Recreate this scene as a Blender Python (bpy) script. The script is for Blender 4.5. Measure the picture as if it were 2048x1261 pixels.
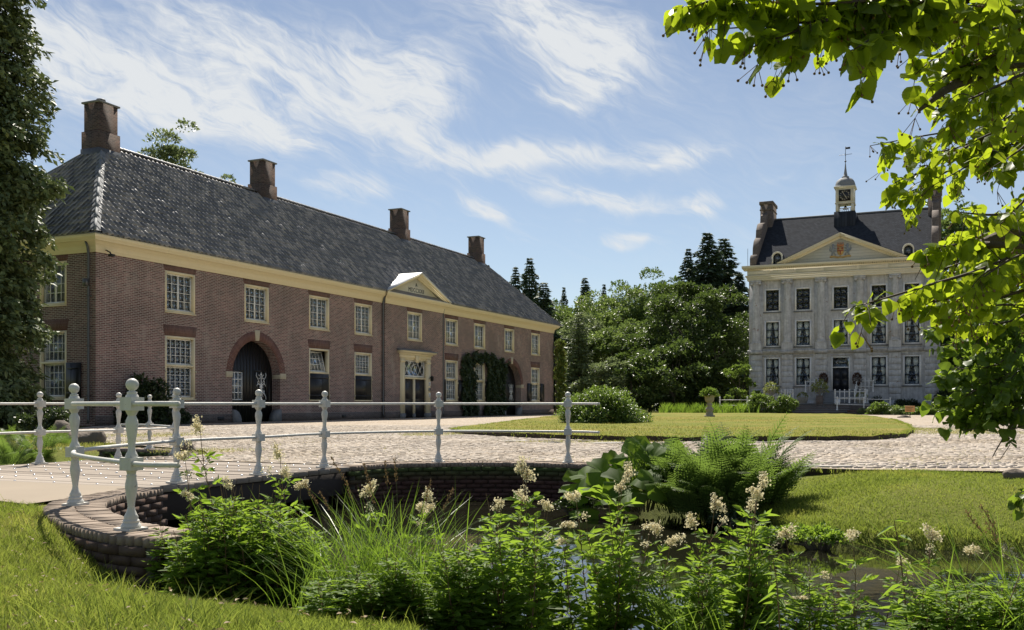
import bpy, math, random
import numpy as np
from mathutils import Vector, Matrix

for o in list(bpy.data.objects):
    bpy.data.objects.remove(o)
SC = bpy.context.scene
COL = SC.collection
rng = np.random.default_rng(11)
random.seed(11)
PI = math.pi

# ---------------------------------------------------------------- camera
EYE = 0.9            # camera height above the courtyard
FPX, CXP, HOR = 1950.0, 1024.0, 808.0     # focal length, centre and horizon in photograph pixels
cam_d = bpy.data.cameras.new('camera')
cam_d.sensor_width = 36.0
cam_d.lens = 36.0 * FPX / 2048.0
cam_d.shift_y = (HOR - 630.5) / 2048.0
cam_d.clip_start = 0.05
cam_d.clip_end = 4000
cam = bpy.data.objects.new('camera', cam_d)
cam.location = (0, 0, EYE)
cam.rotation_euler = (PI / 2, 0, 0)
COL.objects.link(cam)
SC.camera = cam

# ---------------------------------------------------------------- light
SUN_AZ = math.radians(-5.0)    # from straight ahead (+Y), negative = to the left
SUN_EL = math.radians(52.0)
SUN_STR, SKY_STR, EXPOSURE = 4.6, 0.052, 0.88
sun_d = bpy.data.lights.new('sun', 'SUN')
sun_d.energy = SUN_STR
sun_d.angle = math.radians(0.55)
sun_d.color = (1.0, 0.93, 0.82)
sun = bpy.data.objects.new('sun', sun_d)
sdir = Vector((math.sin(SUN_AZ) * math.cos(SUN_EL), math.cos(SUN_AZ) * math.cos(SUN_EL), math.sin(SUN_EL)))
sun.rotation_euler = (-sdir).to_track_quat('-Z', 'Y').to_euler()
sun.location = sdir * 60
COL.objects.link(sun)

SC.view_settings.view_transform = 'Standard'
SC.view_settings.look = 'None'
SC.view_settings.gamma = 1.0
SC.view_settings.exposure = EXPOSURE
SC.view_settings.use_curve_mapping = False
SC.render.engine = 'CYCLES'
SC.cycles.max_bounces = 10
SC.cycles.diffuse_bounces = 4
SC.cycles.glossy_bounces = 4
SC.cycles.transmission_bounces = 6
SC.cycles.transparent_max_bounces = 12
SC.cycles.use_denoising = True

world = bpy.data.worlds.new('World')
SC.world = world
world.use_nodes = True


def build_world():
    nt = world.node_tree
    N, L = nt.nodes, nt.links
    N.clear()
    out = N.new('ShaderNodeOutputWorld')
    bg = N.new('ShaderNodeBackground')
    bg.inputs['Strength'].default_value = SKY_STR
    sky = N.new('ShaderNodeTexSky')
    sky.sky_type = 'NISHITA'
    sky.sun_disc = False
    sky.sun_elevation = SUN_EL
    sky.sun_rotation = SUN_AZ
    sky.altitude = 50
    sky.air_density = 1.0
    sky.dust_density = 0.0
    sky.ozone_density = 3.0
    tc = N.new('ShaderNodeTexCoord')
    sep = N.new('ShaderNodeSeparateXYZ')
    L.new(tc.outputs['Generated'], sep.inputs[0])

    def m(op, a, b=None, c=None, clamp=False):
        n = N.new('ShaderNodeMath')
        n.operation = op
        n.use_clamp = clamp
        for i, v in enumerate((a, b, c)):
            if v is None:
                continue
            if isinstance(v, (int, float)):
                n.inputs[i].default_value = v
            else:
                L.new(v, n.inputs[i])
        return n.outputs[0]
    az = m('ARCTAN2', sep.outputs[0], sep.outputs[1])
    el = m('ARCSINE', sep.outputs[2])
    comb = N.new('ShaderNodeCombineXYZ')
    L.new(az, comb.inputs[0])
    L.new(el, comb.inputs[1])

    def mapping(loc, rot, scale, typ='TEXTURE', src=None):
        n = N.new('ShaderNodeMapping')
        n.vector_type = typ
        n.inputs['Location'].default_value = (loc[0], loc[1], 0)
        n.inputs['Rotation'].default_value = (0, 0, rot)
        n.inputs['Scale'].default_value = (scale[0], scale[1], 1)
        L.new(src or comb.outputs[0], n.inputs[0])
        return n.outputs[0]

    def noise(vec, scale, detail, rough, dist=0.0):
        n = N.new('ShaderNodeTexNoise')
        n.inputs['Scale'].default_value = scale
        n.inputs['Detail'].default_value = detail
        n.inputs['Roughness'].default_value = rough
        n.inputs['Distortion'].default_value = dist
        L.new(vec, n.inputs['Vector'])
        return n.outputs['Fac']
    # clouds: centre px, py, half length, half width, tilt (deg, + = right end lower), weight
    blobs = [(250, 170, 260, 75, 8, 1.0), (520, 110, 330, 70, 22, .95), (770, 150, 150, 85, 12, 1.1), (1120, 55, 230, 85, 22, 1.15),
             (1170, 150, 70, 75, 70, .6), (1060, 310, 190, 26, -2, 1.15), (1345, 318, 100, 28, -8, 1.0), (1190, 395, 120, 22, 12, 1.1),
             (965, 418, 65, 22, 25, 1.1), (1390, 420, 50, 28, 0, 1.15), (1250, 488, 34, 20, 0, 1.2), (690, 385, 90, 34, -4, .9),
             (560, 275, 110, 26, 15, .6), (120, 50, 190, 60, 20, .75), (1110, 205, 60, 18, 20, .6), (830, 240, 40, 70, 10, .45),
             (1560, 350, 90, 14, -6, .35), (1050, 490, 60, 22, 10, .4), (420, 240, 120, 40, 10, .6)]
    warp = N.new('ShaderNodeTexNoise')
    warp.inputs['Scale'].default_value = 7.0
    warp.inputs['Detail'].default_value = 4
    L.new(comb.outputs[0], warp.inputs['Vector'])
    wv = N.new('ShaderNodeVectorMath')
    wv.operation = 'MULTIPLY_ADD'
    L.new(warp.outputs['Color'], wv.inputs[0])
    wv.inputs[1].default_value = (.10, .07, 0)
    wv.inputs[2].default_value = (-.05, -.035, 0)
    wadd = N.new('ShaderNodeVectorMath')
    wadd.operation = 'ADD'
    L.new(comb.outputs[0], wadd.inputs[0])
    L.new(wv.outputs[0], wadd.inputs[1])
    wp = wadd.outputs[0]
    tot = None
    for px, py, a, b, t, w in blobs:
        kx = (px - CXP) / FPX
        A = math.atan(kx)
        E = math.atan((HOR - py) / FPX * math.cos(A))
        v = mapping((A, E), -math.radians(t), (a / FPX, b / FPX), 'TEXTURE', wp)
        d = N.new('ShaderNodeVectorMath')
        d.operation = 'DOT_PRODUCT'
        L.new(v, d.inputs[0])
        L.new(v, d.inputs[1])
        g = m('MULTIPLY', m('POWER', 2.718, m('MULTIPLY', d.outputs['Value'], -0.9)), w)
        tot = g if tot is None else m('ADD', tot, g)
    tot = m('MULTIPLY', m('MINIMUM', tot, 1.2), .88)
    str1 = noise(mapping((0, 0), math.radians(-24), (1.0, 0.24), 'TEXTURE', wp), 14, 9, .62, 1.2)
    str2 = noise(mapping((3, 1), math.radians(35), (.35, 1.0), 'TEXTURE', wp), 17, 8, .65, .8)
    fib = m('ADD', m('MULTIPLY', str1, .65), m('MULTIPLY', str2, .35))
    veil = noise(mapping((5, 2), math.radians(-10), (1.0, .45), 'TEXTURE'), 4.0, 6, .55, .4)
    body = m('MULTIPLY', tot, m('ADD', m('MULTIPLY', fib, 2.4), -.50))
    mr = N.new('ShaderNodeMapRange')
    mr.interpolation_type = 'SMOOTHSTEP'
    mr.inputs['From Min'].default_value = 0.12
    mr.inputs['From Max'].default_value = 0.86
    L.new(body, mr.inputs['Value'])
    thin = N.new('ShaderNodeMapRange')
    thin.interpolation_type = 'SMOOTHSTEP'
    thin.inputs['From Min'].default_value = 0.42
    thin.inputs['From Max'].default_value = 0.85
    L.new(m('MULTIPLY', m('ADD', veil, str1), .5), thin.inputs['Value'])
    low = m('MULTIPLY', thin.outputs[0], .30)
    dens = m('MINIMUM', m('ADD', m('MULTIPLY', mr.outputs[0], .9), low), .95)
    mix = N.new('ShaderNodeMix')
    mix.data_type = 'RGBA'
    L.new(dens, mix.inputs['Factor'])
    hsv = N.new('ShaderNodeHueSaturation')
    hsv.inputs['Saturation'].default_value = 0.74
    hsv.inputs['Value'].default_value = 1.0
    L.new(sky.outputs[0], hsv.inputs['Color'])
    L.new(hsv.outputs[0], mix.inputs['A'])
    c = CLOUD / SKY_STR
    mix.inputs['B'].default_value = (c * .97, c * 1.0, c * 1.02, 1)
    L.new(mix.outputs['Result'], bg.inputs['Color'])
    L.new(bg.outputs[0], out.inputs[0])


CLOUD = 0.44
build_world()

# ---------------------------------------------------------------- helpers
UX, UY = 0.4078321, 0.9130569      # direction of the coach house front (away from the camera)
VX, VY = UY, -UX                   # out of that front


def G(px, py, z=0.0):
    """photograph pixel -> point on the level z"""
    Y = (EYE - z) * FPX / (py - HOR)
    return (px - CXP) / FPX * Y, Y


def PT(px, py, Y):
    return np.array([(px - CXP) / FPX * Y, Y, EYE + (HOR - py) / FPX * Y])


def tag(o, label=None, cat=None, group=None, kind=None):
    if label: o['label'] = label
    if cat: o['category'] = cat
    if group: o['group'] = group
    if kind: o['kind'] = kind
    return o


def link(o, parent=None):
    COL.objects.link(o)
    if parent is not None:
        o.parent = parent
    return o


def empty(name, loc=(0, 0, 0), rz=0.0, parent=None):
    o = bpy.data.objects.new(name, None)
    o.empty_display_size = .3
    o.location = loc
    o.rotation_euler = (0, 0, rz)
    return link(o, parent)


def mesh(name, V, F, mat=None, smooth=False):
    """V (n,3); F one array (m,k) or a list of such arrays / lists"""
    V = np.asarray(V, dtype=np.float32).reshape(-1, 3)
    if isinstance(F, np.ndarray):
        F = [F]
    me = bpy.data.meshes.new(name)
    loops, starts, pos = [], [], 0
    for f in F:
        f = np.asarray(f, dtype=np.int32)
        if f.size == 0:
            continue
        n, k = f.shape
        loops.append(f.ravel())
        starts.append(pos + np.arange(n, dtype=np.int32) * k)
        pos += n * k
    loops = np.concatenate(loops)
    starts = np.concatenate(starts)
    me.vertices.add(len(V))
    me.vertices.foreach_set('co', V.ravel())
    me.loops.add(len(loops))
    me.loops.foreach_set('vertex_index', loops)
    me.polygons.add(len(starts))
    me.polygons.foreach_set('loop_start', starts)
    if smooth:
        me.polygons.foreach_set('use_smooth', np.ones(len(starts), dtype=bool))
    me.update(calc_edges=True)
    if mat is not None:
        me.materials.append(mat)
    return me


def obj(name, me, parent=None, loc=None, rot=None, scale=None):
    o = bpy.data.objects.new(name, me)
    if loc is not None: o.location = loc
    if rot is not None: o.rotation_euler = rot
    if scale is not None: o.scale = scale
    return link(o, parent)


class MB:
    """collects shapes into one mesh"""
    def __init__(s):
        s.v, s.f, s.n = [], {}, 0

    def add(s, V, F):
        V = np.asarray(V, dtype=float).reshape(-1, 3)
        if isinstance(F, np.ndarray): F = [F]
        for f in F:
            f = np.asarray(f, dtype=np.int64)
            if f.size:
                s.f.setdefault(f.shape[1], []).append(f + s.n)
        s.v.append(V)
        s.n += len(V)
        return s

    def box(s, x0, x1, y0, y1, z0, z1):
        V = [(x, y, z) for z in (z0, z1) for y in (y0, y1) for x in (x0, x1)]
        return s.add(V, np.array([[0, 2, 3, 1], [4, 5, 7, 6], [0, 1, 5, 4], [2, 6, 7, 3], [0, 4, 6, 2], [1, 3, 7, 5]]))

    def quad(s, a, b, c, d):
        return s.add([a, b, c, d], np.array([[0, 1, 2, 3]]))

    def poly(s, pts):
        return s.add(pts, np.array([list(range(len(pts)))]))

    def prism(s, pts, axis, a, b):
        """2-D outline pts extruded along axis from a to b; the other two axes in order"""
        n = len(pts)
        def put(p, t):
            return {'x': (t, p[0], p[1]), 'y': (p[0], t, p[1]), 'z': (p[0], p[1], t)}[axis]
        V = [put(p, a) for p in pts] + [put(p, b) for p in pts]
        side = [[i, (i + 1) % n, n + (i + 1) % n, n + i] for i in range(n)]
        return s.add(V, [np.array(side), np.array([list(range(n))[::-1], list(range(n, 2 * n))])])

    def lathe(s, prof, n=16, c=(0, 0, 0), half=None):
        k = len(prof)
        rng_ = (0, 2 * PI) if half is None else half
        m_ = n if half is None else n + 1
        a = rng_[0] + (rng_[1] - rng_[0]) * np.arange(m_) / n
        V = [(c[0] + r * math.cos(t), c[1] + r * math.sin(t), c[2] + z) for t in a for r, z in prof]
        F = [[i * k + j, ((i + 1) % m_) * k + j, ((i + 1) % m_) * k + j + 1, i * k + j + 1] for i in range(n) for j in range(k - 1)]
        return s.add(V, np.array(F))

    def tube(s, pts, r, n=6, cap=True):
        P = np.asarray(pts, dtype=float)
        k = len(P)
        R = np.full(k, r) if np.isscalar(r) else np.asarray(r, dtype=float)
        T = np.gradient(P, axis=0)
        T /= np.linalg.norm(T, axis=1)[:, None] + 1e-9
        ref = np.array([0, 0, 1.0]) if abs(T[0][2]) < .9 else np.array([1.0, 0, 0])
        A = np.cross(T[0], ref); A /= np.linalg.norm(A)
        V = []
        for i in range(k):
            A = A - T[i] * np.dot(A, T[i]); A /= np.linalg.norm(A) + 1e-9
            B = np.cross(T[i], A)
            for j in range(n):
                t = 2 * PI * j / n
                V.append(P[i] + R[i] * (math.cos(t) * A + math.sin(t) * B))
        F = [[i * n + j, i * n + (j + 1) % n, (i + 1) * n + (j + 1) % n, (i + 1) * n + j] for i in range(k - 1) for j in range(n)]
        fs = [np.array(F)]
        if cap and n > 2:
            fs.append(np.array([list(range(n))[::-1], [(k - 1) * n + j for j in range(n)]]))
        return s.add(V, fs)

    def ball(s, c, r, n=10, m_=6):
        prof = [(max(r * math.sin(PI * i / m_), 1e-4), -r * math.cos(PI * i / m_)) for i in range(m_ + 1)]
        return s.lathe(prof, n, c)

    def mesh(s, name, mat, smooth=False):
        V = np.concatenate(s.v)
        return mesh(name, V, [np.concatenate(f) for f in s.f.values()], mat, smooth)

    def build(s, name, mat, parent=None, smooth=False, **kw):
        return obj(name, s.mesh(name, mat, smooth), parent, **kw)


def bevel(o, w=.004, seg=1):
    md = o.modifiers.new('bevel', 'BEVEL')
    md.width = w
    md.segments = seg
    md.limit_method = 'ANGLE'
    return o


def spline(pts, n=12):
    P = np.asarray(pts, dtype=float)
    Q = np.vstack([2 * P[0] - P[1], P, 2 * P[-1] - P[-2]])
    out = []
    for i in range(1, len(Q) - 2):
        p0, p1, p2, p3 = Q[i - 1], Q[i], Q[i + 1], Q[i + 2]
        for t in np.linspace(0, 1, n, endpoint=False):
            out.append(.5 * ((2 * p1) + (-p0 + p2) * t + (2 * p0 - 5 * p1 + 4 * p2 - p3) * t * t + (-p0 + 3 * p1 - 3 * p2 + p3) * t ** 3))
    out.append(P[-1])
    return np.array(out)


def resample(P, step):
    P = np.asarray(P, dtype=float)
    d = np.r_[0, np.cumsum(np.linalg.norm(np.diff(P, axis=0), axis=1))]
    n = max(2, int(round(d[-1] / step)) + 1)
    t = np.linspace(0, d[-1], n)
    return np.stack([np.interp(t, d, P[:, i]) for i in range(P.shape[1])], 1)


def inside(poly, x, y):
    poly = np.asarray(poly)
    r = np.zeros(np.shape(x), dtype=bool)
    n = len(poly)
    for i in range(n):
        x0, y0 = poly[i]; x1, y1 = poly[(i + 1) % n]
        if y0 == y1: continue
        c = ((y0 > y) != (y1 > y)) & (x < (x1 - x0) * (y - y0) / (y1 - y0) + x0)
        r ^= c
    return r


def dist_poly(poly, x, y, closed=True):
    """distance to an outline and index of the nearest segment"""
    poly = np.asarray(poly, dtype=float)
    best = np.full(np.shape(x), 1e9)
    idx = np.zeros(np.shape(x), dtype=int)
    n = len(poly)
    for i in range(n if closed else n - 1):
        a = poly[i]; b = poly[(i + 1) % n]
        d = b - a
        t = np.clip(((x - a[0]) * d[0] + (y - a[1]) * d[1]) / (d @ d + 1e-9), 0, 1)
        q = np.hypot(x - a[0] - t * d[0], y - a[1] - t * d[1])
        k = q < best
        best = np.where(k, q, best)
        idx = np.where(k, i, idx)
    return best, idx


def norm(a):
    return a / (np.linalg.norm(a, axis=-1, keepdims=True) + 1e-9)


def leaf_cards(P, T, Nn, size, ratio=.5, fold=.12):
    """folded diamond leaves: base P, direction T, surface normal Nn"""
    n = len(P)
    T = norm(T)
    B = norm(np.cross(T, Nn))
    Nn = np.cross(B, T)
    s = np.asarray(size).reshape(-1, 1) * np.ones((n, 1))
    V = np.empty((n, 4, 3))
    V[:, 0] = P
    V[:, 1] = P + T * s * .45 + B * s * ratio * .5 + Nn * s * fold
    V[:, 2] = P + T * s
    V[:, 3] = P + T * s * .45 - B * s * ratio * .5 + Nn * s * fold
    i = np.arange(n)[:, None] * 4
    F = np.concatenate([i + np.array([[0, 1, 2]]), i + np.array([[0, 2, 3]])])
    return V.reshape(-1, 3), F


def rand_dirs(n):
    v = rng.normal(size=(n, 3))
    return norm(v)
# ---------------------------------------------------------------- materials
def srgb(r, g, b):
    f = lambda c: ((c / 255 + .055) / 1.055) ** 2.4 if c > 10 else c / 255 / 12.92
    return (f(r), f(g), f(b))


class NT:
    def __init__(s, name):
        s.m = bpy.data.materials.new(name)
        s.m.use_nodes = True
        s.N, s.L = s.m.node_tree.nodes, s.m.node_tree.links
        s.bsdf = s.N['Principled BSDF']
        s.out = s.N['Material Output']

    def node(s, t, **kw):
        n = s.N.new(t)
        for k, v in kw.items():
            setattr(n, k, v)
        return n

    def coord(s, which='Object', scale=(1, 1, 1)):
        tc = s.node('ShaderNodeTexCoord')
        mp = s.node('ShaderNodeMapping')
        mp.inputs['Scale'].default_value = scale
        s.L.new(tc.outputs[which], mp.inputs[0])
        return mp.outputs[0]

    def noise(s, vec, scale, detail=5, rough=.55, dist=0):
        n = s.node('ShaderNodeTexNoise')
        n.inputs['Scale'].default_value = scale
        n.inputs['Detail'].default_value = detail
        n.inputs['Roughness'].default_value = rough
        n.inputs['Distortion'].default_value = dist
        if vec is not None: s.L.new(vec, n.inputs['Vector'])
        return n.outputs['Fac']

    def ramp(s, fac, stops):
        r = s.node('ShaderNodeValToRGB')
        e = r.color_ramp.elements
        while len(e) < len(stops): e.new(.5)
        for k, (p, c) in zip(e, stops):
            k.position = p
            k.color = (*c, 1)
        s.L.new(fac, r.inputs[0])
        return r.outputs[0]

    def mix(s, fac, a, b, mode='MIX'):
        n = s.node('ShaderNodeMix', data_type='RGBA', blend_type=mode)
        for nm, v in (('Factor', fac), ('A', a), ('B', b)):
            if isinstance(v, (int, float)): n.inputs[nm].default_value = v
            elif isinstance(v, tuple): n.inputs[nm].default_value = (*v, 1)
            else: s.L.new(v, n.inputs[nm])
        return n.outputs['Result']

    def math(s, op, a, b=0.0, c=None, clamp=False):
        n = s.node('ShaderNodeMath', operation=op, use_clamp=clamp)
        for i, v in enumerate((a, b, c)):
            if v is None: continue
            if isinstance(v, (int, float)): n.inputs[i].default_value = v
            else: s.L.new(v, n.inputs[i])
        return n.outputs[0]

    def color(s, c):
        if isinstance(c, tuple): s.bsdf.inputs['Base Color'].default_value = (*c, 1)
        else: s.L.new(c, s.bsdf.inputs['Base Color'])
        return s

    def set(s, rough=None, metal=None, spec=None):
        if rough is not None: s.bsdf.inputs['Roughness'].default_value = rough
        if metal is not None: s.bsdf.inputs['Metallic'].default_value = metal
        if spec is not None: s.bsdf.inputs['Specular IOR Level'].default_value = spec
        return s

    def bump(s, h, strength=.5, dist=.02):
        b = s.node('ShaderNodeBump')
        b.inputs['Strength'].default_value = strength
        b.inputs['Distance'].default_value = dist
        s.L.new(h, b.inputs['Height'])
        s.L.new(b.outputs[0], s.bsdf.inputs['Normal'])
        return s

    def island(s):
        return s.node('ShaderNodeNewGeometry').outputs['Random Per Island']

    def orand(s):
        return s.node('ShaderNodeObjectInfo').outputs['Random']


def dark(c, f):
    return tuple(x * f for x in c)


def painted(name, c, rough=.45, wear=.25, scale=6.0, bump=.1, rust=False):
    t = NT(name)
    v = t.coord()
    n = t.noise(v, scale, 6)
    streak = t.noise(t.coord('Object', (6, 6, .7)), 3, 5)
    col = t.mix(t.math('MULTIPLY', n, wear), c, dark(c, .55))
    col = t.mix(t.math('MULTIPLY', t.ramp(streak, [(.5, (0, 0, 0)), (.75, (1, 1, 1))]), wear), col, dark(c, .6))
    if rust:
        pos = t.node('ShaderNodeNewGeometry').outputs['Position']
        col = t.mix(t.math('MULTIPLY', t.ramp(t.noise(pos, 2.3, 6, .7), [(.52, (0, 0, 0)), (.72, (1, 1, 1))]), .45), col, (.36, .36, .30))
        col = t.mix(t.math('MULTIPLY', t.ramp(t.noise(pos, 26, 6, .7), [(.66, (0, 0, 0)), (.70, (1, 1, 1))]), .8), col, (.20, .11, .06))
    t.color(col).set(rough).bump(t.noise(v, 30, 4), bump, .01)
    return t.m


def brick(name, stops, mortar, w=.225, h=.064, mw=.011, stain=.5, rough=.85, vert=False, moss=None):
    t = NT(name)
    tc = t.node('ShaderNodeTexCoord')
    sp = t.node('ShaderNodeSeparateXYZ')
    t.L.new(tc.outputs['Object'], sp.inputs[0])
    cb = t.node('ShaderNodeCombineXYZ')
    t.L.new(t.math('ADD', sp.outputs[0], sp.outputs[1]), cb.inputs[1 if vert else 0])
    t.L.new(sp.outputs[2], cb.inputs[0 if vert else 1])
    b = t.node('ShaderNodeTexBrick')
    b.inputs['Scale'].default_value = 1
    b.inputs['Mortar Size'].default_value = mw
    b.inputs['Mortar Smooth'].default_value = .2
    b.inputs['Brick Width'].default_value = w
    b.inputs['Row Height'].default_value = h
    b.inputs['Color1'].default_value = (0, 0, 0, 1)
    b.inputs['Color2'].default_value = (1, 1, 1, 1)
    b.inputs['Mortar'].default_value = (.5, .5, .5, 1)
    t.L.new(cb.outputs[0], b.inputs['Vector'])
    v = t.coord()
    big = t.noise(v, .55, 6, .6)
    fine = t.noise(v, 24, 3)
    val = t.math('ADD', t.math('MULTIPLY', b.outputs['Color'], .75), t.math('MULTIPLY', fine, .25))
    col = t.ramp(val, stops)
    col = t.mix(t.math('MULTIPLY', t.ramp(big, [(.42, (0, 0, 0)), (.68, (1, 1, 1))]), stain), col, dark(stops[0][1], .7))
    pale = t.noise(t.coord('Object', (1, 1, .35)), 1.3, 7, .65)
    col = t.mix(t.math('MULTIPLY', t.ramp(pale, [(.54, (0, 0, 0)), (.74, (1, 1, 1))]), .5), col, mortar)
    mcol = t.mix(t.math('MULTIPLY', big, .7), mortar, dark(mortar, .5))
    col = t.mix(b.outputs['Fac'], col, mcol)
    if moss:
        mm = t.node('ShaderNodeMapRange')
        mm.inputs['From Min'].default_value = moss[0]
        mm.inputs['From Max'].default_value = moss[1]
        t.L.new(t.math('ADD', sp.outputs[2], t.math('MULTIPLY', t.noise(v, 3, 5), moss[2])), mm.inputs['Value'])
        col = t.mix(t.math('MULTIPLY', mm.outputs[0], .8), col, (.022, .05, .012))
    t.color(col).set(rough, spec=.3)
    t.bump(t.math('SUBTRACT', t.math('MULTIPLY', fine, .4), b.outputs['Fac']), .6, .008)
    return t.m


def piece_brick(name, stops, rough=.85, moss=None, dirt=None):
    """plain brick or stone clay for pieces that are geometry"""
    t = NT(name)
    v = t.coord()
    r = t.math('ADD', t.math('MULTIPLY', t.orand(), .5), t.math('MULTIPLY', t.island(), .5))
    val = t.math('ADD', t.math('MULTIPLY', r, .7), t.math('MULTIPLY', t.noise(v, 18, 4), .3))
    col = t.ramp(val, stops)
    if moss:
        pos = t.node('ShaderNodeNewGeometry').outputs['Position']
        sp = t.node('ShaderNodeSeparateXYZ')
        t.L.new(pos, sp.inputs[0])
        mm = t.node('ShaderNodeMapRange')
        mm.inputs['From Min'].default_value = moss[0]
        mm.inputs['From Max'].default_value = moss[1]
        n = t.noise(pos, 2.2, 6)
        t.L.new(t.math('ADD', sp.outputs[2], t.math('MULTIPLY', n, moss[2])), mm.inputs['Value'])
        col = t.mix(t.math('MULTIPLY', mm.outputs[0], .85), col, (.05, .095, .018))
    if dirt:
        pos = t.node('ShaderNodeNewGeometry').outputs['Position']
        mp = t.node('ShaderNodeMapping')
        mp.inputs['Scale'].default_value = (.5, 1.0, 1)
        t.L.new(pos, mp.inputs[0])
        big = t.noise(mp.outputs[0], .55, 7, .65, .5)
        col = t.mix(t.math('MULTIPLY', t.ramp(big, [(.46, (0, 0, 0)), (.66, (1, 1, 1))]), .6), col, dirt)
    t.color(col).set(rough, spec=.3).bump(t.noise(v, 40, 5), .5, .006)
    return t.m


def leafmat(name, stops, trans=(.22, .34, .03), tfac=.42, rough=.42, spec=.4, obj_rand=False, patch=.4):
    t = NT(name)
    r = t.island()
    if obj_rand:
        r = t.math('FRACT', t.math('ADD', r, t.orand()))
    n = t.noise(t.node('ShaderNodeNewGeometry').outputs['Position'], 1.1, 3)
    if patch > .4:
        n = t.ramp(n, [(.3, (0, 0, 0)), (.7, (1, 1, 1))])
    val = t.math('ADD', t.math('MULTIPLY', r, 1 - patch), t.math('MULTIPLY', n, patch))
    col = t.ramp(val, stops)
    t.color(col).set(rough, spec=spec)
    tr = t.node('ShaderNodeBsdfTranslucent')
    t.L.new(t.mix(.55, col, trans), tr.inputs[0])
    mx = t.node('ShaderNodeMixShader')
    mx.inputs[0].default_value = tfac
    t.L.new(t.bsdf.outputs[0], mx.inputs[1])
    t.L.new(tr.outputs[0], mx.inputs[2])
    t.L.new(mx.outputs[0], t.out.inputs[0])
    return t.m


def simple(name, c, rough=.6, metal=0, spec=.5, var=.3, scale=8, bump=.2, bscale=30, bdist=.01):
    t = NT(name)
    v = t.coord()
    t.color(t.mix(t.math('MULTIPLY', t.noise(v, scale, 5), var * 1.4), c, dark(c, .4))).set(rough, metal, spec)
    t.bump(t.noise(v, bscale, 5), bump, bdist)
    return t.m


M = {}
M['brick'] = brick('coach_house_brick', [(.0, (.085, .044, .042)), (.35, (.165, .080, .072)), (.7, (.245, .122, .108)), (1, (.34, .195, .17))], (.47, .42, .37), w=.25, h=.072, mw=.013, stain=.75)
M['brick_vert'] = brick('rubbed_brick', [(0, (.10, .05, .042)), (.5, (.155, .075, .063)), (1, (.20, .10, .085))], (.25, .21, .18), w=.24, h=.062, mw=.007, stain=.25, vert=True)
M['brick_plinth'] = brick('plinth_brick', [(0, (.07, .05, .045)), (.5, (.12, .085, .075)), (1, (.18, .13, .115))], (.24, .22, .2), stain=.6)
M['brick_chimney'] = brick('chimney_brick', [(0, (.04, .026, .022)), (.4, (.085, .05, .04)), (1, (.16, .095, .075))], (.17, .145, .12))
M['brick_moat'] = brick('moat_brick', [(0, (.05, .03, .022)), (.5, (.10, .05, .035)), (1, (.16, .08, .055))], (.14, .12, .10), stain=.6, moss=(-.1, .05, -.05))
M['moat_piece'] = piece_brick('moat_brick_piece', [(0, (.03, .018, .015)), (.5, (.085, .043, .033)), (1, (.14, .075, .056))], moss=(-.22, .0, .12))
M['near_piece'] = piece_brick('near_wall_brick', [(0, (.04, .026, .02)), (.5, (.09, .058, .044)), (1, (.15, .105, .08))])
M['pale_stone'] = simple('pale_kerb_stone', (.42, .39, .35), .9, var=.4, bump=.4)
M['coping'] = piece_brick('coping_brick', [(0, (.13, .10, .076)), (.5, (.25, .195, .15)), (1, (.37, .30, .24))])
M['gable_brick'] = brick('old_gable_brick', [(0, (.07, .05, .042)), (.5, (.13, .095, .078)), (1, (.22, .165, .135))], (.24, .21, .18))
M['mortar'] = simple('mortar', (.16, .14, .11), .95, var=.5)
M['voussoir'] = piece_brick('voussoir_brick', [(0, (.12, .062, .053)), (.5, (.18, .095, .08)), (1, (.25, .145, .122))])
M['cream'] = painted('cream_paint', (.80, .695, .465), .5, .16)
M['cream2'] = painted('pale_cream_paint', (.74, .68, .52), .55, .2)
M['white'] = painted('white_paint', (.78, .78, .76), .45, .15)
M['railwhite'] = painted('railing_paint', (.68, .665, .61), .5, .45, 9, .35, rust=True)
M['black'] = painted('black_paint', (.012, .012, .013), .4, .5)
M['doorblue'] = painted('dark_door_paint', (.02, .021, .028), .4, .4)
M['stone'] = simple('sandstone', (.55, .49, .36), .8, var=.35)
M['greystone'] = simple('grey_stone', (.24, .245, .25), .85, var=.5, scale=5, bump=.5)
M['lead'] = simple('lead_sheet', (.24, .25, .26), .8, .0, var=.35, scale=3, bump=.15, bscale=6, bdist=.03)
M['zinc'] = simple('zinc_pipe', (.14, .145, .15), .45, .5, var=.4)
M['iron'] = simple('dark_iron', (.03, .03, .032), .5, .3)
M['slate'] = None


def glass(name, tint=(.02, .025, .03)):
    t = NT(name)
    g = t.node('ShaderNodeBsdfGlossy')
    g.inputs['Roughness'].default_value = .02
    g.inputs['Color'].default_value = (.9, .95, 1, 1)
    tr = t.node('ShaderNodeBsdfTransparent')
    tr.inputs[0].default_value = (.9, .92, .91, 1)
    lw = t.node('ShaderNodeLayerWeight')
    lw.inputs['Blend'].default_value = .25
    f = t.math('ADD', t.math('MULTIPLY', lw.outputs['Fresnel'], .9), .05, clamp=True)
    mx = t.node('ShaderNodeMixShader')
    t.L.new(f, mx.inputs[0])
    t.L.new(tr.outputs[0], mx.inputs[1])
    t.L.new(g.outputs[0], mx.inputs[2])
    b = t.node('ShaderNodeBump')
    b.inputs['Strength'].default_value = .12
    b.inputs['Distance'].default_value = .02
    t.L.new(t.noise(t.coord('Object'), 3, 2), b.inputs['Height'])
    t.L.new(b.outputs[0], g.inputs['Normal'])
    t.N.remove(t.bsdf)
    t.L.new(mx.outputs[0], t.out.inputs[0])
    return t.m


M['glass'] = glass('window_glass')


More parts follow.
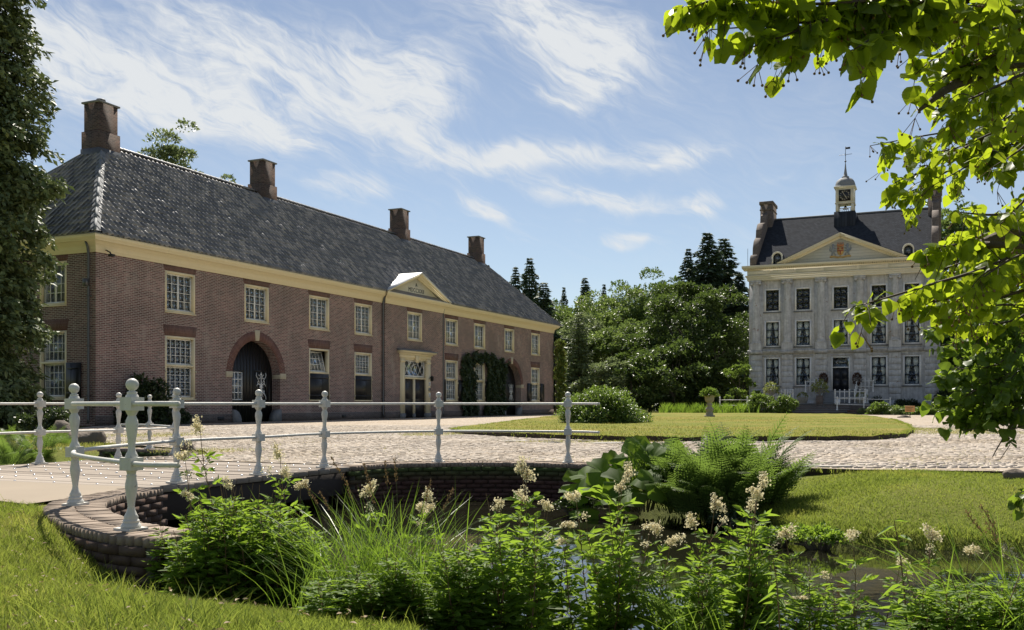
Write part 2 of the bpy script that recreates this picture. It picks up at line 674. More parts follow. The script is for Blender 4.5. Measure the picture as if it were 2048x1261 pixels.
def m_tile():
    t = NT('glazed_roof_tile')
    r = t.math('FRACT', t.math('ADD', t.island(), t.orand()))
    v = t.coord()
    val = t.math('ADD', t.math('MULTIPLY', r, .7), t.math('MULTIPLY', t.noise(v, 9, 4), .3))
    t.color(t.ramp(val, [(0, (.05, .05, .054)), (.5, (.135, .13, .128)), (.8, (.27, .245, .22)), (1, (.46, .40, .34))]))
    t.set(.48, spec=1.0).bump(t.noise(v, 25, 4), .5, .008)
    return t.m


M['tile'] = m_tile()


def m_slate():
    t = NT('slate_shingle')
    tc = t.node('ShaderNodeTexCoord')
    b = t.node('ShaderNodeTexBrick')
    for k, x in (('Scale', 1), ('Mortar Size', .012), ('Brick Width', .26), ('Row Height', .22)):
        b.inputs[k].default_value = x
    b.inputs['Color1'].default_value = (.032, .037, .047, 1)
    b.inputs['Color2'].default_value = (.055, .062, .077, 1)
    b.inputs['Mortar'].default_value = (.015, .016, .018, 1)
    t.L.new(tc.outputs['Object'], b.inputs['Vector'])
    t.color(t.mix(t.math('MULTIPLY', t.noise(t.coord(), .8, 5), .5), b.outputs['Color'], (.03, .03, .03))).set(.85, spec=.02)
    t.bump(t.math('SUBTRACT', 1.0, b.outputs['Fac']), .6, .02)
    return t.m


M['slate'] = m_slate()


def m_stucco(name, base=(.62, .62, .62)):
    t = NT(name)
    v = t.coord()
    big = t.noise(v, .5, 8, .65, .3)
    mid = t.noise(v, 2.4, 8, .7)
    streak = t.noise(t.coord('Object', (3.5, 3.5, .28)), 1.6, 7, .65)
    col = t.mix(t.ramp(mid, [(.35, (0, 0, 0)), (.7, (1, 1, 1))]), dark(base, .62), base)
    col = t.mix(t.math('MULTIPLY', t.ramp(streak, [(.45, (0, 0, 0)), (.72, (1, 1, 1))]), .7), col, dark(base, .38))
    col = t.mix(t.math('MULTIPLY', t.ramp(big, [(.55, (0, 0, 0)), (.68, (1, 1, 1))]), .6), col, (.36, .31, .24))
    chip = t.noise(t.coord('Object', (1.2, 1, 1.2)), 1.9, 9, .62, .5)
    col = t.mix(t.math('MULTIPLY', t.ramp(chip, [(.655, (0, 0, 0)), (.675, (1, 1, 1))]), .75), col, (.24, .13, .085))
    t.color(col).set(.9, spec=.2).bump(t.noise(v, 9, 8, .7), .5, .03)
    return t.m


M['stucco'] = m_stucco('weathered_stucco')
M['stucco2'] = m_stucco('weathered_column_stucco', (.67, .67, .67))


def m_ground():
    t = NT('turf_ground')
    v = t.coord()
    n = t.noise(v, .35, 7, .6)
    f = t.noise(v, 9, 6, .7)
    a = t.mix(f, (.075, .10, .014), (.18, .20, .028))
    col = t.mix(t.ramp(n, [(.5, (0, 0, 0)), (.75, (1, 1, 1))]), a, (.17, .16, .04))
    t.color(col).set(.95, spec=.15).bump(t.noise(v, 22, 6, .7), .8, .04)
    return t.m


def m_lawn():
    t = NT('dry_lawn')
    v = t.coord()
    n = t.noise(v, .28, 6, .6, .3)
    f = t.noise(v, 6, 8, .75)
    a = t.mix(t.ramp(f, [(.3, (0, 0, 0)), (.7, (1, 1, 1))]), (.08, .10, .012), (.20, .21, .025))
    col = t.mix(t.math('MULTIPLY', t.ramp(n, [(.45, (0, 0, 0)), (.65, (1, 1, 1))]), .75), a, (.27, .20, .05))
    t.color(col).set(.95, spec=.15).bump(t.noise(v, 30, 6, .7), .8, .03)
    return t.m


def m_courtyard():
    t = NT('cobbled_sand')
    v = t.coord()
    vo = t.node('ShaderNodeTexVoronoi')
    vo.inputs['Scale'].default_value = 6.5
    t.L.new(v, vo.inputs['Vector'])
    vd = t.node('ShaderNodeTexVoronoi', feature='DISTANCE_TO_EDGE')
    vd.inputs['Scale'].default_value = 6.5
    t.L.new(v, vd.inputs['Vector'])
    sp = t.node('ShaderNodeSeparateColor')
    t.L.new(vo.outputs['Color'], sp.inputs[0])
    st = t.ramp(sp.outputs[0], [(0, (.28, .23, .185)), (.5, (.40, .34, .28)), (1, (.52, .46, .40))])
    joint = t.ramp(vd.outputs['Distance'], [(.04, (1, 1, 1)), (.12, (0, 0, 0))])
    col = t.mix(joint, st, (.36, .29, .205))
    big = t.noise(v, .22, 7, .65)
    col = t.mix(t.math('MULTIPLY', t.ramp(big, [(.5, (0, 0, 0)), (.7, (1, 1, 1))]), .45), col, (.33, .25, .16))
    gr = t.noise(t.coord('Object', (.6, 1, 1)), .33, 8, .72, .4)
    col = t.mix(t.math('MULTIPLY', t.ramp(gr, [(.60, (0, 0, 0)), (.68, (1, 1, 1))]), .8), col, (.15, .16, .05))
    t.color(col).set(.9, spec=.25)
    t.bump(t.math('ADD', t.ramp(vd.outputs['Distance'], [(.0, (0, 0, 0)), (.25, (1, 1, 1))]), t.math('MULTIPLY', t.noise(v, 30, 4), .4)), .9, .03)
    return t.m


M['ground'] = m_ground()
M['lawn'] = m_lawn()
M['court'] = m_courtyard()
M['cobble'] = piece_brick('cobble_stone', [(0, (.27, .225, .18)), (.5, (.42, .365, .305)), (1, (.58, .52, .45))], .8, dirt=(.27, .205, .13))
M['paver'] = brick('road_pavers', [(0, (.26, .19, .145)), (.5, (.36, .27, .21)), (1, (.44, .35, .28))], (.33, .27, .2), w=.2, h=.06, mw=.008, stain=.2)
M['soil'] = simple('dark_soil', (.05, .038, .025), .95, var=.5, bump=.8, bdist=.03)


def m_plank():
    t = NT('weathered_plank')
    v = t.coord('Object', (1.2, 14, 14))
    n = t.noise(v, 3, 7, .65)
    r = t.orand()
    col = t.ramp(t.math('ADD', t.math('MULTIPLY', n, .65), t.math('MULTIPLY', r, .35)), [(.2, (.17, .135, .105)), (.55, (.28, .235, .19)), (.85, (.36, .31, .26))])
    t.color(col).set(.8, spec=.3).bump(n, .5, .006)
    return t.m


M['plank'] = m_plank()
M['beam'] = simple('dark_timber', (.05, .036, .028), .85, var=.5, scale=4)


def m_water():
    t = NT('moat_water')
    t.color((.012, .012, .007)).set(.03, spec=.55)
    pos = t.node('ShaderNodeNewGeometry').outputs['Position']
    mp = t.node('ShaderNodeMapping')
    mp.inputs['Rotation'].default_value = (0, 0, .25)
    mp.inputs['Scale'].default_value = (.55, 1.5, 1)
    t.L.new(pos, mp.inputs[0])
    w = t.math('ADD', t.math('MULTIPLY', t.noise(mp.outputs[0], 3.2, 3, .5, .3), 1.0), t.math('MULTIPLY', t.noise(mp.outputs[0], 11, 2, .5), .25))
    t.bump(w, .035, .03)
    return t.m


M['water'] = m_water()
M['bark'] = simple('bark', (.11, .085, .06), .9, var=.6, scale=6, bump=.9, bscale=14, bdist=.03)
M['twig'] = simple('twig_bark', (.07, .05, .035), .85, var=.4)
M['stem'] = simple('plant_stem', (.13, .13, .04), .7, var=.5)
M['redstem'] = simple('dry_stem', (.20, .12, .06), .7, var=.4)
g = lambda *s: list(s)
M['darkbeech'] = leafmat('dark_beech_leaf', g((0, (0.03054, 0.05552, 0.01665)), (.5, (0.06247, 0.1041, 0.02776)), (1, (0.118, 0.1596, 0.04164))), (.15, .22, .035), .36)
M['beech'] = leafmat('beech_leaf', g((0, (0.04241, 0.07711, 0.02313)), (.5, (0.08677, 0.1446, 0.03856)), (1, (0.1639, 0.2216, 0.05783))), (.15, .22, .035), .36)
M['lightleaf'] = leafmat('light_tree_leaf', g((0, (0.08032, 0.1263, 0.04131)), (.5, (0.1606, 0.2295, 0.06885)), (1, (0.2754, 0.3442, 0.1033))), (.2, .27, .05), .38)
M['willow'] = leafmat('grey_green_leaf', g((0, (0.1013, 0.135, 0.072)), (.5, (0.1688, 0.2138, 0.1013)), (1, (0.2475, 0.2925, 0.1463))), (.2, .25, .08), .38)
M['spruce'] = leafmat('spruce_needle', g((0, (0.04879, 0.08133, 0.05166)), (.5, (0.08945, 0.1383, 0.07751)), (1, (0.1627, 0.2115, 0.1119))), (.05, .08, .02), .15, .6)
M['cypress'] = leafmat('cypress_scale_leaf', g((0, (0.06656, 0.09152, 0.04407)), (.5, (0.1331, 0.1747, 0.0721)), (1, (0.2911, 0.341, 0.1282))), (.08, .11, .03), .2, .55)
M['shrub'] = leafmat('shrub_leaf', g((0, (0.06075, 0.1013, 0.0216)), (.5, (0.1148, 0.1823, 0.0351)), (1, (0.2025, 0.27, 0.06075))), (.26, .38, .05), .38, .38)
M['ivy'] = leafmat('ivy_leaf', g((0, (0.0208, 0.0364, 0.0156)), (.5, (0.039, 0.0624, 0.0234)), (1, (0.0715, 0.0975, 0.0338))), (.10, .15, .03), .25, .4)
M['creeper'] = leafmat('creeper_leaf', g((0, (0.084, 0.126, 0.02688)), (.6, (0.168, 0.2352, 0.0504)), (1, (0.336, 0.2184, 0.084))), (.25, .3, .05), .35)
M['fern'] = leafmat('fern_leaf', g((0, (0.06075, 0.1013, 0.0216)), (.5, (0.108, 0.1688, 0.03375)), (1, (0.1755, 0.2295, 0.054))), (.26, .40, .06), .42, .5)
M['meadow'] = leafmat('meadowsweet_leaf', g((0, (0.0621, 0.1165, 0.01863)), (.5, (0.1242, 0.2173, 0.03105)), (1, (0.2173, 0.3105, 0.05434))), (.36, .52, .04), .55, .55, .22)
M['linden'] = leafmat('linden_leaf', g((0, (0.05796, 0.0966, 0.01288)), (.5, (0.1095, 0.1738, 0.02061)), (1, (0.1803, 0.2447, 0.03606))), (.56, .68, .02), .68, .42, .3, obj_rand=True)
M['alder'] = leafmat('alder_leaf', g((0, (0.0455, 0.0845, 0.0156)), (.5, (0.0845, 0.143, 0.0234)), (1, (0.143, 0.208, 0.039))), (.34, .48, .03), .5, .35, .3)
M['butterbur'] = leafmat('butterbur_leaf', g((0, (0.065, 0.1105, 0.026)), (.5, (0.104, 0.169, 0.039)), (1, (0.143, 0.221, 0.052))), (.36, .54, .03), .58, .6, .15, obj_rand=True)
M['grass'] = leafmat('grass_blade', g((0, (0.081, 0.1294, 0.01575)), (.45, (0.162, 0.2284, 0.02887)), (.75, (0.2754, 0.3046, 0.0525)), (1, (0.5508, 0.4112, 0.1313))), (.36, .42, .07), .5, .6, .2, patch=.55)
M['drygrass'] = leafmat('dry_grass_blade', g((0, (0.108, 0.135, 0.027)), (.4, (0.216, 0.243, 0.054)), (.75, (0.3645, 0.3105, 0.1013)), (1, (0.486, 0.3645, 0.162))), (.38, .40, .08), .45, .7, .15, patch=.6)
M['sedge'] = leafmat('sedge_blade', g((0, (0.065, 0.13, 0.0156)), (.5, (0.13, 0.221, 0.026)), (1, (0.26, 0.325, 0.065))), (.30, .46, .04), .45, .4)
M['flower'] = leafmat('cream_blossom', g((0, (.5, .43, .24)), (.4, (.72, .65, .42)), (1, (.82, .78, .6))), (.7, .62, .38), .4, .7)
M['seed'] = leafmat('brown_seed_head', g((0, (.14, .085, .04)), (1, (.26, .17, .09))), (.25, .16, .07), .3, .8)
M['trailing'] = leafmat('trailing_plant', g((0, (.12, .16, .03)), (.6, (.22, .26, .06)), (1, (.5, .4, .3))), (.4, .45, .1), .35, .5)
M['redleaf'] = leafmat('rust_topiary_leaf', g((0, (.05, .025, .015)), (1, (.12, .06, .03))), (.15, .06, .03), .25, .5)
M['terracotta'] = simple('stone_urn', (.42, .37, .29), .85, var=.5)
M['gold'] = simple('gilding', (.55, .36, .13), .5, .2, var=.2)
M['red'] = simple('red_paint', (.35, .06, .04), .5, var=.2)
M['blueg'] = simple('blue_grey_paint', (.27, .30, .34), .55, var=.3)
M['curtain'] = simple('curtain_cloth', (.9, .9, .9), .9, var=.15, bump=.05)
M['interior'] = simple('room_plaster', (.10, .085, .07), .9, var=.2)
M['orange_sign'] = simple('ochre_sign', (.62, .33, .12), .6, var=.15)

M['rock'] = simple('field_stone', (.20, .16, .125), .9, var=.7, scale=3, bump=1.0, bscale=8, bdist=.05)
# ---------------------------------------------------------------- ground, moat, courtyard
P4 = np.array([-3.82, 11.1])
U2, V2 = np.array([UX, UY]), np.array([VX, VY])
BR = lambda u, v: P4 + u * U2 + v * V2        # bridge frame: u along the bridge, v across (0 = near railing)
DECK0, DECK1 = -.62, 3.45
NEAR_WING = spline([(-3.95, 10.35), (-4.05, 9.5), (-3.89, 8.69), (-3.42, 7.82), (-2.72, 6.98), (-2.25, 6.72)], 10)
FAR_WING = spline([(-2.42, 14.15), (-1.95, 14.75), (-1.14, 15.08), (-.1, 15.15), (.85, 14.85), (1.75, 14.2)], 10)
LEFT_WING = spline([(-6.55, 15.9), (-6.0, 16.5), (-5.82, 17.3), (-6.3, 18.6), (-7.2, 19.5), (-8.3, 19.9)], 8)

moat, slope = [], []          # outline of the water; bank run-out per segment (0 = retaining wall)
def put(pts, s):
    for p in pts:
        moat.append((float(p[0]), float(p[1]))); slope.append(s)
put([BR(-.75, -22), BR(-.75, -6)], 3.0)
put([BR(-.75, -4.9), BR(-.72, -.2)], 0)
put(NEAR_WING[4:], 0)
put([(-2.05, 6.55), (-1.3, 6.2), (-.3, 5.65), (1, 5.1), (3, 4.65), (8, 4.2), (40, 0)], 2.0)
put([(40, 5.5), (12, 8.8), (6, 9.35), (3.9, 9.75), (3.05, 10.4), (2.75, 11.6)], 2.5)
put([(2.4, 13.0)], 1.0)
put(list(FAR_WING[::-1]), 0)
put([BR(3.55, .1), BR(3.55, -4.5)], 0)
put(LEFT_WING, 0)
put([(-8.9, 19.0), (-10.5, 18.6), (-22, 23)], 2.2)
moat = np.array(moat); slope = np.array(slope, dtype=float)
ZW, ZG = -.56, -.03


def seg_dist(x, y, mask):
    best = np.full(np.shape(x), 1e9)
    n = len(moat)
    for i in np.nonzero(mask)[0]:
        a, b = moat[i], moat[(i + 1) % n]
        d = b - a
        t = np.clip(((x - a[0]) * d[0] + (y - a[1]) * d[1]) / (d @ d + 1e-9), 0, 1)
        best = np.minimum(best, np.hypot(x - a[0] - t * d[0], y - a[1] - t * d[1]))
    return best


def ground_z(x, y):
    x = np.asarray(x, dtype=float); y = np.asarray(y, dtype=float)
    ins = inside(moat, x, y)
    z = np.full(np.shape(x), ZG)
    dbank = np.full(np.shape(x), 1e9)
    for s in sorted(set(slope[slope > 0])):
        d = seg_dist(x, y, slope == s)
        dbank = np.minimum(dbank, d)
        t = np.clip((d - .1) / s, 0, 1)
        z = np.minimum(z, np.where(d < .12, -.64 + (d / .12) * .2, -.44 + (ZG + .44) * (1 - (1 - t) ** 1.6)))
    dw = seg_dist(x, y, slope == 0)
    z = np.minimum(z, np.clip(-1.2 + dw / .16 * 1.2, -1.2, ZG))
    z = z + np.where((dbank < 4) & (dw > .6), .02 * np.sin(x * 2.1 + y * .7) * np.sin(y * 1.7 - x * .4), 0)
    zi = np.where(dbank < dw, np.maximum(-.64 - dbank * .8, -1.3), -1.3)
    return np.where(ins, zi, z)


def axis(lo, hi, a, b, step, grow=1.18):
    c = list(np.arange(a, b + 1e-6, step))
    s = step; x = a
    left = []
    while x > lo:
        s *= grow; x -= s; left.append(x)
    s = step; x = b; right = []
    while x < hi:
        s *= grow; x += s; right.append(x)
    return np.array(left[::-1] + c + right)


xs = axis(-900, 900, -10, 10, .14)
ys = axis(-200, 1500, 3, 21, .14)
gx, gy = np.meshgrid(xs, ys)
gz = ground_z(gx, gy)
nx, ny = len(xs), len(ys)
idx = np.arange(nx * ny).reshape(ny, nx)
gf = np.stack([idx[:-1, :-1], idx[:-1, 1:], idx[1:, 1:], idx[1:, :-1]], -1).reshape(-1, 4)
ground = obj('ground', mesh('ground', np.stack([gx, gy, gz], -1), gf, M['ground'], True))
tag(ground, 'grassy ground and banks of the estate', kind='structure')

w = MB()
w.quad((-60, 1, ZW), (80, -4, ZW), (80, 24, ZW), (-60, 34, ZW))
tag(w.build('water', M['water']), 'dark still moat water', kind='structure')

COURT = [(90, -2), (30, 9.5), (14, 11.7), (7, 12.85), (4.8, 13.25), (3.5, 13.9), (2.2, 14.75)] + [tuple(p + np.array([0, .2])) for p in FAR_WING[::-1][4:-4]] + \
    [tuple(BR(3.5, .25)), tuple(BR(3.5, -4.3))] + [(-5.6, 16.3), (-5.4, 17.4), (-5.95, 18.8), (-6.9, 19.85), (-9.5, 22.5), (-14.5, 30), (-16.4, 37.5),
    (-16.65 + .35 * UX, 39 + .35 * UY), (-16.65 + 49.6 * UX, 39 + 49.6 * UY), (8, 92), (20, 99), (50, 86), (90, 60)]
OVAL_RAW = [(-1.9, 30.2), (-1.0, 27.6), (.6, 25.2), (2.2, 23.6), (3.6, 22.9), (5.2, 23.0), (6.9, 23.4), (8.6, 23.7), (10.2, 25.4), (12.1, 29.5), (14.4, 35.5),
            (18.6, 47.4), (23, 62), (25.5, 74), (21, 80), (12, 82), (5.5, 77), (2.2, 62), (.6, 48), (-.9, 37)]
OVAL = resample(np.vstack([OVAL_RAW, OVAL_RAW[:1]]), .5)[:-1]
OVAL += rng.normal(scale=.035, size=OVAL.shape)


def sheet(name, poly, z, mat):
    me = bpy.data.meshes.new(name)
    me.from_pydata([(p[0], p[1], z) for p in poly], [], [list(range(len(poly)))])
    if me.polygons[0].normal.z < 0:
        me.flip_normals()
    me.materials.append(mat)
    return obj(name, me)


def skirt(name, poly, z0, z1, mat, parent):
    P = np.array(poly); n = len(P); i = np.arange(n)
    V = np.vstack([np.c_[P, np.full(n, z0)], np.c_[P, np.full(n, z1)]])
    return obj(name, mesh(name, V, np.stack([i, (i + 1) % n, n + (i + 1) % n, n + i], 1), mat), parent)


courtyard = tag(sheet('courtyard_paving', COURT, .006, M['court']), 'pale cobbled courtyard between the buildings', kind='structure')
skirt('paving_edge', COURT, .005, -.25, M['soil'], courtyard)
ROAD = [tuple(BR(-.60, .05)), (-4.12, 10.3), (-4.2, 9.6), (-4.25, 9.2), (-4.35, 8.75), (-4.9, 9.15), (-7, 9.9), (-14, 11), (-14, 16), tuple(BR(-.60, -5.2))]
road = tag(sheet('approach_road', ROAD, .0, M['paver']), 'sandy brick road leading onto the bridge', kind='structure')

# raised lawn with a cut soil edge
ov = MB()
n = len(OVAL)
top = np.c_[OVAL, np.full(n, .13) + rng.normal(scale=.012, size=n)]
bot = np.c_[OVAL, np.full(n, .0)]
ov.add(top, np.array([list(range(n))]))
lawn = tag(ov.build('oval_lawn', M['lawn']), 'raised dry lawn in the middle of the courtyard', kind='structure')
if lawn.data.polygons[0].normal.z < 0: lawn.data.flip_normals()
e = MB()
i = np.arange(n)
e.add(np.vstack([top + [0, 0, -.012], bot]), np.stack([i, (i + 1) % n, n + (i + 1) % n, n + i], 1))
e.build('soil_edge', M['soil'], lawn)

# ---------------------------------------------------------------- cobbles
PATCH = [(G(410, 903), 1.0, .8), (G(870, 870), 1.0, 1.6), (G(1180, 885), 2.0, .7), (G(1850, 862), 2.6, 4.5), (G(300, 872), 1.4, 2.0), (G(180, 890), 1.4, 2.5)]


def stones(c, sx, sy, ang, zt, zb=-.03):
    """flat-domed cobbles, 9 vertices each"""
    n = len(c)
    q = np.array([(-1, -1), (1, -1), (1, 1), (-1, 1)], dtype=float)
    q = q[None] * (1 + rng.normal(scale=.13, size=(n, 4, 2)))
    V = np.zeros((n, 9, 3))
    ca, sa = np.cos(ang)[:, None], np.sin(ang)[:, None]
    for k, (f, z) in enumerate(((1.0, np.full(n, zb)), (.78, zt * .86))):
        lx, ly = q[:, :, 0] * sx[:, None] * .5 * f, q[:, :, 1] * sy[:, None] * .5 * f
        V[:, k * 4:k * 4 + 4, 0] = lx * ca - ly * sa
        V[:, k * 4:k * 4 + 4, 1] = lx * sa + ly * ca
        V[:, k * 4:k * 4 + 4, 2] = z[:, None] + (rng.normal(scale=.004, size=(n, 4)) if k else 0)
    V[:, 8, 2] = zt
    V[:, :, :2] += c[:, None, :]
    b = np.arange(n)[:, None] * 9
    sides = np.concatenate([b + np.array([[j, (j + 1) % 4, 4 + (j + 1) % 4, 4 + j]]) for j in range(4)])
    tops = np.concatenate([b + np.array([[4 + j, 4 + (j + 1) % 4, 8]]) for j in range(4)])
    return V, sides, tops


def make_cobbles():
    y = 13.6; rows = []
    while y < 40:
        st = .145 + .003 * (y - 13)
        dy = .11 + .0035 * (y - 13)
        k = .60
        xa = np.arange(max(-k * y, -17), k * y, st)
        rows.append(np.c_[xa + rng.normal(scale=.02, size=len(xa)) + rng.uniform(0, .15), np.full(len(xa), y) + rng.normal(scale=.016, size=len(xa)), np.full(len(xa), st), np.full(len(xa), dy)])
        y += dy
    c = np.concatenate(rows)
    x, y = c[:, 0], c[:, 1]
    ok = inside(COURT, x, y) & ~inside(OVAL, x, y)
    d, _ = dist_poly(OVAL, x, y); ok &= d > .12
    d, _ = dist_poly(COURT, x, y); ok &= d > .12
    drop = np.zeros(len(x))
    for (px, py), rx, ry in PATCH:
        drop = np.maximum(drop, 1.15 - ((x - px) / rx) ** 2 - ((y - py) / ry) ** 2)
    ok &= rng.random(len(x)) > np.clip(drop, 0, 1) * .97
    # away from the coach house wall
    ok &= ((x + 16.65) * VX + (y - 39) * VY) > .5
    c = c[ok]
    n = len(c)
    ang = rng.normal(scale=.16, size=n)
    zt = rng.uniform(.014, .026, n)
    und = .010 * np.sin(c[:, 0] * 1.3) * np.sin(c[:, 1] * 1.1)
    sx = c[:, 2] * rng.uniform(.78, 1.0, n); sy = c[:, 3] * rng.uniform(.78, 1.0, n)
    view = np.abs(c[:, 0]) < .52 * c[:, 1]
    order = np.argsort(np.where(view, c[:, 1], 999))
    near = order[:300]
    rest = np.setdiff1d(np.arange(n), near)
    V, s, t = stones(c[rest, :2], sx[rest], sy[rest], ang[rest], zt[rest] + und[rest])
    o = obj('cobble_field', mesh('cobble_field', V, [s, t], M['cobble']), courtyard)
    o['kind'] = 'stuff'
    prot = []
    for k in range(10):
        V, s, t = stones(np.zeros((1, 2)), np.ones(1), np.ones(1), np.zeros(1), np.array([.03]))
        prot.append(mesh('cobble', V, [s, t], M['cobble']))
    for j, k in enumerate(near):
        obj('cobble', prot[j % 10], courtyard, (c[k, 0], c[k, 1], und[k]), (0, 0, ang[k]), (sx[k], sy[k], zt[k] / .03))


make_cobbles()

# kerb stones along the lawn's front edge
kb = []
for a, b in ((3, 40), ):
    pass
for px, py, l, wd in [(1030, 884, .7, .3), (1105, 886, .5, .3), (1165, 884, .35, .25), (1212, 888, .8, .35), (1250, 887, .5, .3), (1530, 886, .6, .3), (1570, 885, .7, .35),
                      (1630, 886, .4, .25), (1705, 884, .5, .3), (1755, 872, .5, .35), (1775, 862, .5, .4), (1790, 855, .5, .4), (1668, 936, .62, .16), (905, 872, .5, .4)]:
    x, y = G(px, py)
    kb.append((x, y, l, wd))
pb = []
for k in range(3):
    b_ = MB()
    pts = [(math.cos(t) * (1 + .2 * random.uniform(-1, 1)) * .5, math.sin(t) * (1 + .2 * random.uniform(-1, 1)) * .5) for t in np.linspace(0, 2 * PI, 9)[:-1]]
    lo = [(p[0], p[1], -.03) for p in pts]; hi = [(p[0] * .86, p[1] * .86, .03 + random.uniform(-.008, .008)) for p in pts]
    m8 = len(pts)
    b_.add(lo + hi, [np.array([[i, (i + 1) % m8, m8 + (i + 1) % m8, m8 + i] for i in range(m8)]), np.array([list(range(m8, 2 * m8))])])
    pb.append(b_.mesh('kerb_stone', M['pale_stone']))
for k, (x, y, l, wd) in enumerate(kb):
    obj('kerb_stone', pb[k % 3], courtyard, (x, y, .0), (0, 0, random.uniform(-.2, .2)), (l, wd, 1))

# ---------------------------------------------------------------- retaining walls of the moat
def wing_wall(name, path, label, out_sign, width=.5, faced=True, fmat='moat_piece'):
    """path = middle of the coping; out_sign: +1 if the water is on the left of the path direction"""
    root = empty(name, (path[0][0], path[0][1], 0))
    off = np.array([path[0][0], path[0][1]])
    P = resample(path, .066)
    T = norm(np.gradient(P, axis=0))
    Nn = np.c_[-T[:, 1], T[:, 0]] * out_sign           # towards the water
    body = MB()
    a = P + Nn * (width / 2 - .035); b = P - Nn * (width / 2 - .02)
    k = len(P)
    V = np.vstack([np.c_[a - off, np.full(k, -.065)], np.c_[b - off, np.full(k, -.065)], np.c_[a - off, np.full(k, -1.3)], np.c_[b - off, np.full(k, -1.3)]])
    i = np.arange(k - 1)
    F = np.concatenate([np.stack([i, i + 1, k + i + 1, k + i], 1), np.stack([2 * k + i, 2 * k + i + 1, i + 1, i], 1), np.stack([k + i, k + i + 1, 3 * k + i + 1, 3 * k + i], 1),
                        np.array([[0, k, 3 * k, 2 * k], [k - 1, 2 * k - 1, 4 * k - 1, 3 * k - 1]])])
    body.add(V, F)
    body.build('wall_core', M['mortar'], root)
    # rowlock coping bricks: two half-length bricks across
    cop = MB().box(-.029, .029, -.122, .122, -.062, 0).mesh('coping_brick', M['coping'])
    for j in range(0, k):
        ang = math.atan2(T[j, 1], T[j, 0])
        for s in (-1, 1):
            c = P[j] + Nn[j] * s * width / 4 - off
            o = obj('coping_brick', cop, root, (c[0], c[1], random.uniform(-.007, .003)), (random.gauss(0, .015), random.gauss(0, .015), ang + random.gauss(0, .02)))
            o.scale = (random.uniform(.93, 1.0), random.uniform(.95, 1.03) * width / .5, 1)
    # face bricks
    fb = MB().box(-.108, .108, -.05, .05, -.0305, .0305).mesh('face_brick', M[fmat])
    line = P + Nn * (width / 2 - .045)
    for c in range(8 if faced else 10):
        z = -.098 - c * .066
        if z < -.68: break
        q = resample(line, .228)
        d = np.gradient(q, axis=0)
        sh = .5 * (c % 2)
        for j in range(len(q) - 1):
            p = q[j] * (1 - sh) + q[j + 1] * sh
            ang = math.atan2(d[j][1], d[j][0])
            obj('face_brick', fb, root, (p[0] - off[0], p[1] - off[1], z + random.gauss(0, .002)), (0, 0, ang + random.gauss(0, .02)), (random.uniform(.94, 1), random.uniform(.95, 1.2), random.uniform(.94, 1)))
    return root


near_wall = tag(wing_wall('brick_wing_wall', NEAR_WING, '', 1, fmat='near_piece'), 'low curved brick wing wall in the near grass, bricks on edge along its top', 'wall')
far_wall = tag(wing_wall('brick_wing_wall', FAR_WING, '', -1, .45), 'long curved mossy brick wall holding the courtyard above the moat', 'wall')
left_wall = tag(wing_wall('brick_wing_wall', LEFT_WING, '', 1, .42), 'small curved brick wing wall behind the bridge beside the ferns', 'wall')
# closing face of the near wing wall
endb = MB().box(-.108, .108, -.05, .05, -.0305, .0305).mesh('face_brick', M['near_piece'])
p, q = NEAR_WING[-1], NEAR_WING[-2]
t = (p - q) / np.linalg.norm(p - q)
for c in range(9):
    for s in (-.125, .105):
        pp = p + t * .0 + np.array([-t[1], t[0]]) * (s + (.05 if c % 2 else 0)) - NEAR_WING[0]
        obj('face_brick', endb, near_wall, (pp[0], pp[1], -.098 - c * .066), (0, 0, math.atan2(t[1], t[0]) + PI / 2 + random.gauss(0, .02)), (1, 1, .97))
# outer face of the near wing wall towards the lawn
oln = resample(NEAR_WING, .066)
oT = norm(np.gradient(oln, axis=0)); oN = np.c_[oT[:, 1], -oT[:, 0]]
oline = oln + oN * .215
for c in range(7):
    qq = resample(oline[20:], .228)
    dd = np.gradient(qq, axis=0)
    for j in range(len(qq) - 1):
        pp = qq[j] * (1 - .5 * (c % 2)) + qq[j + 1] * .5 * (c % 2) - NEAR_WING[0]
        obj('face_brick', endb, near_wall, (pp[0], pp[1], -.098 - c * .066), (0, 0, math.atan2(dd[j][1], dd[j][0])), (.97, 1, .97))

# ---------------------------------------------------------------- bridge
RB = math.atan2(UY, UX)
bridge = tag(empty('plank_bridge', (P4[0], P4[1], 0), RB), 'plank bridge with pale weathered boards and dark timber sides', 'bridge')
# local: x = along the bridge, y = across (positive = to the left)
pw = .245
pm = None
k = 0
x = DECK0
while x < DECK1 - .1:
    wdt = pw * random.uniform(.95, 1.03)
    b_ = MB().box(x + .006, x + wdt - .006, -.16 + random.uniform(-.01, .01), 4.62, -.075, -.004 + random.uniform(-.004, .004))
    o = b_.build('plank', M['plank'], bridge)
    bevel(o, .006)
    x += wdt
    k += 1
DECKN = x
bt = MB()
xx = DECK0 + pw / 2
while xx < DECKN:
    for yy in np.arange(.1, 4.6, .62):
        bt.lathe([(.016, -.004), (.015, .004), (.008, .007), (.0005, .008)], 6, (xx + random.gauss(0, .015), yy + random.gauss(0, .01), 0))
    xx += pw * 1.0
tag(bt.build('bolt_head', simple('galvanised_bolt', (.85, .85, .85), .25, .8, var=.1), bridge), kind='stuff')
for y0 in (-.12, 4.46):
    bevel(MB().box(DECK0 + .02, DECKN - .02, y0, y0 + .16, -.40, -.079).build('edge_beam', M['beam'], bridge), .01)
for y0 in (1.0, 2.2, 3.4):
    MB().box(DECK0 + .02, DECKN - .02, y0, y0 + .2, -.38, -.079).build('floor_beam', M['beam'], bridge)
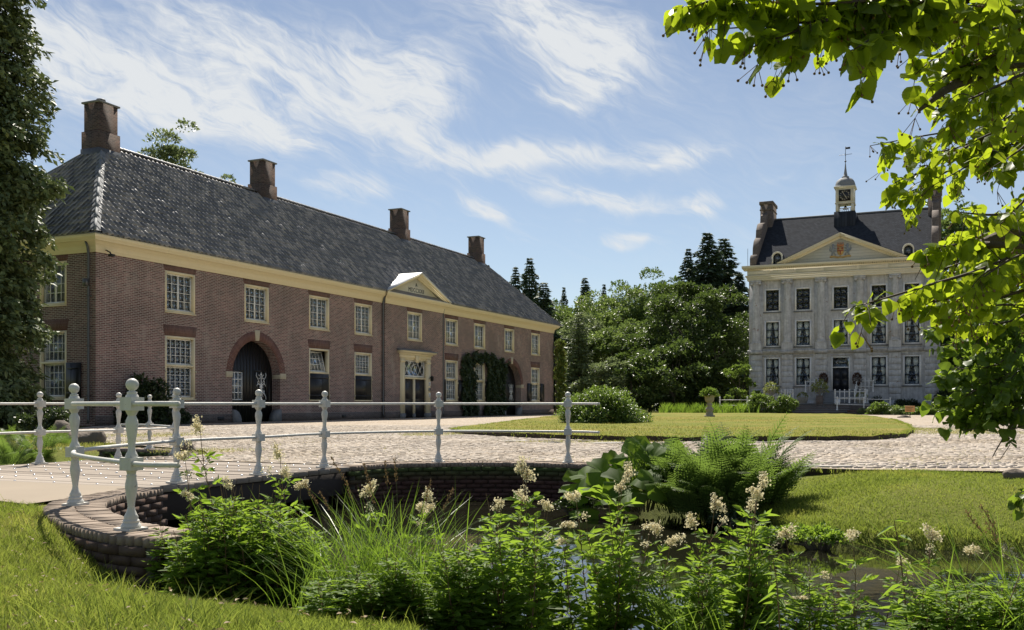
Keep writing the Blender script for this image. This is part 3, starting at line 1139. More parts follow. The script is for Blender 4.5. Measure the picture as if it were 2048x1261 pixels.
for x0 in (DECK0 - .12, DECKN - .02):
    MB().box(x0, x0 + .14, -.3, 4.75, -1.3, -.41).build('abutment', M['brick_moat'], bridge)
    MB().box(x0 - .02, x0 + .12, -.2, 4.7, -.405, -.012).build('bearing_timber', M['beam'], bridge)
# triangular timber pieces hanging under the edge beam
for x0 in (.2, 1.5, 2.7):
    MB().box(x0, x0 + .14, -.10, .04, -1.2, -.405).build('pile', M['beam'], bridge)

# ---------------------------------------------------------------- railings
PROF = [(.066, .018), (.072, .03), (.066, .045), (.056, .055), (.058, .07), (.048, .082), (.049, .1), (.040, .115), (.034, .13), (.028, .145), (.024, .17), (.027, .2),
        (.036, .26), (.043, .305), (.042, .335), (.033, .375), (.036, .39), (.030, .40), (.034, .42), (.045, .432)]
PROF2 = [(.043, .518), (.044, .53), (.036, .55), (.029, .562), (.026, .575), (.024, .60), (.029, .65), (.039, .715), (.044, .755), (.041, .785), (.030, .81), (.027, .818), (.034, .832), (.047, .856)]
PROF3 = [(.046, .948), (.043, .962), (.034, .972), (.036, .984), (.022, .994), (.022, 1.002)]
pm = MB()
pm.box(-.083, .083, -.083, .083, 0, .02)
pm.lathe(PROF, 20)
pm.box(-.057, .057, -.057, .057, .43, .52)
pm.lathe(PROF2, 20)
pm.box(-.058, .058, -.058, .058, .855, .95)
pm.lathe(PROF3, 20)
post_me = pm.mesh('post', M['railwhite'])
ball_me = MB().ball((0, 0, 1.040), .045, 20, 12).mesh('ball_finial', M['railwhite'], True)
for poly in post_me.polygons:
    poly.use_smooth = True


def smooth_by_angle(o):
    md = o.modifiers.new('edges', 'EDGE_SPLIT')
    md.split_angle = math.radians(38)
    return o


def railing(name, posts, ends, label, angs):
    root = empty(name, (posts[0][0], posts[0][1], 0))
    off = np.array(posts[0])
    for (px, py), a in zip(posts, angs):
        o = smooth_by_angle(obj('post', post_me, root, (px - off[0], py - off[1], -.003), (random.gauss(0, .008), random.gauss(0, .008), a)))
        obj('ball_finial', ball_me, o)
    path = spline([ends[0]] + list(posts) + [ends[1]], 14) - off
    for nm, z in (('top_rail', .90), ('lower_rail', .475)):
        MB().tube(np.c_[path, np.full(len(path), z)], .0185, 10).build(nm, M['railwhite'], root, True)
    return tag(root, label, 'railing', 'railings of the plank bridge')


N_POSTS = [(-2.72, 6.96), (-3.89, 8.69), (-3.82, 11.1), (-3.22, 12.38), (-2.66, 13.8), (-1.14, 15.08), (.855, 14.86)]
ab = RB
railing('bridge_railing', N_POSTS, [(-2.30, 6.73), (1.30, 14.52)], 'nearest white railing with ball-topped posts, ending above the long moat wall',
        [-.9 + .4, RB + .3, RB, RB, RB, RB - .75, RB - 1.3])
F_POSTS = [tuple(BR(-.2, -4.35)), (-7.08, 14.62), (-6.35, 15.72), (-6.02, 17.4), (-7.25, 19.5)]
railing('bridge_railing', F_POSTS, [tuple(BR(-2.2, -4.6)), (-8.0, 19.95)], 'farther white railing with ball-topped posts beside the ferns behind the bridge',
        [RB, RB, RB, RB + .4, RB + 1.2])
# ---------------------------------------------------------------- coach house
LEN, DEP = 49.62, 9.6
EZ, RZ = 7.66, 12.95
coach = tag(empty('coach_house', (-16.65, 39.0, 0), RB), 'long brown brick coach house with dark tiled hipped roof, four chimneys and cream trim', 'building')
# local: x along the front, y into the house, z up; front face y = 0


def wall_grid(mb, x0, x1, z0, z1, y, ops, reveal=.14):
    """ops: (x0,x1,z0,z1[,'arch']) holes in a wall facing -y"""
    X = sorted({x0, x1, *[o[0] for o in ops], *[o[1] for o in ops]})
    Z = sorted({z0, z1, *[o[2] for o in ops], *[o[3] for o in ops]})
    for i in range(len(X) - 1):
        for j in range(len(Z) - 1):
            cx, cz = (X[i] + X[i + 1]) / 2, (Z[j] + Z[j + 1]) / 2
            if any(o[0] < cx < o[1] and o[2] < cz < o[3] for o in ops):
                continue
            mb.quad((X[i], y, Z[j]), (X[i + 1], y, Z[j]), (X[i + 1], y, Z[j + 1]), (X[i], y, Z[j + 1]))
    for o in ops:
        a, b, c, d = o[:4]
        y1 = y + reveal
        if len(o) > 4:
            y1 = y + .5
            r = (b - a) / 2; xc = (a + b) / 2; zs = d - r
            n = 24
            arc = [(xc - r * math.cos(PI * k / n), zs + r * math.sin(PI * k / n)) for k in range(n + 1)]
            for k in range(n):
                p, q = arc[k], arc[k + 1]
                mb.quad((p[0], y, p[1]), (q[0], y, q[1]), (q[0], y, d), (p[0], y, d))
                mb.quad((p[0], y, p[1]), (p[0], y1, p[1]), (q[0], y1, q[1]), (q[0], y, q[1]))
            mb.quad((a, y, c), (a, y1, c), (a, y1, zs), (a, y, zs))
            mb.quad((b, y, c), (b, y, zs), (b, y1, zs), (b, y1, c))
        else:
            mb.quad((a, y, c), (a, y1, c), (a, y1, d), (a, y, d))
            mb.quad((b, y, c), (b, y, d), (b, y1, d), (b, y1, c))
            mb.quad((a, y, d), (a, y1, d), (b, y1, d), (b, y, d))
            if c > .01:
                mb.quad((a, y, c), (b, y, c), (b, y1, c), (a, y1, c))


UP = [(3.78, 5.63), (9.03, 10.88), (14.27, 16.12), (18.64, 20.49), (24.4, 26.25), (29.73, 31.57), (34.12, 35.96), (39.4, 41.22), (44.69, 46.52)]
LOW = [(3.78, 5.63), (14.27, 16.12), (18.64, 20.46), (29.73, 31.55), (34.12, 35.9), (44.65, 46.45)]
UZ0, UZ1, LZ0, LZ1 = 4.93, 6.72, 1.10, 3.88
A1, A2, AR, AZ = 9.97, 40.78, 1.82, 4.02
RIS0, RIS1, RISY = 21.75, 29.1, -.14
DOOR = (23.95, 26.78, 0.0, 3.72)
flank_ops = [(a, b, UZ0, UZ1) for a, b in UP if not RIS0 < a < RIS1] + [(a, b, LZ0, LZ1) for a, b in LOW]
arches = [(A1 - AR, A1 + AR, 0.0, AZ, 'arch'), (A2 - AR, A2 + AR, 0.0, AZ, 'arch')]
wl = MB()
wall_grid(wl, 0, RIS0, 0, 7.05, 0, [o for o in flank_ops if o[1] < RIS0] + arches[:1])
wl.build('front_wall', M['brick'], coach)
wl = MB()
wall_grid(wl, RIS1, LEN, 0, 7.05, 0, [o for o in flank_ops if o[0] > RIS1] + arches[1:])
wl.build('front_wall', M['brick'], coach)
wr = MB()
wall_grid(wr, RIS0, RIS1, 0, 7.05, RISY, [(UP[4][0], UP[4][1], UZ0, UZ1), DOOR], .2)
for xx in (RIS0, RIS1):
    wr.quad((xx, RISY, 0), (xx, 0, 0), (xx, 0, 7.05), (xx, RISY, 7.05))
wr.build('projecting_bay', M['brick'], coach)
# end wall towards the camera with its windows (built facing -y in its own frame)
side_root = empty('end_wall', (0, DEP, 0), -PI / 2, coach)          # local x runs back towards the front corner
SW = [(1.60, 3.12), (6.3, 7.85)]
sops = []
for a, b in SW:
    sops += [(DEP - b, DEP - a, UZ0, UZ1), (DEP - b, DEP - a, LZ0, LZ1)]
ws = MB()
wall_grid(ws, 0, DEP, 0, 7.05, 0, sops)
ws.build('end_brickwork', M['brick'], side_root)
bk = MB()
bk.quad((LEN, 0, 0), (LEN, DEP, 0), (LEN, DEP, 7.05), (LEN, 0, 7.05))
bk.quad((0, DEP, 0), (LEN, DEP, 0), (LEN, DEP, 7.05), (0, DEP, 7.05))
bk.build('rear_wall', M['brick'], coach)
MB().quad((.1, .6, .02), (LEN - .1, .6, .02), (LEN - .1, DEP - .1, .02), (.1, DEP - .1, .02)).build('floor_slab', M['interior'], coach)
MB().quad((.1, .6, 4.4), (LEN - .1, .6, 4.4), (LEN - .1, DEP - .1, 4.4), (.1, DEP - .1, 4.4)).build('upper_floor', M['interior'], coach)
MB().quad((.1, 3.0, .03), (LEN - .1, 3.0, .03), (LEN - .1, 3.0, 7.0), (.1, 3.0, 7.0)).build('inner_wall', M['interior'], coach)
# darker plinth
segs = [(-.02, A1 - AR), (A1 + AR, RIS0), (RIS1, A2 - AR), (A2 + AR, LEN + .02)]
for a, b in segs:
    MB().box(a, b, -.025, .01, 0, .42).build('plinth', M['brick_plinth'], coach)
pl = MB()
pl.box(RIS0 - .02, 23.5, RISY - .025, RISY + .01, 0, .42).build('plinth', M['brick_plinth'], coach)
pl = MB()
pl.box(27.22, RIS1 + .02, RISY - .025, RISY + .01, 0, .42)
pl.build('plinth', M['brick_plinth'], coach)


PANES = {}
npane = [0]


def pane_mesh(w, h):
    k = (round(w, 3), round(h, 3))
    if k not in PANES:
        PANES[k] = MB().box(-w / 2, w / 2, 0, .005, -h / 2, h / 2).mesh('pane', M['glass'])
    return PANES[k]


def sash(parent, x0, x1, z0, z1, y, cols, rows, stile=.055, bar=.026, mid=False, single=True, mat='white', name='sash'):
    m = MB()
    yb = y + .045
    m.box(x0, x0 + stile, y, yb, z0, z1); m.box(x1 - stile, x1, y, yb, z0, z1)
    m.box(x0 + stile, x1 - stile, y, yb, z1 - stile, z1); m.box(x0 + stile, x1 - stile, y, yb, z0, z0 + stile * 1.25)
    ix0, ix1, iz0, iz1 = x0 + stile, x1 - stile, z0 + stile * 1.25, z1 - stile
    cw, rh = (ix1 - ix0) / cols, (iz1 - iz0) / rows
    for c in range(1, cols):
        b_ = .05 if (mid and c == cols // 2) else bar / 2
        m.box(ix0 + c * cw - b_, ix0 + c * cw + b_, y + .004, yb - .008, iz0, iz1)
    for r in range(1, rows):
        m.box(ix0, ix1, y + .008, yb - .012, iz0 + r * rh - bar / 2, iz0 + r * rh + bar / 2)
    s = m.build(name, M[mat], parent)
    if single:
        pm_ = pane_mesh(cw - .004, rh - .004)
        for c in range(cols):
            for r in range(rows):
                npane[0] += 1
                obj('pane', pm_, parent, (ix0 + (c + .5) * cw, y + .026, iz0 + (r + .5) * rh), (random.gauss(0, .02), 0, random.gauss(0, .02)))
    else:
        tag(MB().box(ix0, ix1, y + .026, y + .03, iz0, iz1).build('glazing', M['glass'], parent))
    return s


def frame_mesh(x0, x1, z0, z1, y=-.012, d=.22, wdt=.10, transom=None):
    m = MB()
    m.box(x0, x0 + wdt, y, d, z0, z1); m.box(x1 - wdt, x1, y, d, z0, z1)
    m.box(x0 + wdt, x1 - wdt, y, d, z1 - wdt, z1)
    m.box(x0 + wdt, x1 - wdt, y, d, z0, z0 + wdt * .9)
    m.box(x0 - .02, x1 + .02, y - .05, .02, z0 - .05, z0 + .0)
    if transom:
        m.box(x0 + wdt, x1 - wdt, y - .01, d, transom - .05, transom + .05)
    return m


def upper_window(parent, x0, x1, near):
    w_ = frame_mesh(x0, x1, UZ0, UZ1).build('window', M['cream'], parent)
    sash(w_, x0 + .1, x1 - .1, UZ0 + .09, UZ1 - .1, .12, 4, 4, mid=True, single=near)
    return w_


def shutter(parent, x0, x1, z0, z1, y=-.075):
    m = MB().box(x0, x1, y, y + .04, z0, z1)
    n = 3
    for k in range(1, n):
        xx = x0 + (x1 - x0) * k / n
        m.box(xx - .006, xx + .006, y - .004, y + .001, z0, z1)
    for z in (z0 + .2, z1 - .25):
        m.box(x0 + .03, x1 - .03, y - .012, y - .0045, z, z + .06)
    s = m.build('shutter', M['black'], parent)
    return s


def lower_window(parent, x0, x1, near, mode):
    TZ = 2.58
    w_ = frame_mesh(x0, x1, LZ0, LZ1, transom=TZ).build('window', M['cream'], parent)
    if mode == 'tilted':
        t = empty('tilted_sash', (0, .13, TZ + .06), 0, w_)
        t.rotation_euler = (math.radians(-14), 0, 0)
        sash(t, x0 + .12, x1 - .14, .0, LZ1 - .1 - TZ - .06, 0, 5, 3, single=False)
    else:
        sash(w_, x0 + .1, x1 - .1, TZ + .05, LZ1 - .1, .12, 5, 3, single=near)
    if mode in ('closed', 'tilted'):
        s = shutter(w_, x0 + .06, x1 - .06, LZ0 + .02, TZ - .06, -.03)
    else:
        sash(w_, x0 + .1, x1 - .1, LZ0 + .09, TZ - .05, .14, 5, 4, single=near)
    h = MB()
    for z in (LZ0 + .2, TZ - .3):
        for xx in (x0 - .02, x1 + .0):
            h.box(xx, xx + .025, -.06, -.013, z, z + .1)
    h.build('hinge', M['cream2'], w_)
    if mode == 'open':
        shutter(w_, x0 - .86, x0 - .06, LZ0 + .0, TZ - .03, -.085)
        shutter(w_, x1 + .06, x1 + .86, LZ0 + .0, TZ - .03, -.085)
    return w_


for k, (a, b) in enumerate(UP):
    if k == 4:
        r_ = empty('bay_window', (0, RISY, 0), 0, coach)
        upper_window(r_, a, b, False)
    else:
        upper_window(coach, a, b, k < 4)
modes = ['plain', 'tilted', 'closed', 'open', 'plain', 'open']
for k, (a, b) in enumerate(LOW):
    lower_window(coach, a, b, k == 0 or k == 2, modes[k])
shutter(coach, LOW[4][1] + .06, LOW[4][1] + .86, LZ0, 2.55, -.085)
for a, b in SW:
    upper_window(side_root, DEP - b, DEP - a, False)
    w_ = lower_window(side_root, DEP - b, DEP - a, False, 'plain')
    shutter(w_, DEP - a + .05, DEP - a + .85, LZ0, 2.56, -.085)
# flat arches of rubbed brick above the windows
for a, b in UP:
    if RIS0 < a < RIS1: continue
    fa = MB().prism([(a - .02, UZ1 + .004), (b + .02, UZ1 + .004), (b + .12, 7.0), (a - .12, 7.0)], 'y', -.006, .01).build('flat_arch', M['brick_vert'], coach)
for a, b in LOW:
    MB().prism([(a - .02, LZ1 + .004), (b + .02, LZ1 + .004), (b + .13, LZ1 + .47), (a - .13, LZ1 + .47)], 'y', -.006, .01).build('flat_arch', M['brick_vert'], coach)
MB().prism([(UP[4][0] - .02, UZ1 + .004), (UP[4][1] + .02, UZ1 + .004), (UP[4][1] + .1, 7.0), (UP[4][0] - .1, 7.0)], 'y', RISY - .006, RISY + .01).build('flat_arch', M['brick_vert'], coach)
for a, b in SW:
    MB().prism([(DEP - b - .02, LZ1 + .004), (DEP - a + .02, LZ1 + .004), (DEP - a + .13, LZ1 + .47), (DEP - b - .13, LZ1 + .47)], 'y', -.006, .01).build('flat_arch', M['brick_vert'], side_root)
    MB().prism([(DEP - b - .02, UZ1 + .004), (DEP - a + .02, UZ1 + .004), (DEP - a + .1, 7.0), (DEP - b - .1, 7.0)], 'y', -.006, .01).build('flat_arch', M['brick_vert'], side_root)


def archway(xc, near):
    zs = AZ - AR
    ring = MB()
    n = 62
    for k in range(n):
        t0, t1 = PI * (k + .08) / n, PI * (k + .92) / n
        if abs((t0 + t1) / 2 - PI / 2) < .055: continue
        r0, r1 = AR, AR + .44
        V = [(xc + r * math.cos(t), yy, zs + r * math.sin(t)) for yy in (-.012, .03) for r, t in ((r0, t0), (r1, t0), (r1, t1), (r0, t1))]
        ring.add(V, np.array([[0, 1, 2, 3], [4, 7, 6, 5], [0, 4, 5, 1], [1, 5, 6, 2], [2, 6, 7, 3], [3, 7, 4, 0]]))
    root = empty('archway', (0, 0, 0), 0, coach)
    ring.build('arch_bricks', M['voussoir'], root)
    ky = MB().prism([(xc - .13, zs + AR - .02), (xc + .13, zs + AR - .02), (xc + .19, zs + AR + .50), (xc - .19, zs + AR + .50)], 'y', -.05, .08)
    bevel(ky.build('keystone', M['stone'], root), .008)
    for s in (-1, 1):
        xa, xb = sorted((xc + s * (AR - .012), xc + s * (AR + .46)))
        bevel(MB().box(xa, xb, -.045, .49, zs - .03, zs + .24).build('impost_block', M['stone'], root), .008)
        # quarter-round guard stones
        gs = MB()
        pts = [(0, 0)] + [(.55 * math.cos(t), .62 * math.sin(t)) for t in np.linspace(0, PI / 2, 7)]
        pts = [(xc + s * (AR - .01) - s * p[0], p[1]) for p in pts]
        gs.prism(pts if s < 0 else pts[::-1], 'y', -.12, .28)
        gs.build('guard_stone', M['greystone'], root)
    yd = .5
    # boarded doors: one board per plank, cut to the arch
    nb = 15
    for k in range(nb):
        x0 = xc - AR + .0 + 2 * AR * k / nb; x1 = xc - AR + 2 * AR * (k + 1) / nb - .012
        h0, h1 = [zs + math.sqrt(max(AR ** 2 - (x - xc) ** 2, 0)) for x in (x0, x1)]
        jy = random.uniform(0, .008)
        MB().prism([(x0, 0.03), (x1, 0.03), (x1, h1), (x0, h0)], 'y', yd + jy, yd + .06).build('door_board', M['black'], root)
    # small window in the left leaf
    xw0, xw1, zw0, zw1 = xc - 1.42, xc - .55, 1.08, 2.45
    fr = MB()
    for q in ((xw0 - .1, xw1 + .1, zw1, zw1 + .09), (xw0 - .1, xw1 + .1, zw0 - .09, zw0), (xw0 - .1, xw0, zw0, zw1), (xw1, xw1 + .1, zw0, zw1)):
        fr.box(q[0], q[1], yd - .035, yd - .001, q[2], q[3])
    fr.build('door_window_frame', M['black'], root)
    sash(root, xw0, xw1, zw0, zw1, yd - .05, 3, 4, .035, .05, single=False)
    fr2 = MB()
    ox0, ox1 = xc + .50, xc + 1.32
    for q in ((ox0 - .1, ox1 + .1, 2.5, 2.58), (ox0 - .1, ox1 + .1, 0.98, 1.06), (ox0 - .1, ox0, 1.06, 2.5), (ox1, ox1 + .1, 1.06, 2.5)):
        fr2.box(q[0], q[1], yd - .035, yd - .001, q[2], q[3])
    fr2.build('grille_frame', M['black'], root)
    # scrolled white iron grille
    g_ = MB()
    cxx, yy = (ox0 + ox1) / 2, yd - .03
    g_.tube([(cxx, yy, 1.08), (cxx, yy, 2.48)], .022, 5)
    def curl(cx, cz, r, s, turn, n=12):
        pts = [(cx + s * r * (1 - .6 * k / n) * math.cos(turn + 4.4 * k / n), yy - .004, cz + r * (1 - .6 * k / n) * math.sin(turn + 4.4 * k / n)) for k in range(n + 1)]
        g_.tube(pts, .017, 5)
    for s in (-1, 1):
        for cz, r, tn in ((1.3, .13, 0), (1.55, .15, 2.2), (1.78, .17, 0), (1.98, .16, 3.3), (2.22, .13, 1.2)):
            curl(cxx + s * .17, cz, r, s, tn)
        g_.tube([(cxx + s * .36, yy, 1.10), (cxx + s * .38, yy, 1.25), (cxx + s * .24, yy, 1.42), (cxx + s * .1, yy, 1.6)], .018, 5)
        g_.tube([(cxx + s * .36, yy, 2.46), (cxx + s * .38, yy, 2.3), (cxx + s * .24, yy, 2.12), (cxx + s * .1, yy, 1.95)], .018, 5)
    for z, r in ((1.76, .11), (1.22, .05), (2.38, .06)):
        g_.lathe([(r, -.012), (r * .7, .012), (.002, .012)], 8, (0, 0, 0)); 
        Vv = g_.v[-1]; Vv[:] = np.c_[Vv[:, 0] + cxx, yy - .012 - Vv[:, 2], Vv[:, 1] + z]
    g_.build('iron_grille', M['white'], root)
    # dark filling behind the doors
    MB().box(xc - AR - .03, xc + AR + .03, yd + .065, yd + .1, 0, AZ + .03).build('door_backing', M['black'], root)
    return root


archway(A1, True)
archway(A2, False)

# entrance with lattice light
ent = empty('entrance', (0, RISY, 0), 0, coach)
s_ = MB()
for a, b in ((23.50, 23.95), (26.78, 27.23)):
    s_.box(a, b, -.10, .22, .30, 3.78)
    s_.box(a + .09, b - .09, -.125, -.0995, .55, 3.45)
    s_.box(a - .03, b + .03, -.13, .0, 3.5, 3.6)
s_.box(23.95, 26.78, -.06, .22, 3.66, 3.80)
s_.box(23.44, 27.29, -.12, .2, 3.785, 3.98)
s_.box(23.38, 27.35, -.2, .2, 3.985, 4.06)
s_.prism([(-.22, 4.065), (.2, 4.065), (.2, 4.2), (-.42, 4.2), (-.40, 4.13)], 'x', 23.2, 27.53)
s_.prism([(25.2, 3.5), (25.55, 3.5), (25.62, 3.97), (25.13, 3.97)], 'y', -.19, -.125)
s_.box(23.95, 26.78, .02, .22, 2.47, 2.58)
s_.box(25.28, 25.45, .03, .22, .28, 2.465)
s_.build('door_surround', M['cream'], ent)
bs = MB()
for a, b in ((23.46, 23.99), (26.74, 27.27)):
    bs.box(a, b, -.14, .2, 0, .298)
bs.box(25.26, 25.47, .01, .2, 0, .278)
bs.build('base_block', M['greystone'], ent)
MB().prism([(-.46, 4.203), (.0, 4.203), (.0, 4.36), (-.46, 4.24)], 'x', 23.1, 27.63).build('lead_canopy', M['lead'], ent)
for a, b in ((23.96, 25.275), (25.455, 26.77)):
    d_ = MB().box(a, b, .12, .17, .06, 2.465)
    for q in ((a + .12, b - .12, .25, 1.05), (a + .12, b - .12, 1.2, 2.3)):
        d_.box(q[0], q[1], .105, .1195, q[2], q[3])
    dd = d_.build('door', M['doorblue'], ent)
    MB().ball(((b - .08 if a < 25 else a + .08), .08, 1.15), .035, 8, 6).build('door_knob', M['iron'], ent, True)
lt = MB()
x0, x1, z0, z1 = 23.97, 26.76, 2.60, 3.65
for q in ((x0, x1, z0, z0 + .1), (x0, x1, z1 - .07, z1), (x0, x0 + .07, z0, z1), (x1 - .07, x1, z0, z1)):
    lt.box(q[0], q[1], .10, .15, q[2], q[3])
nd = 5
dx = (x1 - x0) / nd; hz = z1 - z0 - .1
for k in range(-2, nd + 1):
    for s in (1, -1):
        # a bar climbs one full light height over 1.25 cells
        pa = np.array([x0 + k * dx + .3, z0 + .1]); pb_ = pa + np.array([1.25 * dx, hz])
        if s < 0: pa, pb_ = np.array([x0 + x1 - pa[0], pa[1]]), np.array([x0 + x1 - pb_[0], pb_[1]])
        t0, t1 = 0., 1.
        dxx = pb_[0] - pa[0]
        for lim in (x0 + .06, x1 - .06):
            t = (lim - pa[0]) / dxx
            if 0 < t < 1:
                inside_start = (x0 + .06 <= pa[0] <= x1 - .06)
                if inside_start: t1 = min(t1, t)
                else: t0 = max(t0, t)
        if not (x0 <= pa[0] + dxx * (t0 + t1) / 2 <= x1): continue
        lt.tube([(pa[0] + dxx * t0, .125 + .004 * s, pa[1] + hz * t0), (pa[0] + dxx * t1, .125 + .004 * s, pa[1] + hz * t1)], .02, 4)
lt.build('lattice_light', M['white'], ent)
MB().box(x0 + .05, x1 - .05, .15, .155, z0 + .05, z1 - .05).build('pane', M['glass'], ent)
# wall lantern and house plates
ln = MB()
ln.lathe([(.02, 0), (.11, .03), (.12, .26), (.14, .27), (.02, .38)], 8, (27.02, -.32, 2.36))
ln.tube([(27.02, -.1, 2.5), (27.02, -.28, 2.72), (27.02, -.32, 2.72)], .015, 5)
ln.build('wall_lantern', M['iron'], ent)
for z, h, mt in ((2.05, .26, 'white'), (1.7, .22, 'black'), (1.32, .26, 'white')):
    pn = MB().box(26.92, 27.16, -.145, -.127, z, z + h).build('name_plate', M[mt], ent)
    q = MB()
    for r in range(3):
        q.box(26.955, 27.05 + random.uniform(0, .08), -.1475, -.1455, z + .05 + r * .06, z + .075 + r * .06)
    q.build('plate_print', M['black' if mt == 'white' else 'white'], ent)

# cornice
PR = [(.0, 6.98), (-.05, 6.98), (-.05, 7.10), (-.075, 7.11), (-.075, 7.24), (-.10, 7.25), (-.13, 7.30), (-.16, 7.31), (-.20, 7.36), (-.30, 7.41), (-.36, 7.42), (-.36, 7.49), (-.40, 7.50), (-.45, 7.58), (-.45, 7.64), (.0, 7.64)]


def cornice(parent, x0, x1, m0, m1, y0=0.0):
    """profile swept along x with mitred ends (m = 1 mitre, 0 square)"""
    n = len(PR)
    V = [(x0 + m0 * p[0], y0 + p[0], p[1]) for p in PR] + [(x1 - m1 * p[0], y0 + p[0], p[1]) for p in PR]
    F = [[i, (i + 1) % n, n + (i + 1) % n, n + i] for i in range(n)]
    mm = MB().add(V, np.array(F))
    if not m0: mm.poly([V[i] for i in range(n)])
    if not m1: mm.poly([V[n + i] for i in range(n)])
    return mm.build('cornice', M['cream'], parent)


cornice(coach, 0, RIS0 - .01, 1, 0)
cornice(coach, RIS1 + .01, LEN, 0, 1)
cornice(coach, RIS0, RIS1, 1, 1, RISY)
cornice(side_root, 0, DEP, 1, 1)
cornice(empty('rear_cornice', (LEN, 0, 0), PI / 2, coach), 0, DEP, 1, 1)
# zinc drip edge
dr = MB()
dr.box(-.47, RIS0 - .2, -.475, -.40, 7.642, 7.675)
dr.box(RIS1 + .2, LEN + .47, -.475, -.40, 7.642, 7.675)
dr.box(-.475, -.40, -.395, DEP + .4, 7.642, 7.675)
dr.build('drip_edge', M['lead'], coach)

# ---- roof
OV = .46
EX0, EX1, EY0, EY1 = -OV, LEN + OV, -OV, DEP + OV
RYc = DEP / 2
HD = RYc + OV
RX0, RX1 = EX0 + HD, EX1 - HD
E0 = EZ
dk = MB()
A_, B_, C_, D_ = (EX0, EY0, E0), (EX1, EY0, E0), (EX1, EY1, E0), (EX0, EY1, E0)
R0, R1 = (RX0, RYc, RZ), (RX1, RYc, RZ)
dk.quad(A_, B_, R1, R0); dk.quad(C_, D_, R0, R1); dk.poly([D_, A_, R0]); dk.poly([B_, C_, R1])
roof = dk.build('roof', M['tile'], coach)


def tile_shape(w=.27, l=.40, t=.018):
    """S-shaped pantile: x across, y up the slope, z off the roof"""
    pr = [(0.0, .052), (.03, .020), (.07, .004), (.11, .004), (.15, .022), (.19, .056), (.225, .070), (.275, .056)]
    pr = [(x * w / .27, z) for x, z in pr]
    n = len(pr)
    V = [(x, 0, z + .028) for x, z in pr] + [(x, l, z) for x, z in pr] + [(x, 0, z + .028 - t - .018) for x, z in pr]
    F = [[i, i + 1, n + i + 1, n + i] for i in range(n - 1)] + [[2 * n + i, 2 * n + i + 1, i + 1, i] for i in range(n - 1)]
    return np.array(V), np.array(F)


TV, TF = tile_shape(.31, .44)
TW, TL = .285, .36


def tile_slope(parent, frame, width, keep, max_objs, name, up):
    """frame: 4x4 taking slope coordinates (x along eave, y up the slope, z off it) to the house"""
    rows = int(up / TL)
    items = []
    for r in range(rows):
        for c in range(int(width / TW) + 1):
            x, y = c * TW, r * TL - .03
            if keep(x + TW / 2, y + TL / 2):
                items.append((x, y))
    it = np.array(items)
    n = len(it)
    jz = rng.uniform(0, .012, n); tw = rng.normal(scale=.012, size=n); tl = rng.normal(scale=.018, size=n); tu = rng.normal(scale=.018, size=n)
    Mf = np.array(frame)
    Wm = np.array(coach_mat @ frame)
    wp_ = (np.c_[it + [TW / 2, TL / 2], np.zeros(n), np.ones(n)] @ Wm.T)[:, :3]
    dist = np.linalg.norm(wp_ - [0, 0, EYE], axis=1)
    kx = wp_[:, 0] / wp_[:, 1]
    dist = np.where((kx < -.525) | (kx < -.46), dist + 200, dist)
    order = np.argsort(dist)
    near = order[:max_objs]; rest = order[max_objs:]
    V = np.repeat(TV[None], len(rest), 0).copy()
    V[:, :, 2] += jz[rest, None] + V[:, :, 0] * tl[rest, None] * 1.2 + V[:, :, 1] * tu[rest, None]
    V[:, :, 0] += it[rest, 0][:, None] + tw[rest, None] * V[:, :, 1]
    V[:, :, 1] += it[rest, 1][:, None]
    nv = len(TV)
    F = (TF[None] + (np.arange(len(rest)) * nv)[:, None, None]).reshape(-1, 4)
    V = V.reshape(-1, 3)
    V = (np.c_[V, np.ones(len(V))] @ Mf.T)[:, :3]
    o = obj(name, mesh(name, V, F, M['tile'], True), parent)
    o['kind'] = 'stuff'
    if max_objs:
        me = mesh('roof_tile', TV, TF, M['tile'], True)
        fr_ = Matrix(frame)
        for k in near:
            o = obj('roof_tile', me, parent)
            o.matrix_local = fr_ @ Matrix.Translation((it[k, 0], it[k, 1], jz[k])) @ Matrix.Rotation(tw[k], 4, 'Z') @ Matrix.Rotation(tu[k], 4, 'X') @ Matrix.Rotation(-tl[k] * 1.2, 4, 'Y')


bpy.context.view_layer.update()
coach_mat = Matrix.Translation((-16.65, 39.0, 0)) @ Matrix.Rotation(RB, 4, 'Z')
SL = math.hypot(HD, RZ - E0)


def slope_frame(o, ex, ey):
    ex, ey = Vector(ex).normalized(), Vector(ey).normalized()
    ez = ex.cross(ey)
    f = Matrix((ex, ey, ez)).transposed().to_4x4()
    f.translation = Vector(o) + ez * .012
    return f


W_ = EX1 - EX0
hip = lambda y: y / SL * HD
PEDX, PEDH, PEDW = 25.42, 1.50, 3.95


def keep_front(x, y):
    h = hip(y)
    if not (h + .12 < x < W_ - h - .02): return False
    z = y / SL * (RZ - E0)
    return not abs(x + EX0 - PEDX) < (PEDH - z) / PEDH * PEDW + .12
tile_slope(roof, slope_frame(A_, (1, 0, 0), (0, HD, RZ - E0)), W_, keep_front, 300, 'tile_field', SL)
WS = EY1 - EY0
tile_slope(roof, slope_frame(D_, (0, -1, 0), (HD, 0, RZ - E0)), WS, lambda x, y: hip(y) + .02 < x < WS - hip(y) - .12, 0, 'end_tile_field', SL)
tile_slope(roof, slope_frame(B_, (0, 1, 0), (-HD, 0, RZ - E0)), WS, lambda x, y: hip(y) + .02 < x < WS - hip(y) - .02, 0, 'end_tile_field', SL)
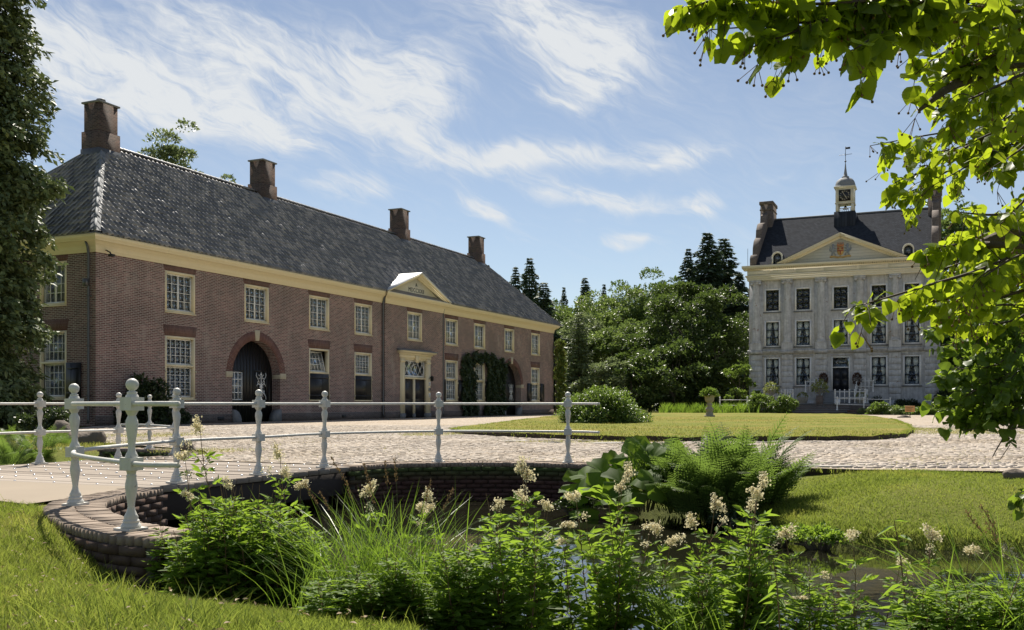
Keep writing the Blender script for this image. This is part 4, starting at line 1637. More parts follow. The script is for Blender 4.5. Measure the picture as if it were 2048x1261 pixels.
# ridge tiles
rd = MB()
x = RX0
while x < RX1:
    n = 7
    V = []
    for xx, r in ((x, .17), (x + .41, .155)):
        V += [(xx, RYc + r * math.cos(t), RZ + .0 + r * .75 * math.sin(t)) for t in np.linspace(-.1, PI + .1, n)]
    rd.add(V, np.array([[i, i + 1, n + i + 1, n + i] for i in range(n - 1)]))
    x += .40
rd.build('ridge_tiles', M['tile'], roof, True)
# lead hips
for a, b in ((A_, R0), (B_, R1), (D_, R0), (C_, R1)):
    a, b = np.array(a), np.array(b)
    d = b - a
    m_ = MB()
    k = 9
    for i in range(k):
        p, q = a + d * i / k, a + d * (i + .992) / k
        m_.tube([p + [0, 0, .085], q + [0, 0, .085 + .006]], .05, 8)
        sgx = 1 if a[0] < 10 else -1
        for wv in ((sgx * .26, 0, 0), (0, (.26 if a[1] < 3 else -.26), 0)):
            wv = np.array(wv)
            dz = 0.015
            m_.quad(p + [0, 0, .085], q + [0, 0, .088], q + wv + [0, 0, .088 + dz], p + wv + [0, 0, .085 + dz])
    m_.build('lead_hip', M['lead'], roof)
# pediment over the bay
pd_ = empty('pediment', (0, 0, 0), 0, coach)
py0, PZ = RISY - .46, 7.66
apx = (PEDX, PZ + PEDH + .02)
zy = lambda z: -OV + (z - E0) / (RZ - E0) * HD
MB().prism([(PEDX - PEDW + .45, PZ - .01), (PEDX + PEDW - .45, PZ - .01), (PEDX, PZ + PEDH - .2)], 'y', RISY - .06, .0).build('tympanum', M['cream2'], pd_)
rk = MB()
for s in (-1, 1):
    for (d0, d1, yy0) in ((.0, .10, py0), (.10, .2, py0 + .12), (.2, .28, py0 + .24)):
        sl = PEDH / PEDW
        pts = [(PEDX + s * PEDW, PZ + .02 - d0), (PEDX, apx[1] - d0), (PEDX, apx[1] - d1), (PEDX + s * (PEDW - .0), PZ + .02 - d1)]
        pts = [(x, max(z, PZ - .02)) for x, z in pts]
        if s > 0: pts = pts[::-1]
        rk.prism(pts, 'y', yy0, RISY + .02)
rk.build('raking_cornice', M['cream'], pd_)
zr = MB()
for s in (-1, 1):
    a = (PEDX + s * (PEDW + .08), py0 - .04, PZ + .03); b = (PEDX, py0 - .04, apx[1] + .03)
    c = (PEDX, zy(apx[1]) + .25, apx[1] + .03); d = (PEDX + s * (PEDW + .08), zy(PZ) + .2, PZ + .03)
    up = np.array([0, 0, .035])
    a, b, c, d = map(np.array, (a, b, c, d))
    V = np.array([a, b, c, d, a + up, b + up, c + up, d + up])
    zr.add(V, np.array([[0, 1, 2, 3], [4, 7, 6, 5], [0, 4, 5, 1], [1, 5, 6, 2], [2, 6, 7, 3], [3, 7, 4, 0]]))
zr.build('lead_roof', simple('pale_lead', (.62, .63, .64), .5, .2, var=.2, scale=2), pd_)


def text(name, body, size, loc, rot, mat, parent, ext=.006, align='CENTER', space=None):
    c = bpy.data.curves.new(name, 'FONT')
    c.body = body
    c.size = size
    c.extrude = ext
    c.align_x = align
    c.align_y = 'CENTER'
    c.materials.append(mat)
    if space: c.space_character = space
    t_ = bpy.data.objects.new(name, c)
    COL.objects.link(t_)
    bpy.context.view_layer.update()
    me = bpy.data.meshes.new_from_object(t_.evaluated_get(bpy.context.evaluated_depsgraph_get()))
    bpy.data.objects.remove(t_)
    return obj(name, me, parent, loc, rot)


text('inscription', 'A', .34, (PEDX, RISY - .066, PZ + .80), (PI / 2, 0, 0), M['iron'], pd_)
text('inscription', 'MDCCXXII', .38, (PEDX, RISY - .066, PZ + .44), (PI / 2, 0, 0), M['iron'], pd_, space=1.12)
MB().box(RIS0 - .2, RIS1 + .2, py0 + .03, RISY + .0, PZ - .018, PZ - .003).build('pediment_ledge', M['lead'], pd_)
# chimneys
for k, cx_ in enumerate((4.75, 16.45, 31.75, 44.25)):
    ch = MB()
    ch.box(cx_ - .55, cx_ + .55, RYc - .46, RYc + .46, 11.6, 14.72)
    ch.box(cx_ - .63, cx_ + .63, RYc - .54, RYc + .54, 11.55, 13.42)
    c_ = ch.build('chimney', M['brick_chimney'], coach)
    bevel(MB().box(cx_ - .64, cx_ + .64, RYc - .55, RYc + .55, 14.72, 14.80).build('chimney_cap', M['greystone'], c_), .01)
    fl = MB()
    for s in (-1, 1):
        if s: continue
        fl.quad((cx_ - .75, RYc + s * .55, RZ - .45), (cx_ + .75, RYc + s * .55, RZ - .45), (cx_ + .8, RYc + s * .95, RZ - .82), (cx_ - .8, RYc + s * .95, RZ - .82))
    fl.box(cx_ - .66, cx_ + .66, RYc - .57, RYc + .57, 12.0, 12.62)
    fl.build('lead_flashing', M['zinc'], c_)
    if k == 0:
        MB().lathe([(.10, 14.8), (.1, 14.95), (.22, 14.96), (.2, 15.03), (.01, 15.06)], 10, (cx_, RYc, 0)).build('chimney_cowl', M['zinc'], c_)
# downpipes
def pipe(parent, x, y, ztop, name='downpipe'):
    m_ = MB().tube([(x, y - .22, ztop + .1), (x, y - .14, ztop - .1), (x, y - .09, ztop - .35), (x, y - .09, .3), (x + .02, y - .14, .12)], .05, 8)
    for z in (1.2, 3.2, 5.2):
        m_.box(x - .07, x + .07, y - .15, y - .0, z, z + .04)
    return m_.build(name, M['zinc'], parent, True)
pipe(coach, RIS0 - .14, 0, 7.3)
pipe(coach, RIS1 + .16, 0, 7.3)
pipe(side_root, DEP - .30, 0, 7.3)
ev = MB().box(DEP - .42, DEP - .24, -.28, -.10, 5.62, 5.9)
ev.build('wall_lamp', M['zinc'], side_root)
cc = MB().tube([(.45, -.08, 7.1), (.45, -.3, 7.0), (.45, -.34, 6.9)], .03, 6)
cc.box(.36, .54, -.48, -.28, 6.83, 6.92)
cc.build('security_camera', M['iron'], coach)
for xx in (7.1, 17.3):
    MB().box(xx, xx + .45, -.03, .0, .12, .3).build('vent', M['iron'], coach)


def flatten(root):
    """hand the children of a helper Empty to its own parent, keeping their place"""
    base = root.matrix_basis.copy()
    for c in list(root.children):
        mb_ = c.matrix_basis.copy()
        c.parent = root.parent
        c.matrix_basis = base @ mb_
    bpy.data.objects.remove(root)


for o in [o for o in bpy.data.objects if o.type == 'EMPTY' and o.name.split('.')[0] in ('tilted_sash', 'bay_window', 'rear_cornice', 'end_wall')]:
    flatten(o)
# ---------------------------------------------------------------- castle
CW, CD = 17.04, 16.0
RC = math.atan2(VY, VX)
castle = tag(empty('manor_house', (23.09, 95.0, 0), RC), 'grey stucco manor house with half columns, pediment, slate roof and clock turret', 'building')
# local: x along the front, y into the house, front face y = 0
WCOL = [(1.48, 2.98), (4.33, 5.85), (7.74, 9.26), (11.10, 12.62), (13.94, 15.46)]
ROWS = [(2.59, 5.36), (6.38, 8.90), (9.76, 12.0)]
COLX = [.72, 3.65, 6.75, 10.22, 13.27, 16.32]
cops = []
for c, (a, b) in enumerate(WCOL):
    for r, (z0, z1) in enumerate(ROWS):
        if c == 2 and r == 0: cops.append((7.66, 9.34, 2.15, 5.36))
        else: cops.append((a, b, z0, z1))
cw_ = MB()
wall_grid(cw_, 0, CW, 0, 12.9, 0, cops, .22)
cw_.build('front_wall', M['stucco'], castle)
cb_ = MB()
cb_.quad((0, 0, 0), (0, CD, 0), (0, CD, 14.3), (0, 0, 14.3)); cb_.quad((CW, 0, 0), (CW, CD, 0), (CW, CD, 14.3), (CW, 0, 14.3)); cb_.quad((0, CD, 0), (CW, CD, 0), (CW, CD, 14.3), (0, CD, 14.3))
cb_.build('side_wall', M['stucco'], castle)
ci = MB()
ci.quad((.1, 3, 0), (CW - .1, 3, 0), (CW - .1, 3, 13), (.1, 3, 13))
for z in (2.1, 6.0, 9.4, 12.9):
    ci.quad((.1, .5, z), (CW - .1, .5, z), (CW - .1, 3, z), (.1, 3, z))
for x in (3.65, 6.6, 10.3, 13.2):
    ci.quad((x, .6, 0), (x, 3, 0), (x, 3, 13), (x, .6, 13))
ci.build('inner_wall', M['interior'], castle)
# rusticated lower storey: block courses on the pilasters
cour = [(1.30 + k * .545, 1.30 + (k + 1) * .545 - .045) for k in range(8)]
for x in COLX:
    for z0, z1 in cour:
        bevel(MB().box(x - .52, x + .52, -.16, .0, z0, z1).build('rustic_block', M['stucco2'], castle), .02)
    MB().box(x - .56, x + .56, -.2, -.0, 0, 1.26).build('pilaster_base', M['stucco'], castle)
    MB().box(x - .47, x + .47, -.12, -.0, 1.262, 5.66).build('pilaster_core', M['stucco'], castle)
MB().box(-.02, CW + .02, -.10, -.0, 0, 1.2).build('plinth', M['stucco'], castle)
# string course
sc_ = MB()
PRS = [(.0, 5.70), (-.16, 5.70), (-.18, 5.82), (-.26, 5.86), (-.30, 5.98), (-.30, 6.05), (.0, 6.10)]
sc_.prism(PRS, 'x', -.12, CW + .12)
for x in COLX:
    sc_.box(x - .6, x + .6, -.40, -.0, 5.72, 6.06)
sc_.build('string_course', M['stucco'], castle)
# half columns with pedestals and capitals
for x in COLX:
    cl = MB()
    half = (-PI, 0)
    cl.box(x - .52, x + .52, -.40, .0, 6.07, 6.72)
    cl.lathe([(.47, 6.72), (.48, 6.80), (.43, 6.86), (.45, 6.93), (.37, 6.98), (.365, 8.5), (.35, 10.5), (.32, 12.3), (.35, 12.33), (.35, 12.38)], 14, (x, -.02, 0), half)
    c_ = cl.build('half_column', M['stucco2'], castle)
    for p_ in c_.data.polygons: p_.use_smooth = True
    smooth_by_angle(c_)
    cp = MB()
    cp.lathe([(.33, 12.38), (.40, 12.5), (.40, 12.55)], 12, (x, -.02, 0), half)
    for s in (-1, 1):
        cp.tube([(x + s * .38, -.44, 12.52), (x + s * .38, .0, 12.52)], .14, 10)
    cp.box(x - .52, x + .52, -.46, .0, 12.64, 12.80)
    cp.box(x - .42, x + .42, -.42, .0, 12.5, 12.64)
    cp.build('capital', M['stucco'], castle)
    # shallow pilaster strips beside the column
    MB().box(x - .62, x + .62, -.045, .0, 6.07, 12.8).build('pilaster_strip', M['stucco'], castle)
# entablature
en = MB()
en.box(-.1, CW + .1, -.42, .3, 12.81, 12.98)
en.box(-.14, CW + .14, -.46, .3, 12.982, 13.16)
en.prism([(.3, 13.162), (-.46, 13.162), (-.58, 13.24), (-.58, 13.30), (.3, 13.30)], 'x', -.26, CW + .26)
en.box(-.1, CW + .1, -.40, .3, 13.302, 13.82)
en.prism([(.3, 13.96), (-.62, 13.96), (-.82, 14.02), (-.86, 14.1), (-.90, 14.22), (.3, 14.30)], 'x', -.55, CW + .55)
en.build('entablature', M['cream2'], castle)
fp = MB()
xx = [0.0, 2.2, 4.4, 6.9, 10.1, 12.6, 14.8, CW]
for a, b in zip(xx[:-1], xx[1:]):
    fp.box(a + .12, b - .12, -.425, -.40, 13.38, 13.74)
fp.build('frieze_panel', M['cream2'], castle)
dn = MB()
x = -.4
dn.box(-.45, CW + .45, -.52, .2, 13.822, 13.87)
while x < CW + .4:
    dn.box(x, x + .10, -.60, -.40, 13.87, 13.958)
    x += .19
dn.build('dentil_band', M['cream'], castle)
MB().box(-.3, CW + .3, -.43, -.415, 12.80, 12.808).build('gilt_line', M['cream'], castle)
# windows
NIGHT = simple('dark_window_paint', (.02, .022, .028), .4, var=.3)
M['night'] = NIGHT
for c, (a, b) in enumerate(WCOL):
    for r, (z0, z1) in enumerate(ROWS):
        if c == 2 and r == 0: continue
        fm = MB()
        f = .14
        fm.box(a, a + f, -.03, .2, z0, z1); fm.box(b - f, b, -.03, .2, z0, z1); fm.box(a + f, b - f, -.03, .2, z1 - f, z1); fm.box(a + f, b - f, -.03, .2, z0, z0 + f * .8)
        w_ = fm.build('window', M['white'], castle)
        MB().box(a - .1, b + .1, -.10, .04, z0 - .12, z0 - .002).build('sill', M['greystone'], w_)
        sash(w_, a + f, b - f, z0 + f * .8, z1 - f, .10, 2, 3, .045, .055, single=True, mat='night')
        if r < 2:
            for s in (-1, 1):
                cur = MB()
                xm, hw, hh = (a + b) / 2, (b - a) / 2 - f, z1 - z0 - 2 * f
                n, mrow = 14, 10
                P = []
                cut = random.uniform(.08, .16); wide = random.uniform(.50, .62)
                for j in range(mrow + 1):
                    t = j / mrow
                    inner = (cut + (wide - cut) * min(1, t * 1.25) ** 1.3 - (.12 * max(0, t - .8) / .2 if r == 0 else .05 * max(0, t - .8) / .2)) * hw
                    for k in range(n + 1):
                        q = k / n
                        xx_ = xm + s * (hw - (hw - inner) * (1 - q))
                        P.append((xx_, .30 + .035 * math.sin(q * 22 + t * 1.2), z1 - f - t * hh))
                P = np.array(P)
                F = [[j * (n + 1) + k, j * (n + 1) + k + 1, (j + 1) * (n + 1) + k + 1, (j + 1) * (n + 1) + k] for j in range(mrow) for k in range(n)]
                cur.add(P, np.array(F)).build('curtain', M['curtain'], w_, True)
        # slight plaster hood over the ground-floor windows
    MB().box(a - .16, b + .16, -.05, .0, 5.40, 5.55).build('window_head', M['stucco'], castle)
# door
ent = empty('entrance', (0, 0, 0), 0, castle)
a, b = 7.66, 9.34
fd = MB()
fd.box(a, a + .12, .02, .2, 2.15, 5.36); fd.box(b - .12, b, .02, .2, 2.15, 5.36); fd.box(a + .12, b - .12, .02, .2, 5.24, 5.36); fd.box(a + .12, b - .12, .02, .2, 4.28, 4.38)
fd.build('door_frame', M['white'], ent)
MB().box(a + .12, b - .12, .12, .126, 4.38, 5.24).build('fanlight', M['glass'], ent)
for q0, q1 in ((a + .12, (a + b) / 2 - .01), ((a + b) / 2 + .01, b - .12)):
    dd = MB().box(q0, q1, .12, .18, 2.17, 4.28)
    dd.box(q0 + .1, q1 - .1, .10, .119, 2.35, 3.1); dd.box(q0 + .1, q1 - .1, .10, .119, 3.25, 4.15)
    dd.build('door', M['night'], ent)
# roof between parapet gables
rf = MB()
RY0, RYZ0, RYM, RYZ = -.3, 14.32, 8.0, 20.1
rf.quad((.72, RY0, RYZ0), (CW - .72, RY0, RYZ0), (CW - .72, RYM, RYZ), (.72, RYM, RYZ))
rf.quad((.72, RYM, RYZ), (CW - .72, RYM, RYZ), (CW - .72, 2 * RYM - RY0, RYZ0), (.72, 2 * RYM - RY0, RYZ0))
rl = math.hypot(RYM - RY0, RYZ - RYZ0)


def slate_slope(w, l, mat):
    """slope mesh in its own plane so the slates lie along it"""
    return MB().quad((0, 0, 0), (w, 0, 0), (w, l, 0), (0, l, 0)).mesh('roof', mat)
sl_ang = math.atan2(RYZ - RYZ0, RYM - RY0)
roofc = obj('roof', slate_slope(CW - 1.44, rl, M['slate']), castle, (.72, RY0, RYZ0), (sl_ang, 0, 0))
obj('rear_roof', slate_slope(CW - 1.44, rl, M['slate']), castle, (CW - .72, 2 * RYM - RY0, RYZ0), (sl_ang, 0, PI))
MB().tube([(.7, RYM, RYZ + .03), (CW - .7, RYM, RYZ + .03)], .09, 8).build('ridge', M['lead'], castle)
gab = [(-.25, 14.3), (-.25, 15.0), (.05, 15.35), (.5, 15.45), (.95, 15.3), (1.15, 15.5), (1.3, 16.3), (1.8, 17.0), (2.5, 17.4), (2.9, 17.5), (3.1, 18.3), (3.8, 19.0), (4.8, 19.3), (5.4, 19.4), (5.6, 20.2), (6.6, 20.6)]
gab = gab + [(16 - y, z) for y, z in gab[::-1]]
for x0, x1, flip in ((.12, .72, 0), (CW - .72, CW - .12, 1)):
    g_ = MB().prism(gab, 'x', x0, x1)
    o = bevel(g_.build('gable_parapet', M['gable_brick'], castle), .04)
    c0, c1 = (-.05, 1.15) if not flip else (CW - 1.1, CW + .05)
    ch = MB().box(c0, c1, 6.6, 9.4, 14.3, 21.7)
    ch.box(c0 - .1, c1 + .1, 6.5, 9.5, 21.5, 21.72 + .1)
    ch.box(c0 - .06, c1 + .06, 6.54, 9.46, 20.9, 21.02)
    ch.build('chimney', M['gable_brick'], castle)
# pediment
pdc = empty('pediment', (0, 0, 0), 0, castle)
p0, p1, pm_, pz, ph = 2.75, 14.28, 8.52, 14.31, 2.55
MB().prism([(p0 + .6, pz), (p1 - .6, pz), (pm_, pz + ph - .35)], 'y', -.40, -.30).build('tympanum', painted('tympanum_boards', (.56, .54, .46), .6, .3), pdc)
bl = MB()
for k in range(1, 8):
    z = pz + k * .28
    hwid = (pm_ - p0 - .6) * (1 - (z - pz) / (ph - .35)) - .05
    if hwid > .1: bl.box(pm_ - hwid, pm_ + hwid, -.404, -.40, z, z + .014)
bl.build('board_joint', M['greystone'], pdc)
rk = MB(); dn2 = MB(); rk2 = MB()
for s in (-1, 1):
    hwid = pm_ - p0
    def line(d):      # (x, z) at eave and apex for depth d below the top edge
        return (pm_ + s * hwid, pz + .02 - d), (pm_, pz + ph - d)
    for d0, d1, y0, tgt in ((.0, .14, -.92, rk), (.14, .26, -.80, rk), (.40, .50, -.5, rk)):
        (xa, za), (xb, zb) = line(d0); (xc, zc), (xd, zd) = line(d1)
        f0, f1 = (.02 + d0) and 0, 0
        # cut the lower ends on the cornice
        def cut(d):
            (xa, za), (xb, zb) = line(d)
            t = max(0, (pz + .0 - za) / (zb - za))
            return (xa + (xb - xa) * t, za + (zb - za) * t)
        pts = [cut(d0), (xb, zb), (xd, zd), cut(d1)]
        if s > 0: pts = pts[::-1]
        tgt.prism(pts, 'y', y0, -.3)
    (xa, za), (xb, zb) = line(.26)
    L_ = math.hypot(xb - xa, zb - za)
    nd = int(L_ / .2)
    for k in range(4, nd):
        t = k / nd
        cx_, cz_ = xa + (xb - xa) * t, za + (zb - za) * t
        dn2.box(cx_ - .055, cx_ + .055, -.66, -.32, cz_ - .13, cz_)
    pts = [(xa + (xb - xa) * .1, za + (zb - za) * .1), (xb, zb), (xb, zb - .16), (xa + (xb - xa) * .1, za + (zb - za) * .1 - .16)]
    if s > 0: pts = pts[::-1]
    rk2.prism(pts, 'y', -.56, -.3)
rk.build('raking_cornice', M['cream2'], pdc); dn2.build('dentils', M['cream'], pdc); rk2.build('dentil_band', M['cream'], pdc)
pr_ = MB()
for s in (-1, 1):
    sy = lambda z: RY0 + (z - RYZ0) / (RYZ - RYZ0) * (RYM - RY0)
    pr_.quad((pm_ + s * (pm_ - p0 + .1), -.94, pz + .03), (pm_, -.94, pz + ph + .03), (pm_, sy(pz + ph) + .3, pz + ph + .03), (pm_ + s * (pm_ - p0 + .1), sy(pz) + .3, pz + .03))
pr_.build('pediment_roof', M['lead'], pdc)
# coat of arms: crowned shield between two supporters on a scroll
arms = empty('coat_of_arms', (pm_, -.40, pz + .28), 0, castle)
sh = [(-.30, .95), (.30, .95), (.30, .5), (.22, .3), (0, .16), (-.22, .3), (-.30, .5)]
MB().prism(sh, 'y', -.08, -.005).build('shield', M['gold'], arms)
q = MB().box(-.28, .28, -.092, -.081, .56, .66); q.box(-.05, .05, -.092, -.081, .3, .55); q.box(-.26, -.12, -.092, -.081, .74, .9); q.box(.1, .24, -.092, -.081, .74, .9)
q.build('shield_charges', M['red'], arms)
q = MB().box(-.28, .28, -.09, -.01, 1.0, 1.12)
for k in range(5):
    x = -.26 + k * .13
    q.prism([(x - .055, 1.12), (x + .055, 1.12), (x, 1.36)], 'y', -.085, -.015)
    q.ball((x, -.05, 1.38), .035, 6, 4)
q.build('crown', simple('coral_gold', (.55, .22, .08), .45, .2, var=.2), arms)
lion = [(.36, .2), (.5, .22), (.52, .42), (.62, .38), (.72, .2), (.86, .2), (.82, .3), (.78, .45), (.84, .62), (.95, .6), (1.0, .75), (.93, .95), (.98, 1.08), (.9, 1.04), (.88, .9), (.93, .74),
        (.84, .76), (.76, .86), (.74, 1.0), (.80, 1.16), (.72, 1.28), (.58, 1.26), (.5, 1.14), (.42, 1.12), (.46, 1.02), (.56, 1.0), (.54, .9), (.40, .92), (.34, .86), (.40, .8), (.52, .78), (.56, .7), (.42, .66), (.36, .6), (.44, .56), (.56, .56), (.54, .48), (.42, .34)]
for s in (-1, 1):
    pts = [(s * x, z) for x, z in lion]
    if s < 0: pts = pts[::-1]
    MB().prism(pts, 'y', -.07, -.01).build('supporter', M['blueg'], arms)
sc2 = [(-.98, .1), (-.8, .2), (-.5, .16), (-.2, .08), (0, .12), (.2, .08), (.5, .16), (.8, .2), (.98, .1), (.9, .0), (.6, .04), (.25, -.08), (0, -.02), (-.25, -.08), (-.6, .04), (-.9, .0)]
MB().prism(sc2[::-1], 'y', -.1, -.012).build('scroll', M['gold'], arms)
# dormers with round tops
for cx_ in (2.72, 14.4):
    dm = MB()
    arc = [(cx_ - .5, 14.32), (cx_ - .5, 15.05)] + [(cx_ - .5 * math.cos(t), 15.05 + .5 * math.sin(t)) for t in np.linspace(0, PI, 11)[1:-1]] + [(cx_ + .5, 15.05), (cx_ + .5, 14.32)]
    inn = [(cx_ + (x - cx_) * .76, 14.32 + (z - 14.32) * .86) for x, z in arc]
    n = len(arc)
    for k in range(n - 1):
        pts = [arc[k], arc[k + 1], inn[k + 1], inn[k]]
        dm.prism(pts, 'y', -.22, -.05)
    dmo = dm.build('dormer', M['cream2'], castle)
    MB().prism(inn, 'y', -.12, -.1).build('dormer_light', M['glass'], dmo)
    MB().prism(arc, 'y', -.048, 2.6).build('dormer_roof', M['slate'], dmo)
# clock turret
tur = empty('clock_turret', (8.32, 6.75, 0), 0, castle)
MB().box(-1.0, 1.0, -1.0, 1.0, 17.6, 20.02).build('turret_base', M['slate'], tur)
tb = MB()
for sx in (-1, 1):
    for sy in (-1, 1):
        tb.box(min(sx * .86, sx * .60), max(sx * .86, sx * .60), min(sy * .86, sy * .6), max(sy * .86, sy * .6), 20.02, 20.86)
tb.box(-.92, .92, -.92, .92, 20.86, 20.96)
tb.box(-.84, .84, -.84, .84, 20.96, 22.34)
for s in (-1, 1):
    for t_ in (-1, 1):
        tb.box(min(s * .87, s * .70), max(s * .87, s * .70), min(t_ * .87, t_ * .7), max(t_ * .87, t_ * .7), 20.96, 22.34)
tb.box(-.90, .90, -.90, .90, 22.34, 22.44)
tb.box(-1.02, 1.02, -1.02, 1.02, 22.44, 22.56)
tb.build('lantern', M['cream2'], tur)
bl = MB()
for k in range(7):
    bl.tube([(-.54 + k * .18, -.72, 20.04), (-.54 + k * .18, -.72, 20.36)], .035, 6)
bl.box(-.62, .62, -.76, -.68, 20.36, 20.42)
bl.build('balustrade', M['white'], tur)
MB().lathe([(.005, 20.78), (.09, 20.76), (.13, 20.6), (.2, 20.48), (.28, 20.4)], 12).build('bell', M['iron'], tur, True)
MB().lathe([(1.30, 22.56), (1.26, 22.62), (1.18, 22.68), (1.17, 22.85), (1.08, 23.1), (.88, 23.32), (.6, 23.48), (.36, 23.55), (.44, 23.6), (.42, 23.66), (.26, 23.7), (.17, 24.05), (.1, 24.5), (.055, 24.95), (.03, 25.1)], 8).build('dome', M['lead'], tur, rot=(0, 0, PI / 8), scale=(.86, .86, 1))
MB().ball((0, 0, 25.2), .1, 10, 6).build('spire_ball', M['iron'], tur, True)
wvn = MB().tube([(0, 0, 25.2), (0, 0, 26.7)], .028, 6)
wvn.tube([(-.62, 0, 25.86), (.62, 0, 25.9)], .022, 5); wvn.tube([(0, -.5, 25.88), (0, .5, 25.88)], .022, 5)
wvn.box(.03, .45, -.012, .012, 26.42, 26.62)
wvn.build('weather_vane', M['iron'], tur)
ck = MB().box(-.56, .56, -.90, -.845, 21.08, 22.20)
cko = ck.build('clock_face', M['black'], tur)
cm = MB()
for h in range(12):
    t = h * PI / 6
    sx, cz = math.sin(t), math.cos(t)
    w2 = .05 if h % 3 else .035
    for off in ((-.03, .03) if h in (0, 2, 6, 7, 8, 11) else (0,)):
        p = np.array([sx, cz]); tn = np.array([cz, -sx])
        a_, b__ = p * .35 + tn * off * 1.4, p * .48 + tn * off * 1.4
        q = tn * w2 * .5
        pts = [tuple(a_ - q), tuple(b__ - q), tuple(b__ + q), tuple(a_ + q)]
        cm.prism([(x, z + 21.64) for x, z in pts], 'y', -.912, -.901)
for ang, l, w2 in ((math.radians(-30), .46, .05), (math.radians(147), .34, .07)):
    p = np.array([math.sin(ang), math.cos(ang)]); tn = np.array([p[1], -p[0]])
    pts = [-p * .08 - tn * w2 * .4, p * l * .8 - tn * w2 * .6, p * l, p * l * .8 + tn * w2 * .6, -p * .08 + tn * w2 * .4]
    cm.prism([(x, z + 21.64) for x, z in pts], 'y', -.925, -.914)
cm.build('clock_hands', M['stone'], tur)
# lightning rod on the gable
MB().tube([(-.1, -.1, 14.3), (-.1, -.1, 16.0)], .02, 5).build('lightning_rod', M['iron'], castle)

# ---------------------------------------------------------------- terrace in front of the castle
CASTLE_M = Matrix.Translation((23.09, 95.0, 0)) @ Matrix.Rotation(RC, 4, 'Z')


def CP(x, y, z=0):
    return CASTLE_M @ Vector((x, y, z))


def at_castle(name):
    o = empty(name, (23.09, 95.0, 0), RC)
    return o


ter = tag(at_castle('entrance_terrace'), 'brick terrace with stone edged steps before the manor door', 'terrace')
TZ_ = .86
MB().box(3.2, 11.3, -6.2, -.21, 0, TZ_).build('terrace_base', M['brick_plinth'], ter)
MB().box(3.15, 11.35, -6.25, -.205, TZ_ + .002, TZ_ + .09).build('paving', M['greystone'], ter)
for k in range(4):
    bevel(MB().box(5.2, 9.9, -6.25 - (k + 1) * .36, -6.252 - k * .36, .0, TZ_ - .1 - k * .19).build('step', M['brick_plinth'], ter), .015)
    bevel(MB().box(5.15, 9.95, -6.27 - (k + 1) * .36, -6.254 - k * .36, TZ_ - .098 - k * .19, TZ_ - .05 - k * .19).build('tread', M['greystone'], ter), .01)
for k in range(7):
    bevel(MB().box(7.3, 9.7, -.7 - k * .33 - .33, -.7 - k * .33, TZ_ + .092, 2.13 - (k + 1) * .145).build('door_step', M['greystone'], ter), .012)
MB().box(7.1, 9.9, -.698, -.205, TZ_ + .092, 2.13).build('landing', M['greystone'], ter)


def fence(root, pts, h=1.1, rails=(1.0, .5), r=.055, rr=.034, ball=True, mid=0, z=0.):
    """white posts at pts with rails between; mid = extra slim balusters between posts"""
    for p in pts:
        m_ = MB().lathe([(r * 1.7, 0), (r * 1.7, .05), (r, .08), (r * 1.25, h * .25), (r * .9, h * .4), (r * 1.3, h * .48), (r * .9, h * .55), (r * 1.3, h * .78), (r, h * .9), (r * 1.4, h * .93), (r * .6, h)], 8)
        if ball: m_.ball((0, 0, h + r * 1.1), r * 1.4, 8, 6)
        m_.build('post', M['white'], root, True, loc=(p[0], p[1], p[2]))
    m2 = MB()
    for a, b in zip(pts[:-1], pts[1:]):
        a, b = np.array(a), np.array(b)
        for z_ in rails:
            m2.tube([a + [0, 0, z_], b + [0, 0, z_]], rr, 6)
        for k in range(1, mid + 1):
            q = a + (b - a) * k / (mid + 1)
            m2.tube([q + [0, 0, .02], q + [0, 0, rails[0] + .12]], rr * 1.1, 6)
            m2.ball(tuple(q + [0, 0, rails[0] + .16]), rr * 2, 6, 4)
    m2.build('rail', M['white'], root, True)


T2 = TZ_ + .092
f1 = tag(at_castle('terrace_fence'), 'white iron fence on the terrace left of the entrance steps, behind the two round shrubs', 'fence', 'white fences at the manor door')
fence(f1, [(3.3, -5.9, T2), (4.3, -6.0, T2), (5.0, -6.0, T2)], mid=2)
f2 = tag(at_castle('terrace_fence'), 'white iron fence with upright bars on the terrace right of the planter', 'fence', 'white fences at the manor door')
fence(f2, [(8.6, -6.0, T2), (9.8, -6.0, T2), (11.1, -6.0, T2), (11.1, -3.4, T2)], mid=2)
f3 = tag(at_castle('ramp_fence'), 'low white two-rail fence on the brick edge in front of the terrace', 'fence', 'white fences at the manor door')
fence(f3, [(9.0, -8.2, .35), (11.2, -8.7, .3), (13.3, -9.2, .25)], h=1.05)
f4 = tag(at_castle('side_fence'), 'short white two-rail fence standing left of the round shrubs', 'fence', 'white fences at the manor door')
fence(f4, [(-1.0, -8.6, .25), (1.4, -8.4, .25), (3.2, -8.2, .25)], h=1.15)
f5 = tag(at_castle('stair_rail'), 'white iron hand rail on the left of the door stairs', 'fence', 'white fences at the manor door')
fence(f5, [(7.0, -2.9, T2), (7.0, -.6, 2.0), (5.4, -.6, 2.0)], h=.95, mid=3)
f6 = tag(at_castle('stair_rail'), 'white iron hand rail on the right of the door stairs', 'fence', 'white fences at the manor door')
fence(f6, [(10.0, -2.9, T2), (10.0, -.6, 2.0), (11.4, -.6, 2.0)], h=.95, mid=3)
lw = tag(at_castle('low_brick_wall'), 'low brick edge wall under the white fence right of the steps', 'wall')
MB().box(9.95, 13.6, -9.5, -8.0, 0, .28).build('brickwork', M['brick_plinth'], lw)
MB().box(9.9, 13.65, -9.55, -7.95, .282, .34).build('coping', M['brick_vert'], lw)
lw2 = tag(at_castle('low_brick_wall'), 'low brick edge wall left of the round shrubs', 'wall')
MB().box(-1.4, 3.4, -8.8, -8.2, 0, .26).build('brickwork', M['brick_plinth'], lw2)
